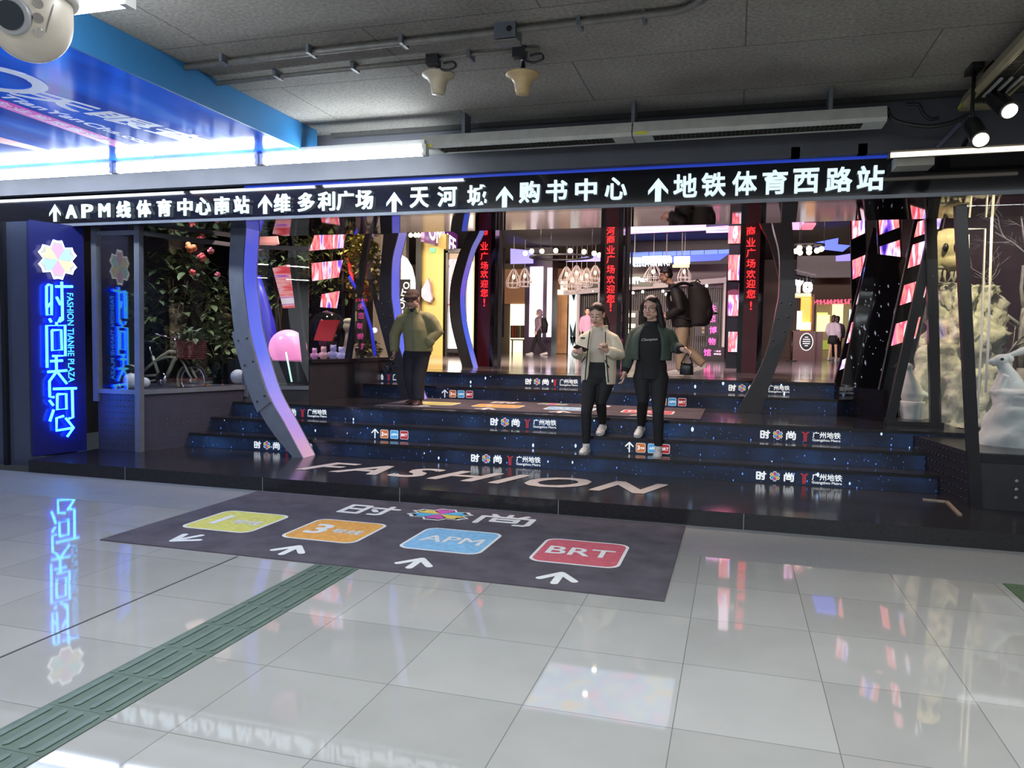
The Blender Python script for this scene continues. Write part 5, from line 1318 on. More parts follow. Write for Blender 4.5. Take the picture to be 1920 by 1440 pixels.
# ------------------------------------------------------------------ hall behind the doors
M_HALLDARK = mat('hall_dark', (.035, .03, .035), .6, noisy=.2)
struct(MB().box(-16.2, 13, 13.95, 46, 5.0, 5.1).build('ceiling_hall', M_HALLDARK))
struct(MB().box(-16, 13, 33.5, 33.7, ZU, 5.0).build('wall_hall_back', mat('hall_back', (.12, .085, .07), .7, noisy=.2)))
struct(MB().box(-16.2, -16, 13.6, 46, ZU, 5.0).build('wall_hall_left', M_HALLDARK))
struct(MB().box(13, 13.2, 12, 46, ZU, 5.0).build('wall_hall_right', M_HALLDARK))
struct(MB().box(-16, -9.3, 13.6, 13.8, 0, 5.0).box(6.5, 13, 13.6, 13.8, 0, 5.0).build('wall_hall_front', M_HALLDARK))
def board(px0, py0, px1, py1, y, t=.06):
    """upright rectangular board between two photo corners at depth y"""
    a, b = W(px0, py0, y=y), W(px1, py1, y=y)
    return (min(a.x, b.x), max(a.x, b.x), y, y + t, min(a.z, b.z), max(a.z, b.z))
def bd(px0, py0, px1, py1, y, t=.06, base=False):
    q = list(board(px0, py0, px1, py1, y, t))
    if base: q[4] = ZU
    return MB().box(*q)
def blurred(b, c, wd, h, n):
    """row of letter-like strokes for writing too small to read"""
    r_ = random.Random(n); g = wd / n
    for k in range(n):
        x = -wd / 2 + g * (k + .5); w_ = g * .36
        strokes(b, [[(x - w_, -h / 2), (x - w_, h / 2)], [(x - w_, h / 2 * r_.choice((1, 0, -1))), (x + w_, h / 2 * r_.choice((1, 0, -1)))], [(x + w_, -h / 2 * r_.choice((1, 0))), (x + w_, h / 2)]], frame(c, (1, 0, .02), (0, 0, 1)), h * .2)
def lit(name, c, s, light=False): return mat(name, tuple(min(.8, v) for v in c), .4, emit=c, strength=s, light=light)
M_WHITELIT = lit('white_lit_panel', (.95, .97, 1.0), 1.25)
# yellow wall and its shop window (left)
yy = 21.0
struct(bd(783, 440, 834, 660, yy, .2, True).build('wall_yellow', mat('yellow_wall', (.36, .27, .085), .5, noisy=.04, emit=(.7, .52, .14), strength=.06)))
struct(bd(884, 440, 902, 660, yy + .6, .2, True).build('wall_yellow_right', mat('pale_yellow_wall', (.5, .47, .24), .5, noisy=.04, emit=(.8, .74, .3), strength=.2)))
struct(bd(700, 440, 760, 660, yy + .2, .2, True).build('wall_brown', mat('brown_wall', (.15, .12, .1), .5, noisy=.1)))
struct(bd(780, 438, 787, 660, yy - .3, .12, True).build('trim_5', M_FRAME))
t = thing('shop_window', 'shop window with pale posters right of the yellow wall', 'shop window', W(858, 660, y=yy))
b = bd(832, 470, 838, 660, yy, .15, True); b.box(*board(832, 467, 884, 473, yy, .15)); b.box(*board(868, 470, 872, 660, yy, .15)); b.box(*board(838, 655, 884, 662, yy, .15)); b.build('window_frame', M_FRAME, t)
bd(838, 473, 884, 486, yy + .1).build('wood_header', mat('dim_wood', (.2, .15, .12), .5, noisy=.1), t)
bd(838, 486, 868, 585, yy + .1).build('pink_poster', lit('pale_pink_poster', (.68, .52, .66), .75), t)
b = MB(); c = W(849, 507, y=yy + .09); strokes(b, [[(-.12, .1), (-.02, .25), (.03, .3), (-.02, -.1), (-.07, -.3), (-.02, -.28), (.1, .05), (.14, -.25), (.3, -.2)]], frame(c, (1, 0, 0), (0, 0, 1)), .02); b.build('script_lettering', mat('brown_script', (.2, .08, .1), .6, noisy=.05), t)
bd(838, 583, 872, 654, yy + .12).build('lower_light_panel', M_WHITELIT, t)
b = MB(); q = [W(840, 570, y=yy + .08), W(858, 572, y=yy + .08), W(858, 594, y=yy + .08)]; b.add(q, [(0, 2, 1)]); b.build('red_pennant', mat('red_pennant', (.4, .06, .08), .6, noisy=.1), t)
bd(872, 490, 884, 650, yy + .12).build('side_light_panel', M_WHITELIT, t)
t = thing('shop_sign', 'purple shop sign with white capital letters above the yellow wall', 'sign', W(820, 450, y=20))
a0, a1 = W(789, 453, y=19.5), W(852, 471, y=23.5); u0, u1 = a0.copy(), a1.copy(); u0.z = u1.z = 4.9
MB().pane(a0, a1, u1, u0, .1).build('sign_board', mat('deep_purple', (.1, .02, .12), .4, noisy=.05, emit=(.25, .02, .3), strength=.25), t)
d = a1 - a0; b = MB(); z_ = W(822, 447, y=21.2).z
c = a0.lerp(a1, .49) + Vector((.22, -.2, 0)); c.z = z_; F = frame(c, Vector((d.x, d.y, -.12)), (0, 0, 1)); put_text(b, 'OMLIFE', F, wid=math.hypot(d.x, d.y) * .82, hei=.5, bold=.02)
b.build('white_lettering', lit('letter_white', (1, .97, 1), 2.2), t)
t = thing('poster_light', 'bright oval-topped advert light box behind the left arch', 'light box', W(768, 560, y=yy))
b = MB(); pts = [W(px, py, y=yy - .1) for px, py in ((752, 478), (762, 484), (771, 500), (776, 520), (779, 545), (780, 600), (752, 600))]
n_ = len(pts); b.add(pts + [p + Vector((0, .08, 0)) for p in pts], [tuple(range(n_)), tuple(range(n_, 2 * n_))[::-1]] + [((i + 1) % n_, i, n_ + i, n_ + (i + 1) % n_) for i in range(n_)]); b.build('light_face', lit('cool_white_face', (.85, .95, 1), 1.3), t)
MB().cbox(W(757, 572, y=yy - .25), (.4, .06, 1.5)).build('dark_side', M_FRAME, t)
b = MB(); put_text(b, 'CONTO', frame(W(756, 560, y=yy - .3), (0.25, 0, 1), (-1, 0, .25)), wid=1.0, hei=.2); b.build('side_lettering', mat('pale_letter', (.6, .6, .6), .5, emit=(1, 1, 1), strength=.5), t)
c = W(806, 545, y=19.5); b = MB(); pts = [(802, 521), (806, 535), (807, 547), (810, 560), (806, 567), (796, 563), (790, 556), (790, 543), (796, 532)]
q = [W(px, py, y=20.7) for px, py in pts]; n_ = len(q); b.add(q + [p + Vector((0, .12, 0)) for p in q], [tuple(range(n_)), tuple(range(n_, 2 * n_))[::-1]] + [((i + 1) % n_, i, n_ + i, n_ + (i + 1) % n_) for i in range(n_)])
tag(b.build('leaf_decor', mat('mauve_leaf', (.42, .28, .38), .5, noisy=.15, scale=3), fix=True), 'mauve leaf-shaped wall ornament on the yellow wall', 'ornament')
tag(MB().ell(W(811, 560, y=20.9), .06).build('ornament_ball', M_BLACK), 'small black ball on the yellow wall beside the mauve ornament', 'ornament')
t = thing('exit_light', 'small green running-man exit light on the yellow wall', 'sign', W(810, 470, y=20.9)); bd(806, 465, 815, 473, 20.9, .05).build('light_face', lit('exit_green', (.08, .9, .2), 1.0), t)
for i, px in enumerate((770, 779, 785)):
    c = W(px, 441, y=19); tag(MB().ell(c, .06).tube([c, (c.x, c.y, 5.0)], .008, 5).build('light_bulb', lit('warm_bulb', (1, .85, .6), 3)), ['leftmost of three warm bulbs above the blue-lit arch', 'middle of three warm bulbs above the blue-lit arch', 'bulb nearest the purple sign of three above the arch'][i], 'bulb', 'three bulbs by the purple sign')

# clothing shop and light column (centre)
t = thing('clothes_shop', 'bright cream clothing shop front far behind the left doors', 'shop front', W(975, 660, y=33))
bd(957, 570, 990, 662, 33.0, .1).build('bright_interior', lit('cream_interior', (1, .88, .55), 1.7), t)
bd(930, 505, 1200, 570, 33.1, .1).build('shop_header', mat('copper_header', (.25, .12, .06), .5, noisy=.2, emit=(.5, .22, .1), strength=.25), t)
for k, (px, cl) in enumerate(((960, (.1, .1, .1)), (963, (.5, .12, .06)), (966, (.35, .06, .05)), (969, (.3, .1, .06)), (973, (.12, .2, .1)), (977, (.5, .45, .3)), (981, (.25, .1, .1)))):
    c = W(px, 622, y=32.6); MB().cbox((c.x, 32.6, c.z), (.07, .3, .55)).build('hanging_garment', mat('garment_%d' % k, cl, .8, noisy=.1), t)
c0, c1 = W(958, 636, y=32.3), W(985, 636, y=32.3); b = MB(); b.box(c0.x, c1.x, 32.2, 32.8, c0.z - .05, c0.z); 
for x in (c0.x + .05, c1.x - .1): b.box(x, x + .05, 32.25, 32.3, ZU, c0.z)
b.build('display_table', mat('dark_wood', (.08, .05, .03), .5, noisy=.2), t)
t = thing('light_column', 'dark purple column with tall pink-white light panels', 'column', W(1010, 660, y=28))
b = MB(); q0, q1 = W(985, 500, y=28), W(1036, 500, y=28); b.box(q0.x, q1.x, 28, 28.9, ZU, 5.0); b.build('column_body', mat('purple_column', (.06, .035, .07), .35, noisy=.05), t)
q = list(board(994, 500, 1016, 632, 27.94, .05)); MB().box(*q).build('front_light_panel', lit('pink_white_panel', (1.0, .82, 1.0), 1.5, True), t)
q = list(board(1026.5, 502, 1033, 632, 27.94, .05)); MB().box(*q).build('side_light_panel', lit('pink_white_panel', (1.0, .82, 1.0), 1.5), t)
b = MB()
for k, py in enumerate((540, 556, 572, 588)): c = W(1004, py, y=27.93); strokes(b, [[(-.09, .1), (.09, .1), (.09, -.1), (-.09, -.1), (-.09, .1)], [(-.09, 0), (.09, 0)]], frame(c, (1, 0, 0), (0, 0, 1)), .02)
b.build('cyan_marks', lit('cyan_mark', (.35, .85, .95), .9), t)
# pleated copper curtain, poster, grey shop fronts
b = MB(); 
for k in range(8):
    x0 = W(1040 + k * 2.9, 560, y=30).x; x1 = W(1040 + (k + 1) * 2.9, 560, y=30).x; b.box(x0, x1, 30 + .05 * (k % 2), 30.1 + .05 * (k % 2), ZU + .02, W(1050, 553, y=30).z)
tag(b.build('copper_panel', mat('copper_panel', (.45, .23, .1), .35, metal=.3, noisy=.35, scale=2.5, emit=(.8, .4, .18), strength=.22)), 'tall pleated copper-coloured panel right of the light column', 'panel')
t = thing('lit_shop_sign', 'small cream lit box sign above the copper panel', 'sign', W(1052, 540, y=30)); b = bd(1051, 526, 1062, 542, 29.8, .22); b.box(*board(1041, 543, 1063, 552, 29.8, .22)); b.build('light_face', lit('cream_sign', (1, .85, .6), 1.4), t)
t = thing('fashion_poster', 'white poster with dark figure shapes beside the copper panel', 'poster', W(1073, 600, y=30)); bd(1067, 552, 1081, 650, 30, .06, True).build('poster_face', lit('icy_white', (.78, .92, .95), .95), t)
b = MB(); 
for tri in (((1068, 605), (1074, 622), (1070, 650)), ((1080, 600), (1073, 628), (1079, 650)), ((1072, 552), (1076, 565), (1079, 552)), ((1068, 632), (1080, 632), (1074, 650))): b.add([W(*p, y=29.97) for p in tri], [(0, 1, 2)])
b.build('figure_print', mat('teal_black', (.02, .05, .06), .6, noisy=.1), t)
t = thing('corner_shop', 'grey shop front with white frame and dark ribbed shutters', 'shop front', W(1250, 660, y=29))
b = MB()
for px in (1081, 1120, 1355): q0, q1 = W(px, 600, y=28.8), W(px + 4.5, 600, y=28.8); b.box(q0.x, q1.x, 28.8, 29.0, ZU, 3.9)
a0, a1 = W(1058, 548, y=28.8), W(1362, 524, y=28.8); b.pane(a0 + Vector((0, 0, -.12)), a1 + Vector((0, 0, -.12)), a1 + Vector((0, 0, .06)), a0 + Vector((0, 0, .06)), .15)
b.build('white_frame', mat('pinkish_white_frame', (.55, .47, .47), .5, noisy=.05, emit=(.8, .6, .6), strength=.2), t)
b = MB()
for k in range(66):
    x = W(1086 + k * 4.1, 600, y=29.3).x; b.box(x, x + .05, 29.25, 29.35, ZU, 3.6)
b.box(W(1086, 600, y=29.4).x, W(1358, 600, y=29.4).x, 29.35, 29.45, ZU, 3.75)
b.build('ribbed_shutter', mat('dark_grey_slats', (.11, .1, .1), .5, noisy=.1), t)
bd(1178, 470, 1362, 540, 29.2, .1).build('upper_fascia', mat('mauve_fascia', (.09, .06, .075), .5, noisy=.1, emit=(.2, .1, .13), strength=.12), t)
b = MB()
for px, py in ((1187, 549), (1205, 547), (1243, 546), (1249, 552), (1325, 536), (1112, 546)): b.ell(W(px, py, y=28.7), .055)
b.build('downlight', lit('spot_white', (1, .97, .9), 3), t)
t = thing('shelf_unit', 'lit goods shelves between the two women, far behind', 'shelves', W(1185, 640, y=28.5))
bd(1174, 582, 1196, 652, 28.5, .3, True).build('cabinet', M_BLACK, t)
for py in (592, 612, 622): bd(1175, py - 5, 1191, py + 3, 28.4, .05).build('lit_shelf', lit('cream_shelf', (1, .9, .6), 1.0), t)
for px, lab in ((1310, 'small lit wall shelf left of the pink character tower'),):
    t = thing('wall_shelf', lab, 'shelves', W(px, 640, y=28)); bd(1306, 590, 1322, 630, 28.2, .2).build('cabinet', M_BLACK, t)
    b = MB()
    for k in range(5): b.box(*board(1316, 592 + 7 * k, 1321, 597 + 7 * k, 28.15, .04))
    b.build('goods', mat('beige_goods', (.45, .33, .22), .6, noisy=.2), t)
# blue band and shop signs under the hall ceiling
t = thing('blue_light_band', 'long band of deep blue light panels under the hall ceiling', 'light', W(1270, 480, y=27))
b = MB()
for k in range(8):
    u, v = 1165 + k * 26, 1165 + (k + 1) * 26 - 1; p = [W(u, 474 - k * .8, y=27), W(v, 473 - k * .8, y=27), W(v, 482 - k, y=27), W(u, 483 - k, y=27)]; b.add(p, [(3, 2, 1, 0)])
b.box(W(1165, 480, y=27).x, W(1368, 475, y=27).x, 27.02, 27.1, 4.2, 5.0, 1); b.build('upper_panel', [lit('soft_blue', (.1, .2, 1.0), 1.1), M_HALLDARK], t)
b = MB(); p = [W(1160, 484, y=27), W(1368, 475, y=27), W(1350, 488, y=27), W(1160, 497, y=27)]; b.add(p, [(3, 2, 1, 0)]); b.build('lower_panel', lit('deep_blue', (.03, .08, 1.0), 1.2), t)
b = MB(); p = [W(957, 466, y=27), W(1000, 470, y=27), W(1000, 494, y=27), W(957, 495, y=27)]; b.add(p, [(3, 2, 1, 0)]); p = [W(1085, 484, y=27), W(1135, 474, y=27), W(1135, 490, y=27), W(1060, 491, y=27)]; b.add(p, [(3, 2, 1, 0)]); b.build('lilac_panel', lit('lilac', (.3, .28, 1.0), 1.0), t)
t = thing('hanging_sign', 'bright white direction sign box above the backpack man', 'sign', W(1235, 490, y=24)); b = bd(1181, 483, 1259, 492, 24, .12); b.box(*board(1205, 480.5, 1257, 484, 24, .12)); MB().box(*board(1190, 430, 1190.5, 484, 24.03, .02)).box(*board(1250, 430, 1250.5, 484, 24.03, .02)).build('hanger_rod', M_FRAME, t); b.build('light_face', lit('white_sign', (1, 1, .97), 2.2), t)
b = MB(); blurred(b, W(1220, 496, y=23.95), 1.15, .1, 14); b.build('sign_lettering', lit('pale_cyan_letters', (.6, .9, 1), 1.4), t)
t = thing('hanging_sign', 'small white sign with amber underline right of the bright sign', 'sign', W(1282, 490, y=24)); MB().box(*board(1279, 430, 1279.5, 482, 24.03, .02)).build('hanger_rod', M_FRAME, t); bd(1264, 481, 1293, 495, 24, .1).build('light_face', lit('white_sign', (1, 1, .97), 2.2), t); bd(1261, 496.5, 1292, 501, 24, .1).build('amber_bar', lit('amber_bar', (1, .6, .2), 1.4), t)
t = thing('shop_sign', 'small glowing white letters on black left of the backpack man', 'sign', W(1194, 525, y=28.5)); b = bd(1175, 514, 1222, 536, 28.5, .7); b.build('sign_board', M_BLACK, t)
b = MB(); blurred(b, W(1187, 526, y=28.45), .5, .22, 5); blurred(b, W(1208, 525, y=28.45), .28, .12, 5); b.build('sign_lettering', lit('white_letters', (.9, .97, 1), 2.0), t)
# ceiling screens of the hall
def ceil_panel(label, pts, z, m):
    p = [W(*q, z=z) for q in pts]; t = MB().pane(*p, .05); tag(t.build('ceiling_screen', m, fix=True), label, 'screen')
ceil_panel('long pink and white ceiling screen strip above the middle door', [(1051, 433), (1324, 418), (1324, 432), (1110, 442)], 4.85, M_LEDCEIL)
ceil_panel('short white-pink ceiling screen beside the right text column', [(1324, 429), (1366, 426), (1366, 436), (1324, 437)], 4.85, M_LEDCEIL)
ceil_panel('pink ceiling screen right of the landing arch', [(1478, 412), (1511, 412), (1499, 431), (1483, 431)], 4.85, lit('hot_pink', (1, .45, .85), 1.3))
ceil_panel('red ceiling screen beside the pink one', [(1505, 421), (1530, 421), (1523, 431), (1499, 431)], 4.85, lit('hot_red', (1, .2, .3), 1.1))
ceil_panel('large blue ceiling panel near the right mirrored-video columns', [(1560, 395), (1602, 393), (1590, 410), (1549, 411)], 4.4, M_LEDBLUE)
ceil_panel('blue ceiling panel between two mirrored-video columns', [(1685, 390), (1720, 388), (1712, 402), (1670, 403)], 4.4, M_LEDBLUE)
ceil_panel('slim blue ceiling strip above the bicycle', [(340, 432), (372, 438), (380, 441), (345, 436)], 3.4, M_LEDBLUE)
b = MB(); b.add([W(1527, 455, y=25), W(1572, 446, y=25), W(1571, 458, y=25), W(1595, 460, y=25), W(1580, 472, y=25), W(1528, 466, y=25)], [tuple(range(6))[::-1]]); tag(b.build('blue_wall_screen', lit('mid_blue', (.08, .14, 1), 1.0)), 'blue angular wall screen right of the ring chandelier', 'screen')
b = MB(); b.add([W(1567, 480, y=24.8), W(1597, 475, y=24.8), W(1596, 489, y=24.8), W(1567, 490, y=24.8)], [(3, 2, 1, 0)]); tag(b.build('blue_wall_screen', lit('violet_blue', (.2, .18, 1), 1.0)), 'small violet-blue wall screen below the angular blue one', 'screen')
# dark drum over the ring chandelier, ring chandeliers
c = W(1050, 480, y=22); tag(MB().lathe([(0, 4.55), (1.2, 4.55), (1.6, 4.75), (1.9, 5.0)], (c.x, 23, 0), 36).build('ceiling_drum', M_HALLDARK), 'dark round ceiling drum above the ring chandelier', 'ceiling drum')
def ring_lamp(label, pts, y, ring):
    t = thing('ring_chandelier', label, 'chandelier', W(*ring[:2], y=y)); c = W(ring[0], ring[1], y=y); rx = (W(ring[0] + ring[2], ring[1], y=y) - c).x
    b = MB(); b.tube([(c.x + rx * math.cos(a), y + rx * .8 * math.sin(a), c.z) for a in [2 * PI * k / 40 for k in range(41)]], .03, 8, cap=False)
    for k in range(3): a = 2 * PI * k / 3; b.tube([(c.x + rx * math.cos(a), y + rx * .8 * math.sin(a), c.z), (c.x + rx * math.cos(a), y + rx * .8 * math.sin(a), 5.0)], .008, 5)
    b.build('ring', M_FRAME, t)
    for px, py in pts: q = W(px, py, y=y - rx * .5); MB().ell(q, .065, nu=12, nv=8).build('bulb', lit('chandelier_bulb', (1, .84, .5), 5), t)
    return t
ring_lamp('big ring chandelier with warm bulbs seen through the middle doors', [(985, 475), (997, 471), (1016, 471), (1042, 470), (1069, 470), (1095, 472), (1114, 475), (1124, 478)], 20, (1052, 482, 58))
ring_lamp('ring chandelier with clustered bulbs right of the landing arch', [(1492, 471), (1499, 465), (1500, 474), (1517, 466), (1517, 473), (1532, 470), (1540, 467)], 20, (1515, 460, 30))
# wire cage pendant lamps
def cage(c, r, h):
    t = thing('cage_lamp', '', 'lamp', c, 'wire cage pendant lamps')
    b = MB(); n = 9
    for k in range(n):
        a = 2 * PI * k / n; b.tube([c + Vector((q * r * math.cos(a), q * r * math.sin(a), z * h)) for q, z in ((.12, .5), (.35, .38), (.8, 0), (1, -.25), (.85, -.45), (.7, -.5))], .012, 4)
    for q, z in ((1, -.25), (.7, -.5)): b.tube([c + Vector((q * r * math.cos(2 * PI * k / 16), q * r * math.sin(2 * PI * k / 16), z * h)) for k in range(17)], .012, 4, cap=False)
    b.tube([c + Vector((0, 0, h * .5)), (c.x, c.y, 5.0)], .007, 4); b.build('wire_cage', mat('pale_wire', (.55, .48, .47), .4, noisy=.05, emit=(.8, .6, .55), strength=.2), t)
    MB().ell(c + Vector((0, 0, .08 * h)), (.05, .05, .08), nu=10, nv=8).build('bulb', lit('filament_bulb', (1, .75, .4), 4), t)
    return t
first = None
for px, py, r, lab in ((1062, 517, .24, 'wire cage lamp nearest the light column, high'), (1073, 528, .3, 'large wire cage lamp hanging lowest in the cluster'), (1081, 514, .24, 'high wire cage lamp in the middle of the cluster'), (1090, 524, .26, 'wire cage lamp in the cluster, just right of its middle'), (1100, 520, .22, 'wire cage lamp at the right end of the cluster'), (1116, 514, .24, 'wire cage lamp by the middle red text column'), (963, 522, .26, 'wire cage lamp above the clothing shop, nearest the door frame'), (984, 520, .24, 'wire cage lamp above the clothing shop, beside the light column'), (1225, 512, .32, 'elongated wire cage lamp left of the backpack man'), (1283, 512, .22, 'wire cage lamp right of the backpack man\'s head')):
    c = W(px, py, y=25)
    if first is None: first = cage(c, .26, .6); first['label'] = lab; f0 = c; fr_ = .26; M0 = None; fz = c.copy()
    else:
        t = first.copy(); COL.objects.link(t); t['label'] = lab; t.location = c; s = r / fr_; t.scale = (s, s, (5 - c.z) / (5 - fz.z))
        for k in [k for k in bpy.data.objects if k.parent == first]:
            q = k.copy(); inv = k.matrix_parent_inverse.copy(); COL.objects.link(q); q.parent = t; q.matrix_parent_inverse = inv
# pink character tower
b0 = None
cs = [('失', 578), ('恋', 597), ('博', 619), ('物', 640)]
for i, (ch, py) in enumerate(cs + [('馆', 661)]):
    y = 22.0; c = W(1337 - (i % 2) * 2 if i < 4 else 1337, py, y=y); s = .31
    if i == 4: c = W(1336, 661, y=y)
    t = thing('letter_block', ['topmost black block with a pink character', 'second black block from the top with a pink character', 'third black block from the top with a pink character', 'fourth black block, resting on the wide bottom block', 'wide bottom black block with a pink character and small text'][i], 'sign block', c, 'stacked pink character blocks')
    wd = .3 if i < 4 else .62; hh = .317
    MB().box(c.x - wd / 2, c.x + wd / 2, y, y + .3, c.z - hh / 2 if i < 4 else ZU, c.z + hh / 2).build('block_body', M_BLACK, t)
    b = MB(); q = c + Vector((0 if i < 4 else -.14, -.012, 0)); put_text(b, ch, frame(q, (1, 0, 0), (0, 0, 1)), hei=.2, wid=.2, bold=.02); b.build('pink_lettering', lit('pink_neon_letters', (1, .10, .42), .8), t)
    if i == 4:
        b = MB(); put_text(b, '一失恋', frame(c + Vector((.13, -.012, .04)), (1, 0, 0), (0, 0, 1)), wid=.18, hei=.05); put_text(b, '博物馆', frame(c + Vector((.13, -.012, -.04)), (1, 0, 0), (0, 0, 1)), wid=.2, hei=.05); b.build('small_lettering', lit('pink_small_letters', (1, .5, .75), .7), t)
# red video tower left of the right text column
t = thing('video_tower', 'tall red and pink video tower left of the right text column', 'video column', W(1372, 680, y=16))
b = MB(); q0, q1 = W(1366, 500, y=16), W(1389, 500, y=16); b.box(q0.x, q1.x, 16, 16.3, ZU, 4.6); b.build('column_casing', M_BLACKGLOSS, t)
for a, e in ((424, 456), (478, 525), (553, 592), (622, 660)): bd(1366, a, 1388, e, 15.97, .03).build('video_patch', M_VIDEO, t)
point_lamp('tower_glow', W(1375, 560, y=15.2), 25, (1, .2, .35), .3)
# kiosk with orange panel (right)
y = 27
t = thing('kiosk', 'brown kiosk counter with oval black sign and orange tower', 'kiosk', W(1510, 660, y=y))
bd(1486, 620, 1528, 662, y, 1.2, True).build('counter', mat('brown_counter', (.13, .07, .06), .35, noisy=.1), t); bd(1524, 622, 1542, 660, y + .1, 1, True).build('side_counter', mat('brown_counter', (.13, .07, .06), .35), t)
bd(1503, 556, 1521, 620, y + .3, .3).build('orange_panel', lit('orange_panel', (1, .42, .06), 1.0), t); bd(1521, 552, 1525, 620, y + .3, .3).build('panel_edge', mat('brown_edge', (.2, .1, .05), .5, noisy=.1), t)
bd(1495, 583, 1503, 618, y + .25, .1).build('lit_post', M_WHITELIT, t); bd(1496, 604, 1520, 618, y + .1, .1).build('lit_display', M_WHITELIT, t)
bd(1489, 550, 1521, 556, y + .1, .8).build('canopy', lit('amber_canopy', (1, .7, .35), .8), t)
b = MB(); put_text(b, 'Yo', frame(W(1505, 535, y=y), (1, 0, 0), (0, 0, 1)), wid=.62, hei=.5, bold=.09); b.build('white_lettering', lit('kiosk_white', (1, 1, .97), 3), t)
b = MB(); c = W(1512, 641, y=y - .03); F = frame(c, (1, 0, 0), (0, 0, 1)); flat(b, [(.21 * math.cos(2 * PI * k / 28), .29 * math.sin(2 * PI * k / 28)) for k in range(28)], F, 1); flat(b, [(.185 * math.cos(2 * PI * k / 28), .265 * math.sin(2 * PI * k / 28)) for k in range(28)], F, 0, .004)
for k, (wd, s_) in enumerate(((.1, 0), (.22, 0), (.24, 0), (.22, 0), (.1, 0))): b.box(c.x - wd / 2, c.x + wd / 2, y - .045, y - .04, c.z + .14 - k * .07, c.z + .165 - k * .07, 1)
b.build('oval_sign', [M_BLACK, lit('oval_white', (.9, .97, .95), .9)], t)
b = MB()
for px in (1492, 1497, 1503, 1509, 1516, 1524): c = W(px, 519 + (px - 1492) * .2, y=y - .6); b.cbox(c, (.09, .16, .12), Matrix.Rotation(.5, 3, 'X'))
b.bar(W(1491, 506, y=y - .6), W(1530, 516, y=y - .6), .04, .04); b.build('spot_rail', M_DARKMETAL, t)
# toy shop far right
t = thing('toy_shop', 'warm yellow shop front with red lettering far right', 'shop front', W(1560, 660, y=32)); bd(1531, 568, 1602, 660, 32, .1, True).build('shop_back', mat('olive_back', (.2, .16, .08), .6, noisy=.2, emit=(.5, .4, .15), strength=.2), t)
bd(1532, 590, 1555, 622, 31.9).build('yellow_display', lit('warm_yellow', (1, .8, .45), .9), t); bd(1561, 570, 1580, 608, 31.9).build('picture_wall', lit('cream_yellow', (1, .78, .45), 1.0), t); bd(1532, 586, 1552, 590, 31.8).build('yellow_bar', lit('lemon_bar', (1, .9, .2), 1.0), t)
bd(1540, 638, 1592, 656, 31.8).build('green_skirting', lit('grass_green', (.35, .45, .06), .5), t); bd(1593, 580, 1603, 626, 31.5).build('cyan_light_panel', lit('cyan_white', (.7, .97, 1), 1.4), t)
b = MB(); blurred(b, W(1565, 566, y=31.8), 1.5, .16, 12); b.build('red_lettering', lit('red_letters', (1, .08, .15), 1.6), t)
bd(1495, 480, 1602, 520, 31, .3).build('grey_fascia', mat('grey_fascia', (.2, .18, .2), .5, noisy=.05), t)
c = W(1585, 635, y=31); tag(MB().loft([(ZU, c.x, 31, .16, .14), (1.4, c.x, 31, .2, .18), (1.7, c.x, 31, .2, .16), (1.9, c.x, 31, .05, .05)], 16).build('yellow_seat', mat('yellow_seat', (.5, .38, .12), .6, noisy=.1)), 'yellow rounded seat in front of the toy shop', 'seat')
tag(MB().tube([W(1486, 622, y=25), (W(1486, 622, y=25).x, 25, ZU)], .025, 8).lathe([(0, 0), (.16, 0), (.16, .02), (0, .03)], (W(1486, 622, y=25).x, 25, ZU), 16).build('barrier_post', M_BLACK), 'thin black barrier post left of the kiosk', 'post')
# ------------------------------------------------------------------ people
M_SKIN = mat('skin', (.70, .44, .33), .5, noisy=.06, scale=30); M_SKIN2 = mat('skin_tan', (.52, .33, .24), .5, noisy=.08, scale=30)
M_EYE = mat('eye_dark', (.02, .015, .012), .3, noisy=.02); M_LIP = mat('lip', (.36, .13, .12), .4, noisy=.05); M_BROW = mat('brow', (.05, .035, .03), .8, noisy=.05); M_EYEW = mat('eye_white', (.6, .58, .55), .4, noisy=.02)
V = Vector
def head_matrix(c, yaw, pitch, s=1.0, roll=0.0):
    """local -y is the face; yaw turns about z, positive pitch bows the head"""
    return Matrix.Translation(c) @ Matrix.Rotation(yaw, 4, 'Z') @ Matrix.Rotation(pitch, 4, 'X') @ Matrix.Rotation(roll, 4, 'Y') @ Matrix.Scale(s, 4)
def add_head(mb, H):
    k = len(mb.v)
    mb.ell((0, .012, .034), (.074, .094, .088)); mb.ell((0, -.018, -.036), (.063, .07, .078)); mb.ell((0, -.045, -.086), (.028, .03, .024))
    mb.ell((0, -.062, .036), (.05, .018, .016)); mb.ell((0, -.076, -.058), (.024, .016, .014))
    mb.tube([(0, -.08, .018), (0, -.098, -.008), (0, -.104, -.024), (0, -.09, -.036)], [.009, .012, .015, .011], 10)
    for s in (1, -1):
        mb.ell((s * .036, -.062, -.022), (.026, .022, .026)); mb.ell((s * .076, .012, -.004), (.011, .022, .034)); mb.ell((s * .012, -.094, -.03), (.01, .012, .008))
        mb.ell((s * .05, -.02, -.058), (.022, .04, .03))
    mb.tube([(0, .02, -.05), (0, .028, -.13)], [.052, .055], 14)
    mb.xform(H, k)
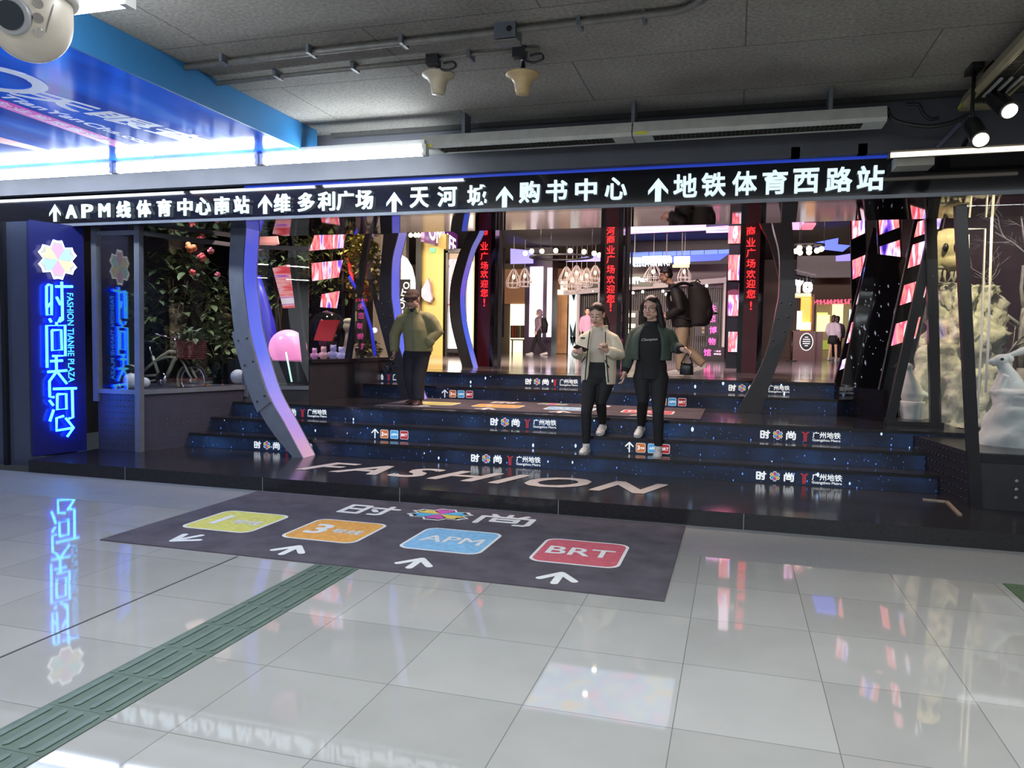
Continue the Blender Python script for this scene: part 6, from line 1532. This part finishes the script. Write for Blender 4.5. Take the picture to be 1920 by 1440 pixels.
def face_mat(H, down=False):
    I = H.inverted()
    def f(c):
        p = I @ c
        if p.y > -.035 or p.length > .16: return 0
        x = abs(p.x)
        if down:
            if .014 < x < .046 and abs(p.z + .002 - (x - .03) ** 2 * 12) < .0034: return 1
        else:
            if ((x - .031) / .0075) ** 2 + ((p.z - .004) / .0055) ** 2 < 1: return 1
            if ((x - .031) / .0155) ** 2 + ((p.z - .003) / .005) ** 2 < 1: return 4
            if .014 < x < .048 and abs(p.z - .0095 + (x - .03) ** 2 * 8) < .0026: return 1
        if .014 < x < .05 and abs(p.z - .031 + (x - .03) ** 2 * 10) < .0036: return 3
        if (x / .026) ** 2 + ((p.z + .058) / .0085) ** 2 < 1 and p.y < -.07: return 2
        return 0
    return f
def add_hand(mb, w_, d, side, curl=.35, s=1.0, spread=.06, grip=0):
    """palm and five fingers from wrist w_, pointing along d; side = direction of the thumb"""
    d = V(d).normalized(); t = V(side); t = (t - d * t.dot(d)).normalized(); n = d.cross(t)      # n: towards the palm side
    w_ = V(w_); M = Matrix((t, d, n)).transposed()
    mb.ell(w_ + d * .045 * s, (.038 * s, .05 * s, .016 * s), M); mb.ell(w_ + d * .07 * s, (.039 * s, .028 * s, .015 * s), M); mb.tube([w_ - d * .03, w_ + d * .03 * s], [.024 * s, .026 * s], 10)
    for k, (o, L) in enumerate(((.028, .068), (.0095, .078), (-.0095, .072), (-.028, .056))):
        p = w_ + d * .086 * s + t * o * s; c = curl * (1 + .12 * k); pts = [p - d * .012 * s, p]; a = c * .5; dd = d + t * spread * (1.5 - k) * .5
        for seg, l in enumerate((.42, .33, .25)):
            q = pts[-1] + (dd.normalized() * math.cos(a) + n * math.sin(a)) * L * l * s; pts.append(q); a += c
        mb.tube(pts, [.0098 * s, .0096 * s, .0092 * s, .0085 * s, .0065 * s], 8)
    p = w_ + d * .025 * s + t * .03 * s; q = p + (d * .6 + t * .75 + n * .25).normalized() * .034 * s; r = q + (d * .9 + t * .2 + n * (.2 + curl * .5)).normalized() * .032 * s; u = r + (d * .9 - t * .1 + n * (.2 + curl * .6)).normalized() * .024 * s
    mb.tube([p - t * .012 * s, p, q, r, u], [.014 * s, .0135 * s, .0115 * s, .0105 * s, .007 * s], 8)
def shell(mb, secs, face, gap, th=.025, n=36, lev=14):
    """open-fronted garment: ring stack with a gap (list of half-angles, deg) towards angle 'face'"""
    S = interp([tuple(s) + (g,) for s, g in zip([s[:5] for s in secs], gap)], lev); vs = []; fs = []
    for z, cx, cy, rx, ry, g in S:
        a0 = face + R(g); a1 = face + 2 * PI - R(g)
        for k in (0, 1):
            for j in range(n):
                a = a0 + (a1 - a0) * j / (n - 1); vs.append((cx + (rx - th * k) * math.cos(a), cy + (ry - th * k) * math.sin(a), z))
    for i in range(len(S) - 1):
        b_ = i * 2 * n; c = b_ + 2 * n
        for j in range(n - 1):
            fs += [(b_ + j, b_ + j + 1, c + j + 1, c + j), (b_ + n + j + 1, b_ + n + j, c + n + j, c + n + j + 1)]
        fs += [(b_ + n, b_, c, c + n), (b_ + n - 1, b_ + 2 * n - 1, c + 2 * n - 1, c + n - 1)]
    for j in range(n - 1):
        fs.append((j + 1, j, n + j, n + j + 1)); e = (len(S) - 1) * 2 * n; fs.append((e + j, e + j + 1, e + n + j + 1, e + n + j))
    mb.add(vs, fs, 0, True)
def add_shoe(mb, an, toe, z, s=1.0):
    """shoe from heel below ankle 'an' toward 'toe' (plan direction); z = sole height at heel and toe"""
    a = V((an[0], an[1], 0)); t = V((toe[0], toe[1], 0)); d = (t - a).normalized(); zh, zt = z
    h = a - d * .055 * s; L = .255 * s; k = len(mb.v)
    for f, wd, hh in ((.06, .034, .05), (.2, .038, .06), (.42, .037, .05), (.62, .044, .042), (.8, .045, .034), (.92, .034, .026)):
        p = h + d * L * f; zz = zh + (zt - zh) * f; mb.ell((p.x, p.y, zz + hh * s * .78), (L * .16 if f > .1 else L * .12, wd * s, hh * s * .8), Matrix.Rotation(math.atan2(d.y, d.x), 3, 'Z'))
    mb.tube([(an[0], an[1], zh + .05 * s), (an[0], an[1], an[2] + .0)], [.042 * s, .04 * s], 12)
def add_sole(mb, an, toe, z, s=1.0):
    a = V((an[0], an[1], 0)); t = V((toe[0], toe[1], 0)); d = (t - a).normalized(); n = V((-d.y, d.x, 0)); zh, zt = z; h = a - d * .055 * s; L = .255 * s
    out = []
    for f, wd in ((-.04, .0), (-.02, .025), (.06, .037), (.25, .036), (.45, .035), (.65, .045), (.82, .045), (.95, .033), (1.03, .0)):
        out.append((f, wd))
    ring = [(f, wd) for f, wd in out] + [(f, -wd) for f, wd in out[-2:0:-1]]
    vs = []
    for up in (0, .026 * s):
        for f, wd in ring: p = h + d * L * f + n * wd * s; vs.append((p.x, p.y, zh + (zt - zh) * max(0, f) + up))
    m = len(ring); mb.add(vs, [tuple(range(m))[::-1], tuple(range(m, 2 * m))] + [(i, (i + 1) % m, m + (i + 1) % m, m + i) for i in range(m)])
def figure(label, base, J, voxel=.0055, skin=None, hands=True, shoe=None, sole=None):
    """the body as one skin; J: joints in world space"""
    b = MB(); H = head_matrix(*J['head']); add_head(b, H)
    nk = V(J['neck']); ch = V(J['chest']); pv = V(J['pelvis'])
    b.tube([H @ V((0, .025, -.08)), nk, ch.lerp(nk, .6)], [.05, .05, .07], 14); b.tube([ch.lerp(nk, .6), ch, ch.lerp(pv, .5), pv], [.08, .1, .085, .09], 16)
    for s in 'LR':
        sh, el, wr = V(J['sh' + s]), V(J['el' + s]), V(J['wr' + s]); s0 = sh + (el - sh).normalized() * .04 - (sh - nk) * .12; b.tube([ch.lerp(nk, .4), s0], [.05, .036], 12); b.tube([s0, sh.lerp(el, .5), el, el.lerp(wr, .35), wr], [.036, .034, .032, .032, .024], 12)
        hp, kn, an = V(J['hip' + s]), V(J['kn' + s]), V(J['an' + s]); b.tube([pv, hp], [.08, .075], 12); b.tube([hp, hp.lerp(kn, .5), kn, kn.lerp(an, .3), an, an - V((0, 0, .03))], [.075, .06, .045, .046, .033, .033], 12)
        if hands and J.get('hand' + s): d, t, c = J['hand' + s]; add_hand(b, wr, d, t, c, J.get('hs', .95))
    base = V(base); b.xform(Matrix.Translation(-base))
    Hl = Matrix.Translation(-base) @ H
    o = fuse(b, 'person', [skin or M_SKIN, M_EYE, M_LIP, M_BROW, M_EYEW], None, voxel, 2, face_mat(Hl, J['head'][2] > .3))
    o.location = base; bpy.context.view_layer.update()
    tag(o, label, 'person')
    for s in 'LR':
        if shoe:
            c = MB(); add_shoe(c, J['an' + s], J['toe' + s], J['z' + s]); so = fuse(c, 'shoe', shoe, o, .007, 4)
            c = MB(); add_sole(c, J['an' + s], J['toe' + s], J['z' + s]); c.build('shoe_sole', sole, so, fix=True)
    return o, H
def sleeves(b, J, r, off=0.0):
    for s in 'LR':
        sh, el, wr = V(J['sh' + s]), V(J['el' + s]), V(J['wr' + s]); ch = V(J['chest']); nk = V(J['neck'])
        p0 = nk + V((0, 0, -.075)); d_ = (el - sh).normalized(); b.tube([p0.lerp(sh, .25), p0.lerp(sh, .68), sh + d_ * .045 - (sh - p0) * .06, sh.lerp(el, .5), el, el.lerp(wr, .5), wr - (wr - el).normalized() * off], [r[0] * .8, r[0] * .86, r[1], r[2], r[3], r[4], r[5]], 16)
def trousers(J, r, parent, m, name='trousers', pel=(.155, .11), drop=0.0):
    b = MB(); pv = V(J['pelvis']); ws = pv + V((0, 0, .16))
    for s in 'LR':
        hp, kn, an = V(J['hip' + s]), V(J['kn' + s]), V(J['an' + s]) + V((0, 0, drop)); b.tube([pv.lerp(hp, .7) + V((0, 0, .06)), hp, hp.lerp(kn, .5), kn, kn.lerp(an, .35), an], r, 18)
    b.loft([(pv.z - .09, pv.x, pv.y, pel[0] * .72, pel[1] * .8), (pv.z - .02, pv.x, pv.y, pel[0] * 1.02, pel[1]), (pv.z + .08, pv.x, pv.y, pel[0], pel[1]), (ws.z, ws.x, ws.y, pel[0] * .86, pel[1] * .86)], 28)
    return fuse(b, name, m, parent, .010, 5)
M_DENIM = mat('black_cloth', (.010, .010, .012), .8, noisy=.2, scale=60); M_SHOEW = mat('white_trainer', (.6, .6, .58), .5, noisy=.06, scale=40); M_SOLEW = mat('white_sole', (.66, .66, .64), .6, noisy=.05)
M_HAIR = mat('black_hair', (.012, .010, .010), .42, noisy=.3, scale=80)
def glasses(parent, H, m=None):
    b = MB(); 
    for s in (1, -1):
        b.tube([H @ V((s * .031 + .021 * math.cos(2 * PI * k / 20), -.094, .002 + .019 * math.sin(2 * PI * k / 20))) for k in range(21)], .0012, 5, cap=False); b.tube([H @ V((s * .052, -.092, .008)), H @ V((s * .077, -.02, .01)), H @ V((s * .079, .02, .002))], .0017, 5)
    b.tube([H @ V((-.01, -.096, .006)), H @ V((.01, -.096, .006))], .0017, 5)
    return b.build('glasses', m or M_DARKMETAL, parent)

# --- woman in the cream jacket, stepping down, looking at her phone
bz = .30
J = dict(head=(V((-1.425, 8.06, 1.77)), R(-6), R(20), .98, 0), neck=(-1.41, 8.115, 1.60), chest=(-1.41, 8.13, 1.44), pelvis=(-1.41, 8.14, 1.12),
         shR=(-1.565, 8.13, 1.555), shL=(-1.265, 8.12, 1.56), elR=(-1.63, 8.12, 1.34), wrR=(-1.615, 7.92, 1.385), elL=(-1.185, 8.11, 1.345), wrL=(-1.30, 7.94, 1.40),
         hipR=(-1.495, 8.13, 1.06), hipL=(-1.325, 8.14, 1.06), knR=(-1.505, 7.99, .735), anR=(-1.505, 8.03, .40), toeR=(-1.51, 7.8), zR=(.302, .302),
         knL=(-1.37, 8.10, .84), anL=(-1.385, 8.34, .59), toeL=(-1.39, 8.1), zL=(.53, .474),
         handR=((.55, -.45, .05), (.2, -.5, .8), .5), handL=((-.15, -.5, .55), (-.9, 0, -.1), 1.0))
o, H = figure('woman in open cream jacket and black leggings looking down at her phone', (-1.45, 8.1, .30), J, shoe=M_SHOEW, sole=M_SOLEW)
b = MB(); b.loft([(1.165, -1.41, 8.14, .135, .095), (1.25, -1.41, 8.14, .125, .09), (1.42, -1.41, 8.12, .15, .11), (1.5, -1.41, 8.12, .165, .1), (1.565, -1.41, 8.12, .13, .08), (1.6, -1.41, 8.115, .07, .062), (1.645, -1.412, 8.105, .058, .056)], 32)
fuse(b, 'sweater', mat('beige_knit', (.56, .5, .41), .9, noisy=.1, scale=90), o, .008, 5)
trousers(J, [.09, .092, .078, .058, .056, .042], o, M_DENIM, 'leggings', (.152, .108))
M_CREAM = mat('cream_jacket', (.74, .69, .53), .75, noisy=.05, scale=9, bump=.8)
b = MB(); shell(b, [(1.03, -1.41, 8.15, .185, .135), (1.15, -1.41, 8.15, .19, .14), (1.35, -1.41, 8.14, .185, .145), (1.5, -1.41, 8.13, .18, .13), (1.58, -1.41, 8.13, .14, .1), (1.62, -1.41, 8.125, .095, .085), (1.665, -1.41, 8.125, .10, .09)], -PI / 2, [38, 32, 28, 26, 30, 40, 52], .03)
sleeves(b, J, [.07, .068, .07, .07, .066, .048], .02); fuse(b, 'jacket', M_CREAM, o, .0095, 8)
b = MB()
for sx in (-1, 1):
    pts = [(-1.41 + sx * q, y, z) for q, y, z in ((.125, 8.035, 1.06), (.115, 8.018, 1.2), (.098, 8.0, 1.38), (.09, 8.0, 1.5), (.082, 8.035, 1.6))]; b.tube(interp(pts, 12), .006, 6)
b.build('zip_edge', M_BLACK, o)
b = MB(); b.cbox(W(1093, 634, y=7.985), (.045, .012, .018)); b.tube([W(1090, 680, y=7.99), W(1098, 668, y=7.98)], .006, 6); b.tube([W(1134, 675, y=7.985), W(1142, 690, y=7.985)], .006, 6); b.build('badge_and_pockets', M_BLACK, o)
b = MB(); k0 = 0; b.ell((0, .022, .045), (.082, .1, .092)); b.ell((0, .06, 0), (.076, .07, .09)); b.xform(H); 
hair = fuse(b, 'hair', mat('dark_brown_hair', (.03, .018, .014), .45, noisy=.3, scale=80), o, .007, 3)
def trim_hair(h, H, zf, yf):
    """keep the hairline: drop hair faces over the face"""
    me = h.data; bm = bmesh.new(); bm.from_mesh(me); I = H.inverted() 
    kill = [f for f in bm.faces if (lambda p: p.y < yf and abs(p.x) < .07 and p.z < zf + abs(p.x) * -.55)(I @ f.calc_center_median())]
    bmesh.ops.delete(bm, geom=kill, context='FACES'); bm.to_mesh(me); bm.free()
trim_hair(hair, H, .088, -.025)
b = MB(); b.tube([H @ V((0, .12, .03)), H @ V((.02, .15, -.02)), V((-1.335, 8.19, 1.66)), V((-1.325, 8.2, 1.56))], [.025, .035, .03, .012], 10); b.build('ponytail', mat('dark_brown_hair', (.03, .018, .014), .45), o)
c = V(J['wrR']) + V((.06, -.05, .03)); ph = thing('phone', 'dark mobile phone held by the woman in the cream jacket', 'phone', c)
Rm = Matrix.Rotation(R(-28), 3, 'X') @ Matrix.Rotation(R(-50), 3, 'Z')
MB().cbox(c, (.072, .148, .009), Rm).build('phone_body', M_BLACK, ph); MB().cbox(c + Rm @ V((0, 0, .006)), (.066, .14, .001), Rm).build('phone_screen', mat('phone_glass', (.02, .02, .03), .05, emit=(.5, .6, .8), strength=.15), ph)

# --- woman in the dark green jacket
J = dict(head=(V((-.865, 8.1, 1.845)), R(-14), R(7), 1.02, R(-2)), neck=(-.86, 8.15, 1.675), chest=(-.86, 8.16, 1.51), pelvis=(-.855, 8.16, 1.17),
         shR=(-1.025, 8.16, 1.625), shL=(-.695, 8.16, 1.63), elR=(-1.085, 8.2, 1.375), wrR=(-1.125, 8.1, 1.165), elL=(-.60, 8.22, 1.43), wrL=(-.545, 8.12, 1.405),
         hipR=(-.945, 8.16, 1.11), hipL=(-.765, 8.16, 1.11), knL=(-.755, 8.02, .76), anL=(-.745, 8.05, .41), toeL=(-.74, 7.8), zL=(.302, .302),
         knR=(-.925, 8.10, .87), anR=(-.965, 8.34, .59), toeR=(-.985, 8.1), zR=(.53, .474),
         handR=((-.12, -.25, -1), (.2, -1, .1), .5), handL=((.75, -.35, -.35), (.2, -.6, .6), .55))
# left forearm reaches outward
J['elL'] = (-.62, 8.2, 1.44); J['wrL'] = (-.53, 8.06, 1.42)
o, H = figure('woman in dark green jacket and round glasses with black hoodie', (-.86, 8.1, .30), J, shoe=M_SHOEW, sole=M_SOLEW)
b = MB(); b.loft([(1.1, -.855, 8.16, .165, .118), (1.25, -.855, 8.16, .15, .115), (1.45, -.86, 8.15, .165, .125), (1.56, -.86, 8.15, .175, .11), (1.62, -.86, 8.15, .14, .09), (1.66, -.86, 8.145, .085, .075), (1.71, -.862, 8.14, .07, .068)], 32); b.ell((-.86, 8.2, 1.66), (.13, .08, .07)); b.ell((-.86, 8.09, 1.655), (.08, .03, .03))
fuse(b, 'hoodie', mat('black_hoodie', (.011, .011, .012), .85, noisy=.2, scale=60), o, .008, 5)
c = V((-.865, 8.012, 1.515)); b = MB(); put_text(b, 'Champion', frame((c.x, 8.0225, c.z), (1, .02, .06), (0, 0, 1)), wid=.165, hei=.035, shear=.4, bold=.0)
b.build('chest_lettering', mat('white_script', (.65, .65, .65), .6, noisy=.03), o)
trousers(J, [.1, .1, .082, .06, .058, .045], o, M_DENIM, 'leggings', (.165, .112))
M_GREEN = mat('dark_green_jacket', (.055, .08, .065), .8, noisy=.15, scale=9, bump=.8)
b = MB(); shell(b, [(1.30, -.86, 8.165, .215, .155), (1.4, -.86, 8.165, .215, .158), (1.52, -.86, 8.16, .215, .15), (1.6, -.86, 8.16, .185, .125), (1.65, -.86, 8.16, .12, .1), (1.69, -.86, 8.16, .10, .1)], -PI / 2, [34, 36, 34, 32, 36, 44], .03)
sleeves(b, J, [.07, .07, .068, .066, .062, .052], .04); fuse(b, 'jacket', M_GREEN, o, .0095, 8)
b = MB()
for s in 'LR':
    e, w_ = V(J['el' + s]), V(J['wr' + s]); d = (w_ - e).normalized(); b.tube([w_ - d * .06, w_ - d * .005], [.05, .04], 14)
b.build('knit_cuff', M_DENIM, o)
b = MB(); b.ell((0, .022, .046), (.085, .102, .092)); b.ell((0, .05, -.03), (.09, .075, .11))
for s in (1, -1): b.tube([(s * .045, .01, .1), (s * .082, -.005, .03), (s * .088, .015, -.07), (s * .094, .03, -.16), (s * .1, .045, -.25), (s * .1, .05, -.31)], [.03, .03, .036, .042, .04, .018], 12)
b.xform(H); hair = fuse(b, 'hair', M_HAIR, o, .007, 3); trim_hair(hair, H, .09, -.03)
glasses(o, H)
c = V(J['wrL']); hb = thing('shoulder_bag', 'small black bag hanging from the hand of the green-jacketed woman', 'bag', c + V((.06, 0, -.25)))
b = MB(); q = c + V((.05, -.02, -.2)); b.loft([(q.z - .06, q.x, q.y, .06, .035), (q.z - .05, q.x, q.y, .07, .04), (q.z + .03, q.x, q.y, .065, .035), (q.z + .06, q.x, q.y, .05, .025)], 20); b.build('bag_body', M_BLACK, hb)
b = MB(); b.tube(interp([tuple(q + V((-.06, 0, .05))), tuple(c + V((.045, -.03, -.045))), tuple(c + V((.065, -.035, -.045))), tuple(q + V((.06, 0, .05)))], 12), .007, 6); b.build('bag_strap', M_BLACK, hb)

# --- old man in the olive jacket
J = dict(head=(V((-4.0, 8.92, 1.985)), R(-4), R(26), 1.0, 0), neck=(-3.97, 9.02, 1.845), chest=(-3.955, 9.04, 1.68), pelvis=(-3.93, 9.06, 1.32),
         shR=(-4.14, 9.03, 1.775), shL=(-3.77, 9.03, 1.775), elR=(-4.25, 9.03, 1.53), wrR=(-4.225, 8.97, 1.32), elL=(-3.655, 9.05, 1.575), wrL=(-3.76, 8.95, 1.46),
         hipR=(-4.01, 9.06, 1.27), hipL=(-3.85, 9.06, 1.27), knR=(-3.985, 9.0, .98), anR=(-3.965, 9.06, .745), toeR=(-3.98, 8.8), zR=(.648, .648), knL=(-3.855, 8.95, .97), anL=(-3.83, 8.93, .735), toeL=(-3.80, 8.7), zL=(.648, .648),
         handR=((-.05, -.15, -1), (.5, -.8, 0), .9), handL=None)
for k_ in ('neck', 'chest', 'pelvis', 'shR', 'shL', 'elR', 'wrR', 'elL', 'wrL'): J[k_] = (J[k_][0] + (.055 if k_ == 'neck' else .03), J[k_][1], J[k_][2])   # shift him upright
J['head'] = (J['head'][0] + V((.075, 0, 0)),) + J['head'][1:]
o, H = figure('old man in olive zip jacket and brown flat cap looking down', (-3.885, 9.0, ZT), J, skin=M_SKIN2, shoe=mat('dark_brown_leather', (.05, .025, .022), .45, noisy=.2), sole=M_BLACK)
M_OLIVE = mat('olive_jacket', (.24, .235, .115), .8, noisy=.1, scale=9, bump=.8)
b = MB(); b.loft([(1.335, -3.895, 9.05, .175, .14), (1.36, -3.895, 9.05, .185, .15), (1.42, -3.895, 9.05, .19, .155), (1.6, -3.910, 9.03, .19, .16), (1.7, -3.920, 9.03, .185, .135), (1.78, -3.925, 9.03, .13, .105), (1.845, -3.930, 9.02, .085, .085)], 36)
sleeves(b, J, [.078, .08, .076, .074, .068, .052], .0); b.ell(V(J['wrL']) + V((.02, .02, 0)), (.07, .06, .07)); fuse(b, 'jacket', M_OLIVE, o, .0095, 8)
b = MB(); b.loft([(1.33, -3.895, 9.05, .182, .148), (1.37, -3.895, 9.05, .19, .152)], 36); b.build('hem_band', M_OLIVE, o)
b = MB()
for s in (1, -1): b.add([(-3.940 + s * .012, 8.935, 1.835), (-3.940 + s * .1, 8.905, 1.80), (-3.940 + s * .115, 8.925, 1.835), (-3.940 + s * .085, 8.985, 1.885), (-3.940 + s * .05, 8.945, 1.87)], [(0, 1, 2, 3, 4) if s < 0 else (4, 3, 2, 1, 0)])
me_c = b.build('collar', M_OLIVE, o); sm_ = me_c.modifiers.new('thick', 'SOLIDIFY'); sm_.thickness = .012
b = MB(); b.tube(interp([(-3.895, 8.888, 1.345), (-3.905, 8.872, 1.5), (-3.920, 8.872, 1.64), (-3.933, 8.89, 1.76), (-3.940, 8.93, 1.83)], 12), .004, 6); b.build('zip', M_GREYMETAL, o)
b = MB(); b.ell((-3.935, 8.975, 1.85), (.075, .06, .03)); b.build('dark_neckline', M_BLACK, o)
trousers(J, [.1, .103, .095, .08, .076, .066], o, mat('black_trousers', (.012, .013, .02), .8, noisy=.2, scale=50), 'trousers', (.17, .125), -.02)
b = MB(); b.ell((0, .01, .052), (.09, .108, .075)); b.ell((0, -.05, .058), (.088, .075, .035)); b.loft([(.028, 0, -.02, .086, .1), (.05, 0, -.02, .088, .102)], 28); b.ell((0, -.105, .035), (.06, .045, .012)); b.xform(H); fuse(b, 'flat_cap', mat('brown_cap', (.055, .035, .03), .85, noisy=.2, scale=60), o, .007, 3)
b = MB(); b.ell((0, .045, -.005), (.077, .07, .05)); b.xform(H); fuse(b, 'hair', mat('grey_hair', (.12, .11, .1), .7, noisy=.2, scale=60), o, .008, 2)
q = V(J['wrR']) + V((-.02, -.03, -.2)); cb = thing('camera_bag', 'small black camera held in the hanging hand of the old man', 'camera', q)
b = MB(); b.cbox(q, (.13, .08, .09), Matrix.Rotation(.3, 3, 'Y')); b.ell(q + V((.0, 0, .055)), (.035, .035, .025)); b.build('camera_body', M_BLACK, cb); MB().tube([q + V((-.02, -.03, -.01)), q + V((-.04, -.11, -.02))], [.036, .04], 16).build('lens', M_DARKMETAL, cb)
b = MB(); w_ = V(J['wrR']); b.tube(interp([tuple(q + V((.055, 0, .03))), tuple(w_ + V((.01, -.03, -.09))), tuple(w_ + V((-.02, -.03, -.09))), tuple(q + V((-.06, 0, .05)))], 12), .006, 6); b.build('strap', M_BLACK, cb)

# --- man with the backpack, walking left past the doors
y = 12.5; zu = ZU
J = dict(head=(V((-1.115, y, 2.565)), R(-82), R(14), 1.03, 0), neck=(-1.0, y, 2.40), chest=(-.92, y, 2.2), pelvis=(-.83, y, 1.86),
         shR=(-.93, y + .17, 2.30), shL=(-.94, y - .17, 2.30), elR=(-.93, y + .2, 2.02), wrR=(-1.12, y + .15, 1.9), elL=(-.86, y - .22, 2.02), wrL=(-1.06, y - .17, 1.9),
         hipR=(-.82, y + .08, 1.80), hipL=(-.82, y - .08, 1.80), knL=(-.83, y - .08, 1.42), anL=(-.84, y - .07, 1.095), toeL=(-1.1, y - .07), zL=(zu + .002, zu + .002),
         knR=(-.78, y + .08, 1.42), anR=(-.5, y + .08, 1.19), toeR=(-.75, y + .08), zR=(zu + .11, zu + .01),
         handR=((-1, 0, .1), (0, -.2, 1), .8), handL=((-1, .1, .2), (0, .2, 1), .8))
o, H = figure('man with glasses in black jacket and khaki trousers walking left', (-.85, y, zu), J, skin=M_SKIN2, shoe=M_SHOEW, sole=M_SOLEW)
M_BJ = mat('black_jacket', (.014, .014, .016), .6, noisy=.2, scale=30)
b = MB(); b.loft([(1.74, -.83, y, .165, .2), (1.8, -.83, y, .17, .205), (2.0, -.87, y, .165, .21), (2.2, -.92, y, .16, .215), (2.31, -.95, y, .13, .19), (2.38, -.985, y, .085, .1), (2.43, -1.0, y, .075, .08)], 32)
sleeves(b, J, [.09, .095, .09, .084, .075, .055], .0); fuse(b, 'jacket', M_BJ, o, .011, 4)
b = MB(); b.cbox(W(1254, 545, y=y - .22), (.05, .01, .018)); b.ell(W(1260, 558, y=y - .21), (.03, .012, .06)); b.build('chest_patch', mat('pale_patch', (.3, .3, .32), .6, noisy=.3, scale=60), o)
trousers(J, [.105, .11, .1, .085, .08, .07], o, mat('khaki_trousers', (.40, .32, .22), .8, noisy=.1, scale=9, bump=.8), 'trousers', (.135, .165), -.03)
b = MB(); b.ell((0, .018, .05), (.081, .1, .085)); b.ell((0, .05, .0), (.076, .066, .07)); b.xform(H); hair = fuse(b, 'hair', M_HAIR, o, .008, 3); trim_hair(hair, H, .085, -.03)
glasses(o, H, M_BLACK)
q = V((-.58, y, 2.1)); bp = thing('backpack', 'bulky black backpack worn by the man in khaki trousers', 'backpack', q + V((0, 0, -.3)))
b = MB(); b.loft([(q.z - .34, q.x - .02, y, .13, .15), (q.z - .3, q.x, y, .17, .18), (q.z, q.x + .02, y, .19, .19), (q.z + .25, q.x - .03, y, .16, .17), (q.z + .36, q.x - .09, y, .06, .1)], 28); b.ell((q.x + .14, y, q.z - .12), (.08, .14, .16)); fuse(b, 'pack_body', mat('pack_cloth', (.016, .015, .017), .75, noisy=.2, scale=30), bp, .012, 4)
b = MB()
for s in (1, -1): b.tube(interp([(-.68, y + s * .11, 2.4), (-.85, y + s * .13, 2.44), (-1.03, y + s * .14, 2.33), (-1.07, y + s * .16, 2.12), (-.95, y + s * .2, 1.93), (-.7, y + s * .15, 1.85)], 20), .018, 8, flat=2.0)
b.tube([(-.66, y, 2.44), (-.62, y, 2.5), (-.57, y, 2.45)], .012, 8); b.build('shoulder_strap', M_DENIM, bp)

# --- small figures far inside the hall
def far_person(label, px, py_foot, y, h, yaw, top, legs, skin_leg=False, hair=M_HAIR, stride=.2, voxel=.014):
    c = W(px, py_foot, y=y); z = ZU; s = h / 1.65; D = Matrix.Rotation(yaw, 4, 'Z')
    def L_(x, yy, zz): v = D @ V((x * s, yy * s, zz * s)); return (c.x + v.x, y + v.y, z + v.z)
    J = dict(head=(V(L_(0, -.02, 1.53)), yaw, R(8), s, 0), neck=L_(0, 0, 1.38), chest=L_(0, 0, 1.22), pelvis=L_(0, 0, .88), shR=L_(-.165, 0, 1.33), shL=L_(.165, 0, 1.33), elR=L_(-.22, .03, 1.06), wrR=L_(-.2, -.1, .86), elL=L_(.22, .03, 1.06), wrL=L_(.2, -.1, .86),
             hipR=L_(-.085, 0, .84), hipL=L_(.085, 0, .84), knR=L_(-.09, -stride * .6, .47), knL=L_(.09, 0, .47), anR=L_(-.09, -stride, .1), anL=L_(.09, stride, .12), toeR=L_(-.09, -stride - .3, 0)[:2], toeL=L_(.09, stride - .3, 0)[:2], zR=(z + .002, z + .002), zL=(z + .03, z + .004),
             handR=(D @ V((0, -.2, -1)), D @ V((.3, -1, 0)), .4), handL=(D @ V((0, -.2, -1)), D @ V((-.3, -1, 0)), .4))
    o, H = figure(label, (c.x, y, z), J, voxel=.009, shoe=M_SHOEW, sole=M_SOLEW)
    b = MB(); b.loft([tuple(L_(0, 0, q)[2:]) + (c.x, y, rx * s, ry * s) for q, rx, ry in ((.8, .16, .14), (1.0, .15, .13), (1.25, .175, .13), (1.34, .15, .1), (1.4, .07, .065))], 24); sleeves(b, J, [.075, .075, .07, .065, .06, .05]); fuse(b, 'top', top, o, voxel, 3)
    if skin_leg: b = MB(); b.loft([tuple(L_(0, 0, q)[2:]) + (c.x, y, rx * s, rx * s) for q, rx in ((.62, .19), (.8, .165), (.92, .15))], 24); b.build('skirt', legs, o)
    else: trousers(J, [.09, .09, .08, .065, .06, .05], o, legs)
    b = MB(); b.ell((0, .02, .045), (.084, .1, .09)); b.ell((0, .06, -.05), (.075, .06, .12)); b.xform(H); h_ = fuse(b, 'hair', hair, o, .01, 2); trim_hair(h_, H, .09, -.03)
    return o, J, H
o, J, H = far_person('distant person in hooded top with dark backpack before the light column', 1010, 660, 26.5, 1.62, R(-75), mat('mauve_top', (.28, .2, .26), .8, noisy=.1), M_DENIM, stride=.26)
b = MB(); b.ell((0, .03, .02), (.1, .11, .12)); b.ell((0, .06, -.08), (.1, .07, .07)); b.xform(H); hd = fuse(b, 'hood', mat('mauve_top', (.28, .2, .26), .8), o, .01, 2); trim_hair(hd, H, .06, -.05)
q = V(J['chest']) + V((.2, 0, -.1)); tag((lambda b: (b.loft([(q.z - .3, q.x, q.y, .1, .14), (q.z, q.x, q.y, .13, .16), (q.z + .22, q.x - .03, q.y, .08, .12)], 20), b.build('backpack', M_DENIM))[1])(MB()), 'dark backpack on the distant person before the light column', 'backpack')
far_person('distant woman in pink coat behind the cream-jacketed woman\'s head', 1100, 662, 24.5, 1.6, R(10), mat('pink_coat', (.55, .3, .45), .8, noisy=.1), M_DENIM, stride=.1)
far_person('distant girl in white top and dark skirt by the kiosk', 1561, 662, 27.2, 1.5, R(150), mat('lilac_white_top', (.62, .55, .66), .8, noisy=.05), M_DENIM, True, mat('brown_hair', (.06, .03, .02), .5, noisy=.2), stride=.1)
far_person('distant dark-clothed person half hidden behind the girl at the kiosk', 1568, 662, 28.1, 1.5, R(170), mat('dark_top', (.04, .03, .035), .8, noisy=.1), M_DENIM, False, M_HAIR, stride=.1)
